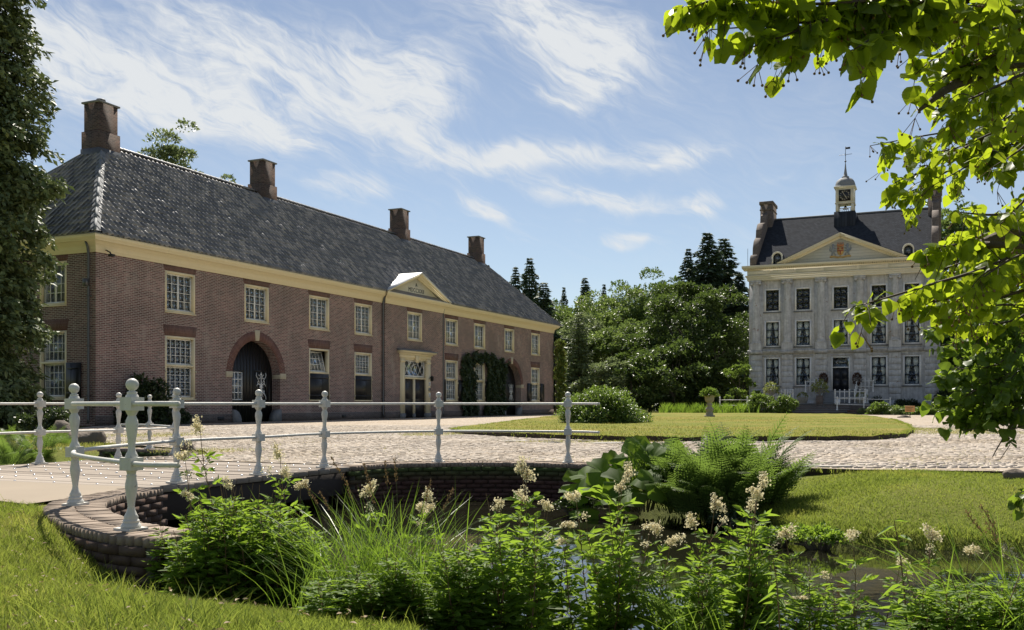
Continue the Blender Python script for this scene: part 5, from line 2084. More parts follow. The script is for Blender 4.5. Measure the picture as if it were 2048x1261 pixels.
MB().box(-1.45, 3.45, -8.85, -8.15, .262, .32).build('coping', M['brick_vert'], lw2)


def trailing_ball(m_rad, n, mat, name, parent, z, droop=.5):
    d = rand_dirs(n)
    d[:, 2] = np.abs(d[:, 2]) * 1.0 - droop * (rng.random(n) < .55)
    P = d * m_rad * rng.uniform(.7, 1.05, (n, 1)) + [0, 0, z]
    V, F = leaf_cards(P, d + [0, 0, -.5] + rand_dirs(n) * .5, rand_dirs(n), rng.uniform(.12, .22, n), .6)
    o = obj(name, mesh(name, V, F, mat), parent)
    o['kind'] = 'stuff'
    return o


def planter(x, y, z, label, s=1.0, kind='pedestal'):
    root = tag(empty('flower_planter', tuple(CP(x, y, z)), RC), label, 'planter')
    MB().box(-.33 * s, .33 * s, -.33 * s, .33 * s, 0, .14 * s).build('foot', M['brick_plinth'], root)
    MB().box(-.25 * s, .25 * s, -.25 * s, .25 * s, .14 * s, 1.0 * s).build('pedestal', M['brick_plinth'], root)
    MB().lathe([(.12 * s, 1.0 * s), (.1 * s, 1.1 * s), (.3 * s, 1.25 * s), (.4 * s, 1.55 * s), (.42 * s, 1.6 * s), (.3 * s, 1.58 * s)], 12).build('bowl', M['greystone'], root, True)
    trailing_ball(.62 * s, 420, M['trailing'], 'trailing_flowers', root, 1.6 * s)
    return root


planter(7.35, -6.35, .55, 'dark pedestal planter spilling green flowers before the manor door', 1.1)
planter(3.2, -6.5, .5, 'pedestal planter with green flower ball rising behind the round shrubs', 1.05)
for x, lb in ((7.0, 'rust coloured clipped ball on a stem left of the manor door'), (10.0, 'rust coloured clipped ball on a stem right of the manor door')):
    root = tag(empty('topiary_ball', tuple(CP(x, -.55, 2.0)), 0), lb, 'topiary')
    MB().lathe([(.16, .0), (.22, .3), (.2, .3)], 10).build('pot', M['greystone'], root)
    MB().tube([(0, 0, .2), (0, 0, .8)], .03, 6).build('stem', M['bark'], root)
    d = rand_dirs(500)
    V, F = leaf_cards(d * [.38, .38, .6] * rng.uniform(.7, 1, (500, 1)) + [0, 0, 1.2], d + rand_dirs(500) * .6, rand_dirs(500), .14, .6)
    obj('leaf_ball', mesh('leaf_ball', V, F, M['redleaf']), root)
for x, lb in ((5.6, 'round stone tub with small pale flowers left of the door stairs'), (10.7, 'round stone tub with small pale flowers right of the door stairs')):
    root = tag(empty('flower_tub', tuple(CP(x, -4.2, T2)), 0), lb, 'planter')
    MB().lathe([(.36, 0), (.46, .25), (.5, .55), (.44, .55), (.42, .45)], 14).build('tub', M['terracotta'], root, True)
    d = rand_dirs(160); d[:, 2] = abs(d[:, 2])
    V, F = leaf_cards(d * .42 + [0, 0, .5], d, rand_dirs(160), .16, .5)
    obj('flowers', mesh('flowers', V, F, M['trailing']), root)
# ochre sign
sx_, sy_ = G(1820, 834)
sg = tag(empty('garden_sign', (sx_, sy_, 0), RC), 'small ochre sign on a post among the low shrubs', 'sign')
MB().tube([(0, 0, 0), (0, 0, .5)], .03, 6).build('post', M['iron'], sg)
bevel(MB().box(-.32, .32, -.05, -.02, .34, .76).build('board', M['orange_sign'], sg), .01)
q = MB()
for r in range(3):
    q.box(-.24, .1 + .1 * ((r * 7) % 3) * .5, -.053, -.051, .42 + r * .1, .455 + r * .1)
q.build('lettering', M['seed'], sg)
sx_, sy_ = CP(8.9, -6.9)[:2]
sg = tag(empty('notice_stand', (sx_, sy_, .1), RC), 'small white tilted notice stand beside the terrace steps', 'sign')
MB().tube([(0, 0, 0), (0, 0, .9)], .025, 6).build('post', M['iron'], sg)
MB().add([(-.22, -.1, .75), (.22, -.1, .75), (.22, .12, 1.2), (-.22, .12, 1.2), (-.22, -.07, .74), (.22, -.07, .74), (.22, .15, 1.19), (-.22, .15, 1.19)],
         np.array([[0, 1, 2, 3], [4, 7, 6, 5], [0, 4, 5, 1], [1, 5, 6, 2], [2, 6, 7, 3], [3, 7, 4, 0]])).build('panel', M['white'], sg)
# lawn urn
ux_, uy_ = G(1419, 838)
urn = tag(empty('garden_urn', (ux_, uy_, .12), .1), 'stone pedestal urn with green plant standing on the oval lawn', 'urn')
bevel(MB().box(-.26, .26, -.26, .26, 0, .10).build('plinth', M['terracotta'], urn), .01)
MB().lathe([(.22, .10), (.24, .2), (.17, .26), (.2, .34), (.24, .42), (.24, .5), (.15, .58), (.13, .66), (.2, .72), (.14, .78), (.12, .84), (.24, .92), (.28, 1.05), (.29, 1.2), (.36, 1.26), (.37, 1.3), (.28, 1.28)], 16).build('urn_body', M['terracotta'], urn, True)
d = rand_dirs(420); d[:, 2] = np.abs(d[:, 2]) * .75 - .1
V, F = leaf_cards(d * [.5, .5, .55] * rng.uniform(.4, 1, (420, 1)) + [0, 0, 1.3], d + rand_dirs(420) * .5, rand_dirs(420), .2, .6)
obj('plant', mesh('plant', V, F, M['shrub']), urn)
# ---------------------------------------------------------------- trees
def crown_mesh(name, mat, R, H, clumps, per, leaf, seed, low=False, rc=(.16, .27), flat=.9):
    """crown filling an ellipsoid of radius R and height H above z=0"""
    r_ = np.random.default_rng(seed)
    d = norm(r_.normal(size=(clumps, 3)))
    if not low:
        d[:, 2] = np.where(d[:, 2] < -.35, -d[:, 2] * .8, d[:, 2])
    rad = r_.uniform(.45, .92, (clumps, 1)) ** .6
    c = d * rad * [R, R, H / 2] + [0, 0, H / 2]
    c *= 1 + r_.normal(scale=.05, size=(clumps, 1))
    cr = r_.uniform(rc[0], rc[1], clumps) * R
    k = np.repeat(np.arange(clumps), per)
    n = len(k)
    e = norm(r_.normal(size=(n, 3)))
    e[:, 2] = np.where(e[:, 2] < -.3, -e[:, 2], e[:, 2])
    P = c[k] + e * cr[k, None] * [1, 1, flat * .8] * (r_.uniform(.35, 1.08, (n, 1)) ** .5)
    out = norm(P - [0, 0, H * .4])
    T = norm(e * .6 + out * .5 + r_.normal(scale=.6, size=(n, 3)) + [0, 0, -.25])
    Nn = norm(r_.normal(scale=.55, size=(n, 3)) + [0, 0, 1])
    V, F = leaf_cards(P, T, Nn, leaf * r_.uniform(.6, 1.35, n), .62, .14)
    return mesh(name, V, F, mat), c


def trunk_mesh(name, c, H0, r, crown_z, seed, limbs=9, lean=.0):
    r_ = np.random.default_rng(seed)
    m_ = MB()
    top = crown_z + (c[:, 2].max() if len(c) else 4) * .75
    pts = [(0, 0, -.2), (lean * .3 * r, .1 * r, top * .25), (-.4 * r, .3 * r, top * .5), (.3 * r, -.2 * r, top * .75), (0, 0, top)]
    m_.tube(spline(pts, 4), np.linspace(r, r * .15, 17), 8)
    for k in r_.choice(len(c), min(limbs, len(c)), replace=False):
        e_ = np.array(c[k]) + [0, 0, crown_z]
        z0 = max(crown_z * .55, e_[2] * r_.uniform(.35, .65))
        m_.tube(spline([(0, 0, z0), (e_[0] * .45, e_[1] * .45, z0 + (e_[2] - z0) * .35), e_], 4), np.linspace(r * .38, r * .06, 9), 5)
    return m_.mesh(name, M['bark'], True)


def broadleaf(px, py_top, Y, R, label, mat='beech', base=.12, clumps=70, per=110, leaf=.42, name='broadleaf_tree', group=None, X=None, H=None, cat='tree', rc=(.16, .27), ground=0.):
    x = (px - CXP) / FPX * Y if X is None else X
    top = EYE + (HOR - py_top) / FPX * Y if H is None else H
    root = tag(empty(name, (x, Y, ground), rng.uniform(0, 6)), label, cat, group)
    cz = top * base
    sd = int(rng.integers(1e6))
    cm_, c = crown_mesh('crown', M[mat], R, top - cz, clumps, per, leaf, sd, rc=rc, low=base < .04)
    obj('crown', cm_, root, (0, 0, cz))
    obj('trunk', trunk_mesh('trunk', c, cz, max(.12, R * .06), cz, sd), root)
    return root


def conifer_mesh(name, mat, H, R, seed, whorl=.55, cards=26, leaf=.5, droop=.35, base=.06, ragged=.25, pw=.85):
    r_ = np.random.default_rng(seed)
    Ps, Ts, Ns, Sz = [], [], [], []
    z = H * base
    while z < H * .985:
        t = (z - H * base) / (H * (1 - base))
        L = R * (1 - t) ** pw * 1.0 + .06
        nb = max(4, int(9 * (1 - t) + 4))
        a0 = r_.uniform(0, 6.3)
        for k in range(nb):
            a = a0 + 2 * PI * k / nb + r_.normal(scale=.2)
            l = L * r_.uniform(1 - ragged * 1.6, 1 + ragged * .5)
            dr = droop * r_.uniform(.6, 1.3)
            d = np.array([math.cos(a), math.sin(a), 0])
            s = np.linspace(.08, 1, max(5, int(cards * l / R) + 3))
            ax = d * s[:, None] * l + np.array([0, 0, 1]) * (z + (.10 * s - dr * s ** 1.7 + .12 * s ** 4) * l)[:, None]
            n = len(s)
            side = np.array([-d[1], d[0], 0])
            for j in (-1, 1, 0, 0):
                spread = (1 - s) * .42 * l + .06
                P = ax + side * (j * spread * r_.uniform(.1, 1, n))[:, None] + r_.normal(scale=.05 * leaf, size=(n, 3))
                T = d * .8 + side * j * .6 + np.array([0, 0, -.45]) + r_.normal(scale=.25, size=(n, 3))
                Ps.append(P); Ts.append(T); Ns.append(np.array([0, 0, 1]) + r_.normal(scale=.45, size=(n, 3))); Sz.append(np.full(n, .5 + .5 * (1 - t) ** .8))
        z += whorl * r_.uniform(.7, 1.25) * (1 - .45 * t)
    P, T, Nn = np.concatenate(Ps), np.concatenate(Ts), np.concatenate(Ns)
    V, F = leaf_cards(P, T, Nn, leaf * np.concatenate(Sz) * r_.uniform(.6, 1.25, len(P)), .45, .1)
    return mesh(name, V, F, M[mat])


SPRUCE = [conifer_mesh('crown', 'spruce', 20, 4.2, 5, .5, 44, .58, .5, ragged=.38, pw=.92), conifer_mesh('crown', 'spruce', 20, 3.8, 9, .55, 44, .58, .62, ragged=.45, pw=.9)]
CTR = MB().tube([(0, 0, -.2), (0, 0, 10), (0, 0, 19.6)], [.3, .18, .03], 7).mesh('trunk', M['bark'], True)


def spruce(px, py_top, Y, label, k=0, wid=1.0, name='spruce_tree'):
    x = (px - CXP) / FPX * Y
    s = (EYE + (HOR - py_top) / FPX * Y) / 20
    root = tag(empty(name, (x, Y, 0), rng.uniform(0, 6)), label, 'tree', 'conifers behind the buildings')
    obj('crown', SPRUCE[k], root, scale=(s * wid, s * wid, s)); obj('trunk', CTR, root, scale=(s, s, s))
    return root


# conifers beyond the far end of the coach house
spruce(1031, 528, 118, 'dark ragged conifer just behind the far roof end, leftmost of that trio', 1, 1.1)
spruce(1059, 513, 116, 'tall pointed dark conifer behind the far roof end, middle of that trio', 0, 1.25)
spruce(1087, 560, 112, 'bushy lower dark conifer behind the far roof end, beside the wood', 1, 1.7)
# tall pair beside the castle
spruce(1376, 494, 128, 'slim dark conifer standing against the tall one left of the manor', 0, 1.1)
spruce(1416, 462, 127, 'tallest dark conifer with broad crown left of the manor', 0, 1.75)
spruce(1448, 470, 130, 'broad dark conifer between the tallest conifer and the manor roof', 1, 1.8)
spruce(1478, 545, 124, 'low dark conifer close behind the manor corner', 0, 1.9)
# small tips above the wood
for px, py, lb in ((1128, 572, 'small conifer tip rising over the wood behind the coach house'), (1170, 553, 'spreading conifer tip rising highest over the wood'), (1208, 566, 'thin conifer tip over the wood beside the oaks')):
    spruce(px, py, 165, lb, 0, 1.3 if px == 1170 else .8)
# the wood
BG = 'trees of the wood'
broadleaf(1120, 590, 150, 5.5, 'dull green tree at the dark left end of the wood behind the ivy corner', 'beech', .06, 60, 130, .42, group=BG)
broadleaf(1180, 592, 146, 6.5, 'sunlit rounded tree in the middle of the wood skyline', 'lightleaf', .06, 66, 130, .42, group=BG)
broadleaf(1235, 572, 150, 6.5, 'round topped oak on the wood skyline under the thin conifer tip', 'lightleaf', .06, 66, 130, .42, group=BG)
broadleaf(1290, 548, 155, 7.5, 'high oak crown on the wood skyline left of the slim conifer', 'beech', .06, 75, 140, .42, group=BG)
broadleaf(1345, 552, 150, 7, 'high oak crown on the wood skyline beneath the slim conifer', 'beech', .06, 75, 140, .42, group=BG)
broadleaf(1165, 640, 122, 5.2, 'grey green willow like tree behind the coach house end', 'willow', .05, 60, 140, .38, group=BG)
broadleaf(1225, 650, 118, 4.8, 'leafy green tree between the willow and the great beech', 'lightleaf', .05, 60, 140, .36, group=BG)
broadleaf(1275, 640, 120, 4.6, 'mid green tree at the left shoulder of the great beech', 'lightleaf', .05, 58, 140, .36, group=BG)
broadleaf(1385, 563, 107, 6.4, 'great dark beech with bright top leaves beside the manor', 'darkbeech', .03, 170, 190, .33, name='beech_tree', group=BG, rc=(.13, .23))
broadleaf(1300, 660, 104, 3.6, 'dense low beech leaning on the left flank of the great beech', 'darkbeech', .02, 50, 130, .4, group=BG)
broadleaf(1215, 715, 98, 3.4, 'pale green spreading bush tree under the wood behind the hydrangea', 'willow', .02, 44, 120, .36, group=BG)
broadleaf(1262, 735, 97, 3.2, 'low dark bush at the foot of the pale bush tree', 'beech', .0, 30, 110, .34, group=BG)
broadleaf(1430, 660, 101, 4.2, 'dark low branches of a beech close to the manor corner', 'darkbeech', .0, 44, 120, .38, group=BG)
broadleaf(1345, 690, 99, 4.8, 'dark understorey thicket below the great beech', 'darkbeech', .0, 50, 130, .38, group=BG)
broadleaf(1480, 722, 93.5, 1.7, 'sunlit yellow green shrub against the manor corner', 'shrub', .0, 24, 100, .26, name='corner_shrub', cat='shrub')
# dark cypress at the end of the coach house
x_, y_ = (1158 - CXP) / FPX * 101, 101
cyp = tag(empty('cypress_tree', (x_, y_, 0), 0), 'dark columnar conifer in front of the wood beside the creeper corner', 'tree')
obj('crown', conifer_mesh('crown', 'cypress', 10.5, 2.0, 31, .42, 16, .42, .2, .02, .2, .6), cyp); obj('trunk', CTR, cyp, scale=(.5, .5, .5))
# tree tops behind the coach house roof
broadleaf(350, 250, 78, 2.9, 'loose birch top showing above the coach house roof', 'willow', .42, 46, 90, .30, name='birch_tree', rc=(.2, .34))
broadleaf(432, 338, 80, 2.0, 'small birch top peeping over the roof next to the larger one', 'willow', .5, 30, 80, .28, name='birch_tree', rc=(.2, .34))
# behind and beside the castle
RG = 'trees right of the manor'
broadleaf(1893, 388, 128, 5.5, 'tall tree rising behind the right chimney of the manor', 'lightleaf', .1, 60, 95, .5, group=RG)
broadleaf(1842, 412, 135, 4.0, 'tree top showing just over the ridge beside the right chimney', 'lightleaf', .3, 34, 80, .5, group=RG)
broadleaf(1955, 402, 125, 5.2, 'tall tree behind the overhanging linden sprays', 'beech', .1, 55, 90, .5, group=RG)
broadleaf(2010, 520, 100, 6.0, 'dark tree behind the alder twigs at the picture edge', 'beech', .03, 70, 110, .45, group=RG)
broadleaf(1945, 640, 92, 4.0, 'dark shrubby tree between manor wall and alder twigs', 'beech', .0, 50, 110, .4, group=RG)
broadleaf(2090, 560, 85, 6.0, 'broad dark tree at the far edge of the right road', 'beech', .03, 70, 110, .45, group=RG)
broadleaf(2000, 740, 80, 3.0, 'dark bush on the far side of the right road', 'beech', .0, 40, 110, .34, group=RG)
broadleaf(1915, 775, 84, 1.8, 'dark bush at the right wing of the manor front', 'ivy', .0, 24, 100, .28, group=RG)

# far belt of woodland that reads as one mass
def forest_belt():
    Vs, Fs, off = [], [], 0
    m_, _ = crown_mesh('tmp', M['beech'], 7, 14, 34, 70, .75, 77)
    V0 = np.empty(len(m_.vertices) * 3, dtype=np.float32); m_.vertices.foreach_get('co', V0); V0 = V0.reshape(-1, 3)
    n4 = len(V0) // 4
    i = np.arange(n4)[:, None] * 4
    F0 = np.concatenate([i + np.array([[0, 1, 2]]), i + np.array([[0, 2, 3]])])
    for k in range(46):
        a = math.radians(-44 + 92 * k / 45)
        d = 205 + 25 * rng.random()
        s = rng.uniform(.8, 1.1)
        t = rng.uniform(0, 6.3)
        R = np.array([[math.cos(t), -math.sin(t), 0], [math.sin(t), math.cos(t), 0], [0, 0, 1]])
        Vs.append((V0 @ R.T) * [s, s, s * 1.3] + [d * math.sin(a), d * math.cos(a), -6.0]); Fs.append(F0 + off); off += len(V0)
    o = obj('forest', mesh('forest', np.concatenate(Vs), np.concatenate(Fs), M['beech']))
    tag(o, 'far belt of woodland closing the view', 'forest', kind='stuff')
forest_belt()


# big conifer on the left
def left_conifer():
    x, y = -18.85, 34.0
    root = tag(empty('false_cypress', (x, y, 0), 0), 'huge dark green false cypress towering in front of the coach house end', 'tree')
    r_ = np.random.default_rng(5)
    H = 21.0
    Ps, Ts, Ns = [], [], []
    nc = 1700
    zz = r_.uniform(.2, H, nc) ** 1.0
    prof = np.interp(zz, [0, 1.0, 4, 6, 8.5, 10.5, 13, 15, 18, 21], [1.7, 1.8, 1.8, 2.0, 2.2, 2.1, 1.75, 1.5, 1.1, .2])
    a = r_.uniform(0, 2 * PI, nc)
    rad = prof * np.where(r_.random(nc) < .25, r_.uniform(.2, .6, nc), r_.uniform(.66, 1.08, nc)) * (1 + .16 * np.sin(zz * 2.1 + a * 2) + .10 * np.sin(zz * 5.3 + a * 3))
    C = np.c_[np.cos(a) * rad, np.sin(a) * rad, zz]
    for k in range(nc):
        n = 60
        out = np.array([math.cos(a[k]), math.sin(a[k]), 0])
        L = r_.uniform(.6, 1.3)
        s = r_.random(n)
        side = np.array([-out[1], out[0], 0])
        P = C[k] + out * ((s - .55) * L)[:, None] + side * (r_.normal(scale=.22, size=n) * (1.1 - s * .6))[:, None] + np.array([0, 0, 1]) * ((.28 * s - .45 * s ** 2.2) * L + r_.normal(scale=.11, size=n))[:, None]
        T = out * .5 + side * r_.normal(scale=.6, size=n)[:, None] + np.array([0, 0, -.45]) + r_.normal(scale=.35, size=(n, 3))
        Ps.append(P); Ts.append(T); Ns.append(np.array([0, 0, .8]) + out * .5 + r_.normal(scale=.6, size=(n, 3)))
    # one branch reaching out over the hip
    n = 700
    s = r_.random(n)
    b0, d = np.array([1.4, -.2, 8.0]), np.array([1.75, -.1, .4])
    Ps.append(b0 + d * s[:, None] + r_.normal(scale=.17, size=(n, 3)) * [1, 1, 1.0])
    Ts.append(np.tile([.6, 0, -.5], (n, 1)) + r_.normal(scale=.5, size=(n, 3))); Ns.append(np.tile([0, 0, 1.], (n, 1)) + r_.normal(scale=.6, size=(n, 3)))
    P, T, Nn = np.concatenate(Ps), np.concatenate(Ts), np.concatenate(Ns)
    V, F = leaf_cards(P, T, Nn, r_.uniform(.15, .32, len(P)), .5, .1)
    obj('crown', mesh('crown', V, F, M['cypress']), root)
    tr = MB().tube([(0, 0, -.2), (.1, 0, 8), (0, 0, 20)], [.5, .32, .04], 10)
    for k in range(0, nc, 9):
        e_ = C[k]
        tr.tube([(0, 0, e_[2] * .9), e_ * [.6, .6, 1] , e_], [.07, .04, .012], 4)
    tr.build('trunk', M['bark'], root, True)
left_conifer()


# ---------------------------------------------------------------- shrubs and creepers
def dome(name, x, y, rx, ry, h, n, leaf, mat, label, cat='shrub', group=None, z0=0., lumps=26, seed=1, flowers=None):
    r_ = np.random.default_rng(seed)
    root = tag(empty(name, (x, y, z0), 0), label, cat, group)
    d = norm(r_.normal(size=(lumps, 3))); d[:, 2] = np.abs(d[:, 2])
    c = d * [rx * .72, ry * .72, h * .66] * r_.uniform(.75, 1.05, (lumps, 1))
    cr = r_.uniform(.26, .40, lumps)
    k = r_.integers(0, lumps, n)
    e = norm(r_.normal(size=(n, 3)))
    e[:, 2] = np.where((e[:, 2] < 0) & (r_.random(n) < .5), -e[:, 2], e[:, 2])
    P = c[k] + e * cr[k, None] * [rx * .9, ry * .9, h * .8] * r_.uniform(.6, 1.05, (n, 1))
    P[:, 2] = np.maximum(P[:, 2], .03 + .1 * r_.random(n))
    out = norm(P * [1 / rx, 1 / ry, 1 / h])
    T = norm(out * .7 + r_.normal(scale=.55, size=(n, 3)) + [0, 0, -.1]); Nn = norm(out + [0, 0, .8] + r_.normal(scale=.4, size=(n, 3)))
    V, F = leaf_cards(P, T, Nn, leaf * r_.uniform(.6, 1.3, n), .55, .15)
    obj('foliage', mesh('foliage', V, F, M[mat]), root)
    st = MB()
    for j in range(0, lumps, 2):
        st.tube([(c[j][0] * .15, c[j][1] * .15, -.1), c[j] * [.6, .6, .6], c[j]], [.03, .02, .01], 5)
    st.build('stems', M['bark'], root)
    return root


bx, by = G(1206, 853)
by += .9
dome('hydrangea_bush', bx + .05, by, 2.05, 1.8, 1.68, 15000, .12, 'shrub', 'big round green bush growing on the edge of the oval lawn', seed=3, lumps=46, z0=.1)
dome('round_shrub', *CP(2.9, -10.6)[:2], 1.75, 1.5, 1.95, 6500, .17, 'shrub', 'larger of two round leafy shrubs before the manor steps', seed=4, lumps=30)
dome('round_shrub', *CP(5.0, -10.9)[:2], 1.45, 1.3, 1.75, 5500, .17, 'shrub', 'smaller of two round leafy shrubs before the manor steps', seed=5, lumps=26)
GR = 'low shrubs before the manor wing'
for k, (px, Y, rx, h, mt, lb) in enumerate([(1765, 79, 1.5, 1.15, 'shrub', 'low shrub at the end of the white ramp fence'), (1805, 78, 1.6, .95, 'lightleaf', 'low pale shrub behind the ochre sign'),
                                           (1850, 77, 1.4, .75, 'shrub', 'low shrub just right of the ochre sign'), (1882, 77, 1.3, .85, 'lightleaf', 'low shrub under the alder twigs at the end of the bed'), (1735, 81, .9, .7, 'willow', 'small plant tuft at the brick corner of the ramp')]):
    dome('low_shrub', (px - CXP) / FPX * Y, Y, rx, 1.1, h, 2600, .17, mt, lb, group=GR, seed=20 + k, lumps=16)
for k, (x, y, rx, h, lb) in enumerate([(11.5, -1.0, 1.6, 1.7, 'dark shrub against the manor wall below the fourth window'), (14.5, -1.2, 1.8, 1.8, 'dark shrub against the manor wall below the last window')]):
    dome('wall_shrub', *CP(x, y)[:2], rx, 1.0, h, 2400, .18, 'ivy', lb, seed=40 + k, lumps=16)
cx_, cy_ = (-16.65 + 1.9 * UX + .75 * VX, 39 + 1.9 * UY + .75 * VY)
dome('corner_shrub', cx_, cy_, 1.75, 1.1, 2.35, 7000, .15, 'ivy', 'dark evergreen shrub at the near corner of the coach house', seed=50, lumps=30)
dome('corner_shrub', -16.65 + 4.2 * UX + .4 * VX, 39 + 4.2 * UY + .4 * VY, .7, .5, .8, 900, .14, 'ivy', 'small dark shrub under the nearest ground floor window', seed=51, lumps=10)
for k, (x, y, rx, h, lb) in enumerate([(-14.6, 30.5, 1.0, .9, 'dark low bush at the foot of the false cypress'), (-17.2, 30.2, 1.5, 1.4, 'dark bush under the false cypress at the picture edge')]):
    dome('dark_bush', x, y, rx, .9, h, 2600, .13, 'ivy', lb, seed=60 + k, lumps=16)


def wall_plant(name, parent_m, cells, n, leaf, mat, label, depth=.28, seed=1):
    """leaves covering boxes (x0,x1,z0,z1) of the coach house front"""
    r_ = np.random.default_rng(seed)
    root = tag(empty(name, tuple(parent_m.translation), parent_m.to_euler().z), label, 'climbing plant')
    ar = np.array([(b - a) * (d - c) for a, b, c, d in cells]); ar /= ar.sum()
    k = r_.choice(len(cells), n, p=ar)
    cc = np.array(cells)[k]
    x = r_.uniform(cc[:, 0], cc[:, 1]); z = r_.uniform(cc[:, 2], cc[:, 3])
    x += .18 * np.sin(z * 3.1 + cc[:, 0]) + r_.normal(scale=.07, size=n); z += .15 * np.sin(x * 4.3) + r_.normal(scale=.06, size=n)
    lump = .5 + .5 * np.sin(x * 5.1 + 1.3 * np.sin(z * 3.7)) * np.sin(z * 4.3 + x)
    y = -r_.uniform(.02, .12, n) - depth * lump * r_.uniform(.4, 1, n)
    P = np.c_[x, y, np.maximum(z, .05)]
    T = np.tile([0, -.45, -.8], (n, 1)) + r_.normal(scale=.5, size=(n, 3)); Nn = np.tile([0, -1, .5], (n, 1)) + r_.normal(scale=.5, size=(n, 3))
    V, F = leaf_cards(P, T, Nn, leaf * r_.uniform(.6, 1.3, n), .75, .12)
    obj('leaves', mesh('leaves', V, F, M[mat]), root)
    st = MB()
    for a, b, c, d in cells:
        if d - c > 1.2:
            st.tube(spline([((a + b) / 2, -.05, 0), ((a + b) / 2 + .1, -.06, c + (d - c) * .4), ((a + b) / 2 - .15, -.06, d - .2)], 4), .035, 5)
    st.build('stems', M['bark'], root)
    return root


wall_plant('ivy', coach_mat, [(32.0, 33.95, 1.0, 4.35), (33.6, 36.4, 3.9, 4.55), (36.0, 38.95, .9, 4.25), (31.9, 34.3, 0, .9), (35.6, 39.0, 0, 1.0), (36.3, 37.6, 3.8, 4.5), (38.4, 39.5, 3.2, 4.1)], 15000, .17, 'ivy',
           'dark ivy framing a ground floor window beside the far archway', .35, 8)
wall_plant('creeper', coach_mat @ Matrix.Translation((49.62, 0, 0)) , [(-.05, .7, .3, 6.3), (.5, 1.3, .5, 5.2), (.3, 1.0, 5.0, 6.2)], 6500, .2, 'creeper',
           'bright green creeper bulging past the far corner of the coach house', .9, 9)

# iris strip beyond the lawn
def blades(P, h, wdt, lean, mat, name, parent=None, seed=0, seg=3):
    """grass-like blades rooted at P"""
    r_ = np.random.default_rng(seed)
    n = len(P)
    a = r_.uniform(0, 2 * PI, n)
    d = np.c_[np.cos(a), np.sin(a), np.zeros(n)]
    b = r_.uniform(0, 2 * PI, n)
    s = np.c_[np.cos(b), np.sin(b), np.zeros(n)]
    h = np.asarray(h) * np.ones(n); wdt = np.asarray(wdt) * np.ones(n); lean = np.asarray(lean) * np.ones(n)
    V = np.zeros((n, 2 * seg + 1, 3))
    for k in range(seg):
        t = k / seg
        c = P + d * (lean * h * t ** 1.8)[:, None] + np.array([0, 0, 1]) * (h * t * (1 - .25 * lean * t))[:, None]
        ww = (wdt * (1 - t * .55))[:, None] * .5
        V[:, 2 * k] = c - s * ww; V[:, 2 * k + 1] = c + s * ww
    V[:, 2 * seg] = P + d * (lean * h)[:, None] + np.array([0, 0, 1]) * (h * (1 - .25 * lean))[:, None]
    i = np.arange(n)[:, None] * (2 * seg + 1)
    fs = []
    if seg > 1:
        fs.append(np.concatenate([i + np.array([[2 * k, 2 * k + 1, 2 * k + 3, 2 * k + 2]]) for k in range(seg - 1)]))
    fs.append(i + np.array([[2 * seg - 2, 2 * seg - 1, 2 * seg]]))
    return obj(name, mesh(name, V, fs, mat), parent)


n = 2600
ix = rng.uniform(0, 1, n)
pxs = 1318 + ix * 190
Yi = 84 + rng.normal(scale=.8, size=n)
Pi_ = np.c_[(pxs - CXP) / FPX * Yi, Yi, np.zeros(n)]
Pi_[:, 0] += .5 * np.sin(ix * 40)
tag(blades(Pi_, rng.uniform(.5, 1.15, n), .07, rng.uniform(.1, .5, n), M['sedge'], 'iris_leaves', seed=3), 'strip of upright iris leaves beyond the oval lawn', 'plants', kind='stuff')

# ---------------------------------------------------------------- lawns
def scatter(poly, dens, cond=None):
    poly = np.asarray(poly)
    lo, hi = poly.min(0), poly.max(0)
    n = int((hi - lo).prod() * dens)
    x = rng.uniform(lo[0], hi[0], n); y = rng.uniform(lo[1], hi[1], n)
    k = inside(poly, x, y)
    if cond is not None: k &= cond(x, y)
    return x[k], y[k]


def turf(name, label, poly, dens, h, wdt, mat, cond=None, seg=2, keepf=None, seed=0):
    x, y = scatter(poly, dens, cond)
    z = ground_z(x, y)
    ok = z > -.56
    x, y, z = x[ok], y[ok], z[ok]
    n = len(x)
    hh = rng.uniform(h[0], h[1], n) * (.75 + .5 * (.5 + .5 * np.sin(x * 1.9 + 2 * np.sin(y * 1.3))) )
    return tag(blades(np.c_[x, y, z - .01], hh, rng.uniform(wdt * .6, wdt, n), rng.uniform(.2, 1.0, n), M[mat], name, seed=seed, seg=seg), label, 'grass', kind='stuff')


def not_road(x, y):
    d, _ = dist_poly(NEAR_WING, x, y, False)
    return ~inside(ROAD, x, y) & (d > .27)


near_poly = [(-6.5, 9.9), (-4.5, 9.1), (-3.9, 8.2), (-2.2, 6.4), (-1.0, 5.9), (-.55, 5.4), (-.3, 3.4), (-2.8, 3.6), (-7, 8)]
turf('grass', 'short sunny grass of the near bank by the wing wall', near_poly, 4200, (.03, .085), .007, 'grass', not_road, 2, seed=1)
turf('grass', 'longer grass tufts of the near bank', near_poly, 260, (.09, .2), .007, 'grass', lambda x, y: not_road(x, y) & (np.sin(x * 3.1) * np.sin(y * 2.3 + x) > .25), 3, seed=2)
turf('grass', 'dry straw coloured blades in the near bank grass', near_poly, 700, (.03, .09), .006, 'drygrass', lambda x, y: not_road(x, y) & (np.sin(x * 1.7 + 1.2 * np.sin(y * 1.1)) > -.2), 2, seed=15)
right_poly = [(2.4, 13.4), (4.6, 13.3), (7, 12.95), (14, 11.9), (14, 8.2), (6, 9.2), (3.7, 9.6), (2.7, 10.6), (2.3, 12)]
turf('grass', 'sunlit mown grass bank across the moat', [p for p in right_poly if p[0] < 20], 3000, (.025, .06), .011, 'grass', lambda x, y: x < y * .6, 2, seed=3)
def edge_band(x, y):
    d, i = dist_poly(moat, x, y)
    return (d < .4) & (d > .1) & (slope[i] > 0) & (x < y * .6)
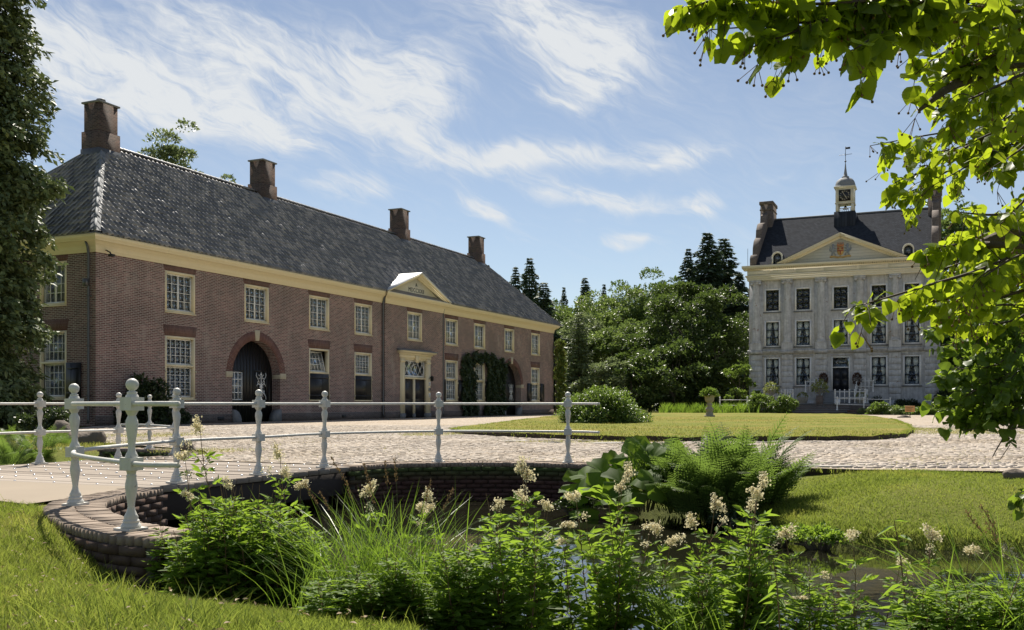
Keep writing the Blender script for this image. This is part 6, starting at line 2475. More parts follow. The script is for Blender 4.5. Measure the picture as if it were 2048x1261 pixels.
turf('grass', 'long grass hanging over the far bank edge', [(2.2, 13.2), (3.4, 13), (4.2, 10.6), (12, 9.9), (12, 8.4), (4, 9.4), (2.6, 10.4)], 1300, (.05, .10), .010, 'grass', edge_band, 2, seed=4)
# fringe along the cobble edge above the grass bank
q = resample(np.array(COURT[1:7]), .006)
q = q[(q[:, 0] < 9)] + rng.normal(scale=.05, size=(len(q[(q[:, 0] < 9)]), 2))
tag(blades(np.c_[q, np.full(len(q), -.05)], rng.uniform(.05, .11, len(q)), .010, .6, M['grass'], 'grass', seed=12, seg=2), 'grass fringe along the cobbles above the far bank', 'grass', kind='stuff')
# oval lawn and patches
x, y = scatter(OVAL, 75, lambda x, y: y < 60)
k = rng.random(len(x)) < np.clip(26 / y, 0, 1) ** 1.4
x, y = x[k], y[k]
tag(blades(np.c_[x, y, np.full(len(x), .12)], rng.uniform(.03, .07, len(x)), .022, .6, M['drygrass'], 'grass', seed=5, seg=1), 'short dry grass of the oval lawn', 'grass', kind='stuff')
q = resample(np.vstack([OVAL, OVAL[:1]]), .012)
q = q[(q[:, 1] < 50)]
q = q + rng.normal(scale=.05, size=q.shape)
tag(blades(np.c_[q, np.where(rng.random(len(q)) < .75, .12, rng.uniform(.0, .1, len(q)))], rng.uniform(.03, .09, len(q)), .014, .7, M['grass'], 'grass', seed=6, seg=2), 'shaggy grass fringe round the oval lawn', 'grass', kind='stuff')
pp = []
for (cx0, cy0), rx, ry in PATCH:
    n = int(rx * ry * 700)
    a = rng.uniform(0, 2 * PI, n); r0 = np.sqrt(rng.random(n)) * 1.05 * (1 + .15 * np.sin(a * 5))
    pp.append(np.c_[cx0 + np.cos(a) * r0 * rx, cy0 + np.sin(a) * r0 * ry, np.full(n, .0)])
pp = np.concatenate(pp)
pp = pp[~inside(OVAL, pp[:, 0], pp[:, 1])]
tag(blades(pp, rng.uniform(.03, .08, len(pp)), .014, .7, M['drygrass'], 'grass', seed=7, seg=1), 'thin grass growing between the cobbles', 'grass', kind='stuff')
# weeds between cobbles
n = 9000
wy = 13.8 + 26 * rng.random(n) ** 1.3; wx = rng.uniform(-.55, .55, n) * wy
ok = inside(COURT, wx, wy) & ~inside(OVAL, wx, wy) & (np.sin(wx * 1.1 + 1.7 * np.sin(wy * .6)) > .35)
tag(blades(np.c_[wx[ok], wy[ok], np.zeros(ok.sum())], rng.uniform(.03, .06, ok.sum()), .014, .8, M['drygrass'], 'grass', seed=8, seg=1), 'sparse dry weeds in the cobble joints', 'grass', kind='stuff')
# left bank grass by the ferns
turf('grass', 'grass around the boulders left of the courtyard', [(-7.3, 20), (-6, 18.9), (-5.4, 18.3), (-9.3, 23), (-13, 29), (-15, 33), (-17, 30), (-11, 20.5)], 420, (.03, .08), .016, 'drygrass', lambda x, y: dist_poly(LEFT_WING, x, y, False)[0] > .25, 1, seed=9)

# fallen leaves and clover heads in the near grass
x, y = scatter(near_poly, 26, not_road)
z = ground_z(x, y); ok = z > -.5; x, y, z = x[ok], y[ok], z[ok]
V, F = leaf_cards(np.c_[x, y, z + rng.uniform(.03, .06, len(x))], rand_dirs(len(x)) * [1, 1, .3], rand_dirs(len(x)) * .5 + [0, 0, 1], rng.uniform(.02, .045, len(x)), .5, .15)
tag(obj('fallen_leaves', mesh('fallen_leaves', V, F, leafmat('fallen_leaf', [(0, (.16, .10, .05)), (.6, (.34, .25, .14)), (1, (.62, .52, .38))], (.4, .3, .15), .2, .7))), 'pale fallen leaves scattered in the near grass', 'leaves', kind='stuff')
# boulders
def boulder(px, py, wdt, hgt, label, seed):
    x, y = G(px, py)
    r_ = np.random.default_rng(seed)
    m_ = MB().ball((0, 0, 0), 1, 12, 8)
    V = m_.v[0]
    ph = r_.uniform(0, 6, 6)
    f = 1 + .16 * np.sin(V[:, 0] * 3 + ph[0]) * np.sin(V[:, 1] * 3 + ph[1]) + .12 * np.sin(V[:, 2] * 5 + ph[2] + V[:, 0] * 4)
    V *= (f[:, None]) * [wdt / 2, wdt * .35, hgt]
    V[:, 2] += hgt * .05
    m_.v[0] = V
    return tag(m_.build('boulder', M['rock'], smooth=True, loc=(x, y, -.02)), label, 'boulder')
boulder(182, 886, .75, .30, 'dark rounded boulder in the grass behind the near railing post', 1)
boulder(128, 876, .9, .42, 'mossy rough boulder partly hidden by the ferns', 2)
boulder(372, 902, .40, .20, 'small dark stone on the cobbles just right of a railing post', 3)
boulder(145, 877, .4, .16, 'small grey stone between the two larger boulders', 4)
boulder(1808, 836, .9, .16, 'flat dark stone at the corner of the courtyard road', 5)
boulder(2030, 952, .32, .10, 'small dark stone at the cobble edge by the alder leaves', 6)

# ---------------------------------------------------------------- ferns
def frond_mesh(L, seed, droop=.9, npin=22, wid=.17):
    r_ = np.random.default_rng(seed)
    m_ = MB()
    s = np.linspace(0, 1, 12)
    ax = lambda t: np.array([L * (.55 * t + .12 * t * t), 0, L * (.86 * t - .42 * droop * t ** 2.4)])
    m_.tube([ax(t) for t in s], np.linspace(.006, .0015, 12), 3, False)
    V, F = [], []
    for k in range(npin):
        t = .12 + .86 * k / (npin - 1)
        l = wid * L / .9 * math.sin(PI * (.10 + .9 * t) ** .75) ** .9 + .012
        p = ax(t); tg = ax(min(1, t + .02)) - ax(t - .02); tg /= np.linalg.norm(tg)
        up = np.array([-tg[2], 0, tg[0]])
        for sd in (-1, 1):
            d = np.array([0, sd, 0]) * .88 + tg * .42 - up * .12 + r_.normal(scale=.05, size=3)
            d /= np.linalg.norm(d)
            w2 = l * .17
            teeth = 5
            for j in range(teeth):
                u0, u1, u2 = j / teeth, (j + .75) / teeth, (j + 1.05) / teeth
                b0, b1 = p + d * l * u0, p + d * l * min(u2, 1)
                ww = w2 * (1 - .75 * u0)
                for s2 in (-1, 1):
                    i = len(V)
                    V += [b0, p + d * l * u1 + tg * s2 * ww - up * .1 * l * u1 * .3, b1]
                    F.append([i, i + 1, i + 2] if s2 * sd > 0 else [i, i + 2, i + 1])
    m_.add(np.array(V), np.array(F))
    return m_.mesh('frond', M['fern'])


FROND = [frond_mesh(1.0, k, d_) for k, d_ in enumerate((.7, .95, 1.15, .5))]


def fern(x, y, z, n, L, label, spread=.12, tilt=(.0, .55), group=None, name='fern'):
    root = tag(empty(name, (x, y, z), 0), label, 'fern', group)
    for k in range(n):
        a = 2 * PI * k / n + rng.normal(scale=.35)
        s = L * rng.uniform(.7, 1.1)
        obj('frond', FROND[rng.integers(4)], root, (spread * math.cos(a) * rng.uniform(.2, 1), spread * math.sin(a) * rng.uniform(.2, 1), 0),
            (rng.normal(scale=.15), -rng.uniform(tilt[0], tilt[1]), a), (s, s, s))
    return root


FG = 'tall ferns beside the big leaves on the far bank'
for k, (px, Y, L, lb) in enumerate([(1375, 12.6, 1.05, 'tall upright fern right of the big rounded leaves'), (1425, 12.5, 1.18, 'tallest upright fern in the middle of the far bank clump'), (1470, 12.3, 1.15, 'tall fern on the lawn side of the tallest one'),
                                   (1505, 12.0, .9, 'outermost fern of the far bank clump next to the mown grass'), (1350, 12.9, .95, 'fern leaning over the big rounded leaves'), (1400, 12.0, .95, 'front fern low over the dark water'), (1450, 11.8, .95, 'front fern between the water and the tallest one')]):
    x = (px - CXP) / FPX * Y
    fern(x, Y, max(float(ground_z(x, Y)), -.5) - .02, 40, L * 1.16, lb, .26, (.02, .5), FG)
LG = 'ferns left of the bridge'
for k, (px, py, L, lb) in enumerate([(20, 925, .85, 'fern cut by the left picture edge behind the bridge'), (75, 915, .9, 'fern behind the leftmost railing post'), (112, 905, .8, 'fern right of the leftmost railing post'), (50, 895, .8, 'fern at the back of the left clump'), (5, 890, .9, 'fern in the dark under the cypress at the left')]):
    x, y = G(px, py, -.2)
    fern(x, y, -.3, 20, L, lb, .2, (-.15, .45), LG)
p = PT(1360, 1235, 5.1)
fern(p[0], p[1], -.5, 6, .75, 'single yellow green fern among the meadowsweet in front of the water', .08, (.1, .6))
x, y = G(245, 925); fern(x, y, -.15, 9, .35, 'little green plant at the foot of the railing post behind the bridge', .1, (.0, .5), name='weed_tuft')

# ---------------------------------------------------------------- butterbur with big round leaves
def round_leaf(R, seed):
    r_ = np.random.default_rng(seed)
    n, m_ = 26, 4
    V = [(0, 0, 0)]
    for j in range(1, m_ + 1):
        for k in range(n):
            a = -PI * .93 + 2 * PI * .93 * k / (n - 1)
            rr = R * j / m_ * (1 + (.07 * math.sin(k * 2.4 + seed) + .05 * r_.normal()) * (j / m_) ** 2) * (1 - .22 * math.exp(-((abs(a) - PI * .93) / .3) ** 2))
            V.append((rr * math.cos(a), rr * math.sin(a), R * (.16 * (j / m_) ** 2 * math.sin(a * 4 + seed) - .22 * (j / m_) ** 2.2 + .05 * math.sin(a * 9) * (j / m_))))
    F3 = [[0, 1 + k, 2 + k] for k in range(n - 1)]
    F4 = [[1 + (j - 1) * n + k, 1 + j * n + k, 1 + j * n + k + 1, 1 + (j - 1) * n + k + 1] for j in range(1, m_) for k in range(n - 1)]
    return mesh('leaf', np.array(V), [np.array(F3), np.array(F4)], M['butterbur'], True)


RLEAF = [round_leaf(1, k) for k in range(5)]
bb = tag(empty('butterbur', (1.75, 12.9, -.5), 0), 'clump of big round green leaves at the end of the curved moat wall', 'plant')
st = MB()
for k, (px, py, Y, R, tx, ty) in enumerate([(1262, 915, 12.6, .30, 1.15, .25), (1305, 918, 12.7, .27, 1.0, -.3), (1205, 945, 12.5, .25, .95, .3), (1172, 955, 12.7, .25, .6, -.3), (1290, 948, 12.2, .28, .35, -.2), (1328, 938, 12.5, .30, -.3, .2),
                                           (1240, 965, 12.3, .27, .75, .3), (1190, 978, 12.4, .27, -.3, .2), (1255, 990, 12.1, .26, .3, -.3), (1148, 988, 12.6, .24, .2, .2), (1312, 968, 12.0, .25, .85, .3), (1225, 1005, 12.1, .23, -.2, .3), (1165, 1018, 12.4, .22, .4, .1), (1285, 905, 12.9, .24, 1.25, .1), (1338, 908, 12.8, .22, 1.2, -.3), (1155, 968, 12.8, .24, .9, .2), (1225, 930, 12.7, .22, 1.1, -.2)]):
    p = PT(px, py, Y) - np.array([1.75, 12.9, -.5])
    obj('leaf', RLEAF[k % 5], bb, tuple(p), (tx, ty, rng.uniform(-.8, .8)), (R, R, R))
    st.tube(spline([(p[0] * .35, p[1] * .3, 0), (p[0] * .7, p[1] * .65, p[2] * .6), p], 4), np.linspace(.014, .007, 9), 5)
st.build('stalks', M['stem'], bb)
# dark low growth at the foot of the far bank
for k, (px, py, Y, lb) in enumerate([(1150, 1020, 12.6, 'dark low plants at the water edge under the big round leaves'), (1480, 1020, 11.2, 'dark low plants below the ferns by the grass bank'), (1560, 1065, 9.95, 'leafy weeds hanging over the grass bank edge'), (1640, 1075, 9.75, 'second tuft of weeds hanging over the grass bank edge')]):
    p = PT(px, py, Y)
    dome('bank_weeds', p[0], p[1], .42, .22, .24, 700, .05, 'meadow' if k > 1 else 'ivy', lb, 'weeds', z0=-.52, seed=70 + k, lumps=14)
# ---------------------------------------------------------------- foreground plants
def leaflets(P, T, Nn, L, ratio=.42):
    """ovate leaflets, two folded halves of a quad each"""
    n = len(P)
    T = norm(T); B = norm(np.cross(T, Nn)); Nn = np.cross(B, T)
    s = np.asarray(L).reshape(-1, 1) * np.ones((n, 1))
    V = np.empty((n, 6, 3))
    V[:, 0] = P
    V[:, 1] = P + T * s * .3 + B * s * ratio * .46 + Nn * s * .09
    V[:, 2] = P + T * s * .68 + B * s * ratio * .38 + Nn * s * .05 - Nn * s * .06
    V[:, 3] = P + T * s - Nn * s * .12
    V[:, 4] = P + T * s * .68 - B * s * ratio * .38 + Nn * s * .05 - Nn * s * .06
    V[:, 5] = P + T * s * .3 - B * s * ratio * .46 + Nn * s * .09
    i = np.arange(n)[:, None] * 6
    F = np.concatenate([i + np.array([[0, 1, 2, 3]]), i + np.array([[0, 3, 4, 5]])])
    return V.reshape(-1, 3), F


def meadowsweet_parts(H, seed, flower=True, nleaf=11, lsize=1.0, lean=.12, reach=.6):
    r_ = np.random.default_rng(seed)
    a = r_.uniform(0, 6.3)
    bend = np.array([math.cos(a), math.sin(a), 0]) * lean * H
    ax = lambda t: bend * t ** 1.6 + np.array([.012 * math.sin(9 * t + seed), .012 * math.cos(7 * t), H * t])
    stem = MB().tube([ax(t) for t in np.linspace(0, 1, 10)], np.linspace(.0042, .0016, 10), 4, False)
    P, T, Nn, L = [], [], [], []
    for k in range(nleaf):
        t = .06 + .80 * k / nleaf + r_.normal(scale=.02)
        b = k * 2.4 + r_.normal(scale=.3)
        d = np.array([math.cos(b), math.sin(b), 0])
        ln = lsize * (.27 - .15 * t) * r_.uniform(.8, 1.25)
        up0 = r_.uniform(.35, .8)
        rach = lambda u: ax(t) + d * ln * u * reach + np.array([0, 0, ln * (up0 * u * 1.5 - .45 * u * u)])
        stem.tube([rach(u) for u in (0, .35, .7, 1)], [.002, .0016, .0012, .001], 3, False)
        npair = 3 if t < .6 else 2
        side = np.array([-d[1], d[0], 0])
        for j in range(npair):
            u = .42 + .42 * j / max(1, npair - 1)
            for s in (-1, 1):
                P.append(rach(u)); T.append(side * s * .75 + d * .5 + [0, 0, .35 + r_.normal(scale=.25)]); Nn.append(np.array([0, 0, .35]) + d * .35 + r_.normal(scale=.6, size=3)); L.append(ln * r_.uniform(.55, .78))
        P.append(rach(1)); T.append(d + [0, 0, .25 + r_.normal(scale=.3)]); Nn.append(np.array([0, 0, .7]) + r_.normal(scale=.6, size=3)); L.append(ln * .8)
    V, F = leaflets(np.array(P), np.array(T), np.array(Nn), np.array(L), .36)
    fol = mesh('leaves', V, F, M['meadow'])
    fl = None
    if flower:
        top = ax(1)
        Q = []
        for k in range(r_.integers(3, 6)):
            b = r_.uniform(0, 6.3)
            l = r_.uniform(.02, .06)
            e_ = top + np.array([math.cos(b) * l * .6, math.sin(b) * l * .6, l * r_.uniform(-.5, .7) - .02])
            stem.tube([top - [0, 0, .05], (top + e_) / 2 + [0, 0, -.008], e_], .0012, 3, False)
            n = 60
            Q.append(e_ + r_.normal(scale=[.011, .011, .010], size=(n, 3)))
        # side panicle lower down
        if r_.random() < .6:
            b = r_.uniform(0, 6.3)
            e_ = ax(.8) + np.array([math.cos(b) * .09, math.sin(b) * .09, .09])
            stem.tube([ax(.78), ax(.8) + (e_ - ax(.8)) * .5, e_], .0015, 3, False)
            Q.append(e_ + r_.normal(scale=[.015, .015, .013], size=(45, 3)))
        Q = np.concatenate(Q)
        dd = r_.normal(size=(len(Q), 3))
        V, F = leaf_cards(Q, dd, r_.normal(size=(len(Q), 3)), r_.uniform(.008, .014, len(Q)), .85, .1)
        fl = mesh('flower_plume', V, F, M['flower'])
    return stem.mesh('stem', M['redstem']), fol, fl


FLV = [meadowsweet_parts(1.0, 100 + k, True, 22 + k % 4, .50) for k in range(9)]
LFV = [meadowsweet_parts(1.0, 200 + k, False, 28, .52, .10) for k in range(10)]


def herb(x, y, z, H, parts, label, group, name, cat='plant'):
    root = tag(empty(name, (x, y, z), rng.uniform(0, 6.3)), label, cat, group)
    st_, fo, fl = parts
    s = (H ** .35, H ** .35, H)
    s = (.55 + .5 * H, .55 + .5 * H, H)
    obj('stem', st_, root, scale=s); obj('leaves', fo, root, scale=s)
    if fl: obj('flower_plume', fl, root, scale=s)['kind'] = 'stuff'
    return root


def herb_to(px, py, Y, label, group, name='meadowsweet', k=None, flower=True):
    """plant whose top reaches the given photograph pixel"""
    t = PT(px, py, Y)
    z = max(float(ground_z(t[0], t[1])), -.66) - .02
    v = FLV if flower else LFV
    return herb(t[0], t[1], z, max(.3, t[2] - z), v[k if k is not None else rng.integers(len(v))], label, group, name)


MG = 'flowering meadowsweet on the near bank'
ZONES = [('above the leafy thicket by the wing wall', [(412, 985, 6.6), (440, 845, 6.9), (405, 905, 6.8), (488, 960, 6.5), (530, 940, 6.4), (575, 965, 6.4), (590, 900, 6.6)]),
         ('beside the big sedge tuft', [(760, 968, 6.0), (812, 985, 6.0), (850, 1008, 5.9), (888, 1012, 6.0), (930, 1090, 5.6)]),
         ('in front of the curved moat wall', [(990, 1010, 5.6), (1030, 985, 5.3), (1036, 942, 5.5), (1076, 928, 5.55), (1095, 1000, 5.4), (1120, 1040, 5.3), (1150, 1075, 5.2)]),
         ('in front of the big round leaves', [(1188, 985, 5.5), (1210, 935, 5.6), (1232, 968, 5.4), (1258, 1050, 5.2)]),
         ('in front of the tall ferns', [(1305, 1075, 5.2), (1345, 1058, 5.3), (1385, 1002, 5.3), (1428, 1040, 5.2), (1455, 1005, 5.3), (1475, 955, 5.2), (1505, 975, 5.1)]),
         ('in front of the mown grass bank', [(1565, 1200, 4.8), (1590, 1185, 4.8), (1620, 1060, 5.0), (1690, 1150, 4.7), (1722, 1070, 4.9), (1760, 1120, 4.8), (1838, 1065, 4.9), (1900, 1090, 4.8), (1965, 1100, 4.8)])]
ORD = ['first', 'second', 'third', 'fourth', 'fifth', 'sixth', 'seventh', 'eighth', 'ninth', 'tenth']
for where, pts in ZONES:
    for k, (px, py, Y) in enumerate(sorted(pts)):
        herb_to(px, py, Y, ORD[k] + ' flowering meadowsweet stem from the left ' + where, MG)


def thicket(name, label, spots):
    """uncountable leafy growth: many shoots joined"""
    off = np.array([spots[0][0], spots[0][1], 0.0])
    acc = {'stems': [[], [], 0], 'leaves': [[], [], 0]}
    cache = {}
    for x, y, z, H in spots:
        k = int(rng.integers(len(LFV)))
        a = rng.uniform(0, 6.3)
        for nm, me in (('stems', LFV[k][0]), ('leaves', LFV[k][1])):
            if me.name not in cache:
                v = np.empty(len(me.vertices) * 3, dtype=np.float32); me.vertices.foreach_get('co', v)
                l = np.empty(len(me.loops), dtype=np.int32); me.loops.foreach_get('vertex_index', l)
                cache[me.name] = (v.reshape(-1, 3), l.reshape(-1, 4))
            v, f = cache[me.name]
            w_ = .75 + .35 * H
            c, s = math.cos(a) * w_, math.sin(a) * w_
            q = np.c_[v[:, 0] * c - v[:, 1] * s, v[:, 0] * s + v[:, 1] * c, v[:, 2] * H] + [x, y, z] - off
            acc[nm][0].append(q); acc[nm][1].append(f + acc[nm][2]); acc[nm][2] += len(v)
    root = tag(empty(name, tuple(off), 0), label, 'undergrowth', kind='stuff')
    obj('stems', mesh('stems', np.concatenate(acc['stems'][0]), np.concatenate(acc['stems'][1]), M['redstem']), root)
    obj('leaves', mesh('leaves', np.concatenate(acc['leaves'][0]), np.concatenate(acc['leaves'][1]), M['meadow']), root)


def spot(px, py, Y):
    t = PT(px, py, Y)
    z = max(float(ground_z(t[0], t[1])), -.66) - .02
    return (t[0], t[1], z, max(.25, t[2] - z))


sp = []
for k in range(170):
    px = rng.uniform(365, 645); Y = rng.uniform(5.9, 6.9)
    top = np.interp(px, [372, 420, 480, 560, 620, 640], [1055, 985, 960, 985, 1040, 1110]) + abs(rng.normal(scale=50))
    sp.append(spot(px, top, Y))
thicket('leafy_thicket', 'dense leafy green growth beside the brick wing wall', sp)
sp = []
for c0, wd, topy, n in ((720, 80, 1120, 22), (830, 80, 1090, 20), (915, 40, 1060, 13), (1000, 24, 985, 5), (1062, 20, 970, 5), (1218, 14, 1000, 4), (1410, 18, 1040, 4), (1482, 24, 1000, 6), (1525, 24, 1100, 3), (1605, 14, 1110, 2), (1735, 34, 1120, 3)):
    for k in range(n):
        sp.append(spot(c0 + rng.normal(scale=wd * .5), min(topy + abs(rng.normal(scale=60)), 1240), rng.uniform(4.7, 5.5) if c0 < 1540 else rng.uniform(4.5, 5.0)))
thicket('waterside_growth', 'leafy growth in loose columns in front of the moat water', sp)
sp = []
for k in range(60):
    px = rng.uniform(1800, 2075)
    sp.append(spot(px, np.interp(px, [1770, 1850, 1950, 2075], [1190, 1140, 1130, 1120]) + abs(rng.normal(scale=55)), rng.uniform(3.9, 4.8)))
thicket('corner_growth', 'crowded leafy growth in the lower corner by the water', sp)

# tall willowherb with long drooping leaves
def lance_plant(H, seed, n=26, L=.13):
    r_ = np.random.default_rng(seed)
    ax = lambda t: np.array([.10 * H * t ** 2, .02 * math.sin(5 * t), H * t])
    stem = MB().tube([ax(t) for t in np.linspace(0, 1, 9)], np.linspace(.006, .002, 9), 5, False).mesh('stem', M['redstem'], True)
    t = np.linspace(.15, 1, n)
    b = np.arange(n) * 2.4
    d = np.c_[np.cos(b), np.sin(b), np.zeros(n)]
    P = np.array([ax(q) for q in t])
    V, F = leaflets(P, d + [0, 0, -.1] + r_.normal(scale=.2, size=(n, 3)), np.tile([0, 0, 1.], (n, 1)) + r_.normal(scale=.25, size=(n, 3)), L * r_.uniform(.7, 1.2, n) * (1.1 - .45 * t), .26)
    return stem, mesh('leaves', V, F, M['meadow'])


for px, py, Y, lb in ((1782, 1045, 4.3, 'tall dark stemmed willowherb with long drooping leaves before the moat'), (1530, 1120, 4.5, 'shorter willowherb with long leaves before the dark water')):
    t = PT(px, py, Y)
    z = max(float(ground_z(t[0] + .1, t[1])), -.6)
    H = t[2] - z
    st_, fo = lance_plant(H, int(px))
    root = tag(empty('willowherb', (t[0] + .08, t[1], z), 2.6), lb, 'plant')
    obj('stem', st_, root); obj('leaves', fo, root)

# sedge tuft and seeding grasses
def sedge(px, Y, n, H, label, seed, spread=.3):
    x = (px - CXP) / FPX * Y
    z = max(float(ground_z(x, Y)), -.55)
    r_ = np.random.default_rng(seed)
    P = np.c_[r_.normal(scale=spread * .5, size=n), r_.normal(scale=spread * .3, size=n), np.zeros(n)]
    root = tag(empty('sedge_tuft', (x, Y, z), 0), label, 'grass tuft')
    blades(P, H * r_.uniform(.5, 1.1, n), r_.uniform(.005, .009, n), r_.uniform(.15, 1.0, n), M['sedge'], 'blades', root, seed, 6)
    return root


sedge(770, 5.35, 430, .80, 'big arching sedge tuft in the middle of the near bank', 1, .42)
sedge(690, 5.3, 170, .62, 'smaller sedge tuft leaning towards the leafy thicket', 2, .3)
sedge(850, 5.0, 150, .6, 'sedge tuft on the water side of the big one', 3, .3)
sedge(2045, 4.1, 170, .75, 'arching sedge at the picture edge by the water', 4, .35)
sedge(1420, 4.6, 25, .45, 'thin sedge among the flower stems in front of the water', 5, .3)


def seed_stalk(px, py, Y, bx, label, group, seed):
    t = PT(px, py, Y)
    x0 = (bx - CXP) / FPX * Y
    z = max(float(ground_z(x0, Y)), -.55)
    root = tag(empty('seed_stalk', (x0, Y, z), 0), label, 'grass stalk', group)
    d = t - np.array([x0, Y, z])
    path = spline([(0, 0, 0), (d[0] * .25, 0, d[2] * .55), tuple(d)], 6)
    MB().tube(path, np.linspace(.0028, .0012, len(path)), 4, False).build('stalk', M['stem'], root)
    r_ = np.random.default_rng(seed)
    n = 46
    s = r_.uniform(.84, 1.0, n)
    ax = np.c_[np.interp(s, np.linspace(0, 1, len(path)), path[:, 0]), np.zeros(n), np.interp(s, np.linspace(0, 1, len(path)), path[:, 2])]
    V, F = leaf_cards(ax + r_.normal(scale=.004, size=(n, 3)), np.tile(d, (n, 1)) + r_.normal(scale=.35, size=(n, 3)), r_.normal(size=(n, 3)), .016, .4)
    obj('seed_head', mesh('seed_head', V, F, M['seed']), root)


SG = 'seeding sedge stalks'
for k, (px, py, bx) in enumerate(sorted([(690, 958, 745), (662, 914, 770), (728, 930, 780), (770, 925, 790), (790, 915, 800), (862, 960, 810), (640, 985, 720), (610, 968, 700), (905, 980, 830), (740, 970, 770)])):
    seed_stalk(px, py, 5.6, bx, ORD[k] + ' seeding stalk from the left rising out of the big sedge tuft', SG, k)
for k, (px, py, bx) in enumerate([(1933, 1025, 2075), (1962, 1012, 2080), (1975, 1048, 2070)]):
    seed_stalk(px, py, 4.3, bx, ORD[k] + ' long brown seed stalk from the left leaning over the water', 'leaning seed stalks by the water', 50 + k)
for k, (px, py, bx) in enumerate(sorted([(505, 1165, 500), (462, 1120, 470), (520, 1120, 515), (345, 1120, 350), (330, 1135, 335)])):
    seed_stalk(px, py, 6.2, bx, ORD[k] + ' short seeding grass from the left before the leafy thicket', 'seeding grasses by the thicket', 70 + k)
t = PT(300, 1060, 6.45)
herb(t[0] + .05, t[1], -.4, .5, LFV[1], 'bright young shoot growing at the foot of the nearest railing post', None, 'leafy_shoot')
t = PT(335, 1060, 6.5)
herb(t[0] + .0, t[1], -.4, .55, LFV[2], 'young shoot between the nearest railing post and the thicket', None, 'leafy_shoot')

# ---------------------------------------------------------------- overhanging linden
def heart_leaf(R, seed, mat, m_=5):
    """linden leaf lying in xy, stalk end at the origin, tip along +x"""
    r_ = np.random.default_rng(seed)
    n = 15
    V, F = [], []
    rows = []
    for k in range(n):
        t = k / (n - 1)
        half = .50 * math.sin(PI * (t ** .62)) ** .8 * (1 - .18 * t) if 0 < t < 1 else 0
        x = -.10 * (1 - t) * (half > 0) * math.exp(-t * 6) + t
        tooth = 1 + .025 * (-1) ** k
        rows.append((t, half * tooth))
    for t, h in rows:
        z0 = -.10 * t * t * (1 + .5 * r_.normal() * .3)
        V.append((t, 0, z0))
        V.append((t - .10 * (1 - t) * (h > .1), h, z0 + .22 * h * math.sin(t * 3 + seed * 1.7) + .03 * math.sin(t * 9 + seed)))
        V.append((t - .10 * (1 - t) * (h > .1), -h, z0 + .22 * h * math.cos(t * 2.6 + seed) + .03 * math.cos(t * 8 + seed)))
    for k in range(n - 1):
        a, b = 3 * k, 3 * (k + 1)
        F.append([a, b, b + 1, a + 1]); F.append([a, a + 2, b + 2, b])
    return np.array(V) * R, np.array(F)


HL = [heart_leaf(1.0, k, None) for k in range(5)]


def leaf_frames(T, Nn):
    T = norm(T); B = norm(np.cross(Nn, T)); N2 = np.cross(T, B)
    return np.stack([T, B, N2], -1)       # columns


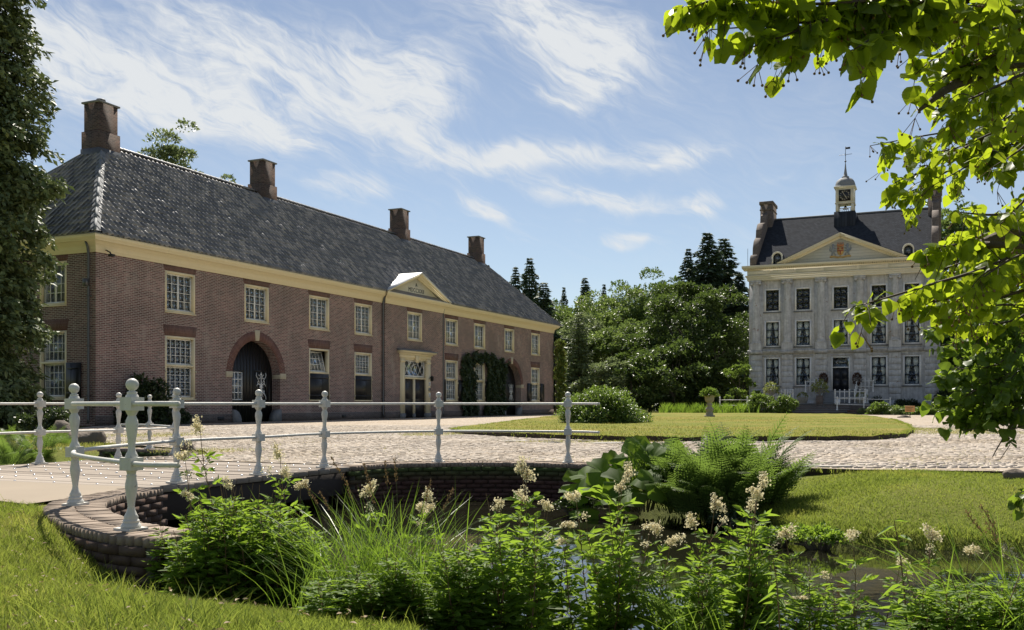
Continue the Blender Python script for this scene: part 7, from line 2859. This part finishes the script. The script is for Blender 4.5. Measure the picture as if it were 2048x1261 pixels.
def tree_sprays(root, twigs, leaf_size, per_m, mat, n_obj, seed, stemr=.006, fruit=False, hang=.6):
    """twigs: lists of world points; leaves hang along each"""
    r_ = np.random.default_rng(seed)
    off = np.array(root.location)
    tw = MB()
    P, T, Nn, S = [], [], [], []
    fr = []
    for pts, scale in twigs:
        path = spline(pts, 8)
        ln = np.linalg.norm(np.diff(path, axis=0), axis=1).sum()
        tw.tube(path - off, np.linspace(stemr * 1.6, stemr * .35, len(path)), 5)
        # side twigs
        subs = [(path, 1.0)]
        for k in range(int(ln * 11)):
            j = r_.integers(2, len(path) - 1)
            p = path[j]
            tg = norm(path[min(j + 1, len(path) - 1)] - path[j - 1])
            d = norm(tg * .7 + r_.normal(scale=.6, size=3) + [0, 0, -.25])
            l = r_.uniform(.05, .17)
            q = np.array([p, p + d * l * .5 + [0, 0, .01], p + d * l + [0, 0, -.03]])
            q = spline(q, 4)
            tw.tube(q - off, np.linspace(stemr * .5, stemr * .2, len(q)), 4)
            subs.append((q, 1.0))
        for q, _ in subs:
            lq = np.linalg.norm(np.diff(q, axis=0), axis=1).sum()
            m_ = max(3, int(lq * per_m))
            for k in range(m_):
                u = r_.random()
                i = min(int(u * (len(q) - 1)), len(q) - 2)
                p = q[i] + (q[i + 1] - q[i]) * (u * (len(q) - 1) - i)
                tg = norm(q[i + 1] - q[i])
                d = norm(tg * .5 + r_.normal(scale=.55, size=3) + [0, 0, -hang])
                base = p + d * .02
                P.append(base); T.append(d); Nn.append(np.array([0, 0, .55]) + r_.normal(scale=.55, size=3) + [0, -.25, 0]); S.append(leaf_size * scale * r_.uniform(.55, 1.2))
            if fruit and r_.random() < .7:
                p = q[-1]
                for k in range(r_.integers(2, 5)):
                    fr.append((p, p + np.array([r_.normal(scale=.02), r_.normal(scale=.02), -r_.uniform(.03, .06)])))
    P, T, Nn, S = map(np.array, (P, T, Nn, S))
    R = leaf_frames(T, Nn)
    k2 = (P[:, 0] / P[:, 1]); e2 = (P[:, 2] - EYE) / P[:, 1]
    vis = (np.abs(k2) < .525) & (e2 < .415) & (P[:, 1] > .5)
    score = np.where(vis, S / P[:, 1], 0)
    order = np.argsort(-score)
    own = [i for i in order[:n_obj] if vis[i]]
    rest = np.setdiff1d(np.arange(len(P)), own)
    Vs, Fs, o_ = [], [], 0
    for j, (V0, F0) in enumerate(HL):
        idx = rest[rest % 5 == j]
        if not len(idx): continue
        V = np.einsum('nij,vj->nvi', R[idx], V0) * S[idx][:, None, None] + (P[idx] - off)[:, None, :]
        F = (F0[None] + (np.arange(len(idx)) * len(V0))[:, None, None] + o_).reshape(-1, 4)
        Vs.append(V.reshape(-1, 3)); Fs.append(F); o_ += len(idx) * len(V0)
    o = obj('foliage', mesh('foliage', np.concatenate(Vs), np.concatenate(Fs), M[mat], True), root)
    o['kind'] = 'stuff'
    lm = [mesh('leaf', V0, F0, M[mat], True) for V0, F0 in HL]
    for i in own:
        m4 = Matrix(R[i].tolist()).to_4x4()
        o = obj('leaf', lm[i % 5], root)
        o.matrix_local = Matrix.Translation(Vector(P[i] - off)) @ m4 @ Matrix.Scale(float(S[i]), 4)
    o = tw.build('twigs', M['twig'], root, True)
    o['kind'] = 'stuff'
    if fr:
        fm = MB()
        for a, b in fr:
            fm.tube([a - off, b - off], .0012, 3, False); fm.ball(tuple(b - off), .0045, 6, 4)
        o = fm.build('fruits', M['seed'], root, True)
        o['kind'] = 'stuff'


lin = tag(empty('linden_tree', (4.3, 3.2, -.1), 0), 'overhanging linden with big translucent heart shaped leaves in the upper corner', 'tree')
lo_ = np.array([4.3, 3.2, -.1])
tk = MB().tube(spline([(0, 0, -.3), (.05, .02, 1.5), (-.05, .0, 3.2), (.1, .1, 6), (0, 0, 9)], 5), np.linspace(.26, .06, 21), 12)
tk.build('trunk', M['bark'], lin, True)
Wp = lambda *l: np.array([PT(*q) for q in l])
branches = [Wp((2330, -260, 3.9), (2120, 40, 3.6), (1990, 130, 3.4), (1900, 175, 3.2), (1840, 220, 3.1)),
            Wp((2400, -330, 3.6), (2150, -80, 3.2), (1950, -20, 3.0), (1750, 10, 2.9), (1560, 30, 2.85)),
            Wp((2500, 100, 4.0), (2200, 330, 3.5), (2080, 440, 3.2), (1980, 480, 3.1), (1880, 530, 3.0)),
            Wp((2500, 0, 4.4), (2200, 200, 4.4), (2060, 250, 4.4), (1930, 300, 4.4), (1830, 350, 4.4))]
bm = MB()
BPATH = []
for b in branches:
    # join to the trunk
    z = b[0][2]
    st0 = np.array([4.3, 3.2, max(1.4, z - .5)])
    path = spline(np.vstack([[st0], b]), 8)
    bm.tube(path - lo_, np.linspace(.055, .006, len(path)), 7)
    BPATH.append(path)
tw_ = []
def T_(*l, s=1.0): tw_.append((Wp(*l), s))
T_((1950, -20, 3.0), (1700, 5, 2.85), (1500, 10, 2.8), (1350, 15, 2.75))
T_((1850, 0, 2.95), (1650, 40, 2.85), (1420, 60, 2.8))
T_((1750, 10, 2.9), (1600, 60, 2.8), (1490, 100, 2.75))
T_((1800, 0, 2.9), (1700, 50, 2.9), (1610, 75, 2.85))
T_((1900, 0, 3.0), (1780, 25, 2.95), (1690, 45, 2.9))
T_((1900, 30, 3.1), (1800, 50, 3.0), (1740, 80, 2.8), (1700, 105, 2.7), s=1.1)
T_((1990, 0, 3.2), (1880, 40, 3.1), (1800, 90, 3.1))
T_((2080, 40, 3.4), (1980, 60, 3.3), (1880, 110, 3.2), (1830, 150, 3.1))
T_((2080, 90, 3.4), (1990, 110, 3.3), (1910, 140, 3.2), (1860, 175, 3.2))
T_((2090, 130, 3.2), (2020, 160, 3.1), (1960, 190, 3.0), (1920, 205, 3.0))
T_((2090, 200, 4.4), (1960, 250, 4.4), (1830, 275, 4.4), (1740, 292, 4.4), s=.95)
T_((2060, 250, 4.4), (1950, 290, 4.4), (1850, 340, 4.4), (1790, 365, 4.4), s=.95)
T_((1990, 300, 4.5), (1900, 340, 4.5), (1830, 380, 4.5), (1780, 393, 4.5), s=.95)
T_((2090, 250, 3.6), (2040, 300, 3.5), (1985, 335, 3.5))
T_((2090, 30, 3.0), (2010, 20, 2.9), (1930, 10, 2.9))
T_((1700, -30, 2.9), (1560, -10, 2.8), (1430, 0, 2.75), (1360, 30, 2.7), s=1.1)
T_((1900, -40, 3.0), (1760, -10, 2.9), (1620, 20, 2.85), (1540, 60, 2.8), s=1.05)
T_((1990, -20, 3.1), (1900, 20, 3.0), (1820, 50, 3.0), (1760, 60, 2.95))
T_((2060, -20, 3.3), (1980, 30, 3.2), (1900, 70, 3.15))
T_((2090, 60, 3.5), (2030, 90, 3.4), (1960, 100, 3.4), (1890, 120, 3.3))
T_((2100, 160, 3.9), (2040, 190, 3.8), (1980, 220, 3.8), (1900, 250, 3.8), s=.95)
T_((2100, 220, 4.2), (2000, 260, 4.2), (1900, 300, 4.2), (1810, 305, 4.2), s=.95)
T_((2100, 280, 4.3), (2020, 290, 4.3), (1940, 330, 4.3), (1860, 375, 4.3), s=.95)
T_((2100, 40, 3.8), (2050, 120, 3.8), (2000, 200, 3.8))
T_((2100, 470, 3.4), (2020, 490, 3.3), (1940, 520, 3.3), (1880, 540, 3.2))
T_((2100, 540, 3.5), (2020, 550, 3.5), (1950, 590, 3.4), (1880, 620, 3.4))
T_((2100, 430, 3.6), (2030, 450, 3.6), (1960, 470, 3.6))
T_((2100, 620, 3.8), (2010, 610, 3.8), (1940, 620, 3.8))
T_((2090, 420, 3.2), (1990, 430, 3.1), (1920, 425, 3.0), s=.8)
T_((2080, 440, 3.2), (1990, 480, 3.1), (1910, 490, 3.0), (1850, 500, 3.0), s=.8)
T_((2080, 490, 3.2), (1960, 540, 3.1), (1860, 570, 3.0), (1760, 600, 2.9), (1720, 610, 2.9), s=.8)
T_((2080, 530, 3.3), (1980, 560, 3.2), (1890, 600, 3.1), (1820, 600, 3.1), s=.8)
T_((2080, 570, 3.4), (1990, 600, 3.4), (1910, 630, 3.4), s=.8)
T_((2080, 500, 2.9), (2020, 520, 2.9), (1960, 560, 2.9), s=.8)
T_((2090, 350, 3.0), (2050, 400, 3.0), (2000, 450, 3.0), s=.8)
T_((2090, 600, 3.6), (2030, 640, 3.6), (1960, 650, 3.6), s=.8)
T_((2110, 90, 4.0), (2040, 110, 3.9), (1960, 150, 3.9), (1880, 190, 3.9), s=.9)
T_((2110, 130, 4.0), (2060, 160, 4.0), (2000, 180, 4.0), (1930, 170, 4.0), s=.9)
T_((2110, 10, 3.6), (2020, 60, 3.6), (1940, 70, 3.6), (1860, 60, 3.6), s=.95)
T_((2110, 250, 4.4), (2060, 230, 4.4), (2000, 240, 4.4), (1930, 270, 4.4), s=.9)
T_((2110, 500, 3.9), (2050, 530, 3.9), (1990, 580, 3.9), (1930, 600, 3.9), s=.85)
T_((2110, 450, 3.9), (2060, 480, 3.9), (2000, 500, 3.9), (1940, 480, 3.9), s=.85)
# the crown beyond the picture edge
for k in range(70):
    a = np.array([4.2 + rng.normal(scale=1.0), 3.2 + rng.normal(scale=1.0), 2.0 + rng.uniform(0, 5.0)])
    if a[0] / a[1] < .56: continue
    d = np.array([rng.normal(scale=.5), rng.normal(scale=.5), -.15])
    tw_.append((np.array([a, a + d * .5, a + d]), 1.0))
trunk_pts = np.array([[4.3, 3.2, z] for z in np.linspace(1.5, 8.5, 40)])
for p, s_ in tw_:
    # every spray hangs on a branch or on the trunk
    allp = np.concatenate(BPATH + [trunk_pts])
    dd = np.linalg.norm(allp - p[0], axis=1)
    j = int(np.argmin(dd))
    if dd[j] > .015:
        q0 = allp[j]
        bm.tube(spline([q0, (q0 + p[0]) / 2 + [0, 0, .04 * dd[j]], p[0]], 5) - lo_, np.linspace(.012 + .01 * dd[j], .007, 11), 5)
bm.build('branches', M['bark'], lin, True)
tree_sprays(lin, tw_, .058, 62, 'linden', 300, 3, .0045, True)

# alder with small round leaves
ald = tag(empty('alder_tree', (5.6, 3.9, -.25), 0), 'small leaved alder twigs hanging below the linden at the picture edge', 'tree')
ao = np.array([5.6, 3.9, -.25])
MB().tube(spline([(0, 0, -.3), (.05, 0, 1.2), (0, .1, 2.5), (.1, 0, 4.2)], 5), np.linspace(.13, .03, 16), 9).build('trunk', M['bark'], ald, True)
tw_ = []
T_((2300, 560, 6.0), (2120, 620, 5.8), (1960, 640, 5.6), (1860, 660, 5.5))
T_((2300, 600, 6.0), (2120, 660, 5.6), (1980, 690, 5.5), (1870, 690, 5.5))
T_((2280, 640, 6.0), (2100, 700, 5.6), (1960, 740, 5.5), (1880, 760, 5.4))
T_((2280, 660, 6.0), (2120, 740, 5.6), (1980, 780, 5.5), (1885, 800, 5.4))
T_((2280, 680, 6.0), (2100, 780, 5.6), (1980, 820, 5.4), (1910, 838, 5.4))
T_((2200, 640, 5.8), (2080, 700, 5.4), (2000, 700, 5.3), (1940, 720, 5.3))
T_((2200, 700, 5.8), (2090, 770, 5.3), (2020, 790, 5.3), (1950, 770, 5.3))
T_((2200, 560, 5.8), (2080, 600, 5.4), (2000, 620, 5.3), (1930, 610, 5.3))
T_((2160, 740, 5.6), (2070, 810, 5.3), (2010, 830, 5.2), (1960, 830, 5.2))
T_((2160, 580, 5.6), (2080, 650, 5.3), (2020, 660, 5.2), (1970, 650, 5.2))
T_((2160, 620, 5.5), (2060, 680, 5.2), (1990, 730, 5.2), (1900, 740, 5.2))
T_((2160, 660, 5.5), (2060, 740, 5.2), (1990, 760, 5.2), (1920, 800, 5.2))
T_((2160, 720, 5.5), (2080, 780, 5.2), (2030, 820, 5.2), (1960, 845, 5.2))
T_((2160, 600, 5.5), (2080, 620, 5.2), (1990, 660, 5.2), (1920, 680, 5.2))
T_((2160, 680, 5.5), (2090, 720, 5.0), (2040, 740, 5.0), (1990, 800, 5.0))
T_((2250, 900, 5.6), (2120, 950, 5.4), (2060, 985, 5.3), (2030, 1000, 5.3))
bmm = MB()
for p, s in tw_:
    bmm.tube(spline(np.array([[5.6, 3.9, max(.4, p[0][2] - .5)], (np.array([5.6, 3.9, p[0][2]]) + p[0]) / 2, p[0]]), 5) - ao, np.linspace(.035, .01, 11), 6)
bmm.tube(Wp((2060, 800, 5.2), (2030, 845, 5.2), (2010, 870, 5.2), (1990, 905, 5.2), (1985, 915, 5.2)) - ao, np.linspace(.006, .002, 5), 5)
bmm.tube(Wp((2060, 850, 5.2), (2000, 865, 5.2), (1950, 858, 5.2), (1925, 862, 5.2)) - ao, np.linspace(.004, .0015, 4), 5)
bmm.tube(Wp((2015, 865, 5.2), (2020, 890, 5.2), (2000, 920, 5.2)) - ao, np.linspace(.003, .0015, 3), 5)
bmm.build('branches', M['bark'], ald, True)
tree_sprays(ald, tw_, .056, 56, 'alder', 220, 8, .004, False, .35)
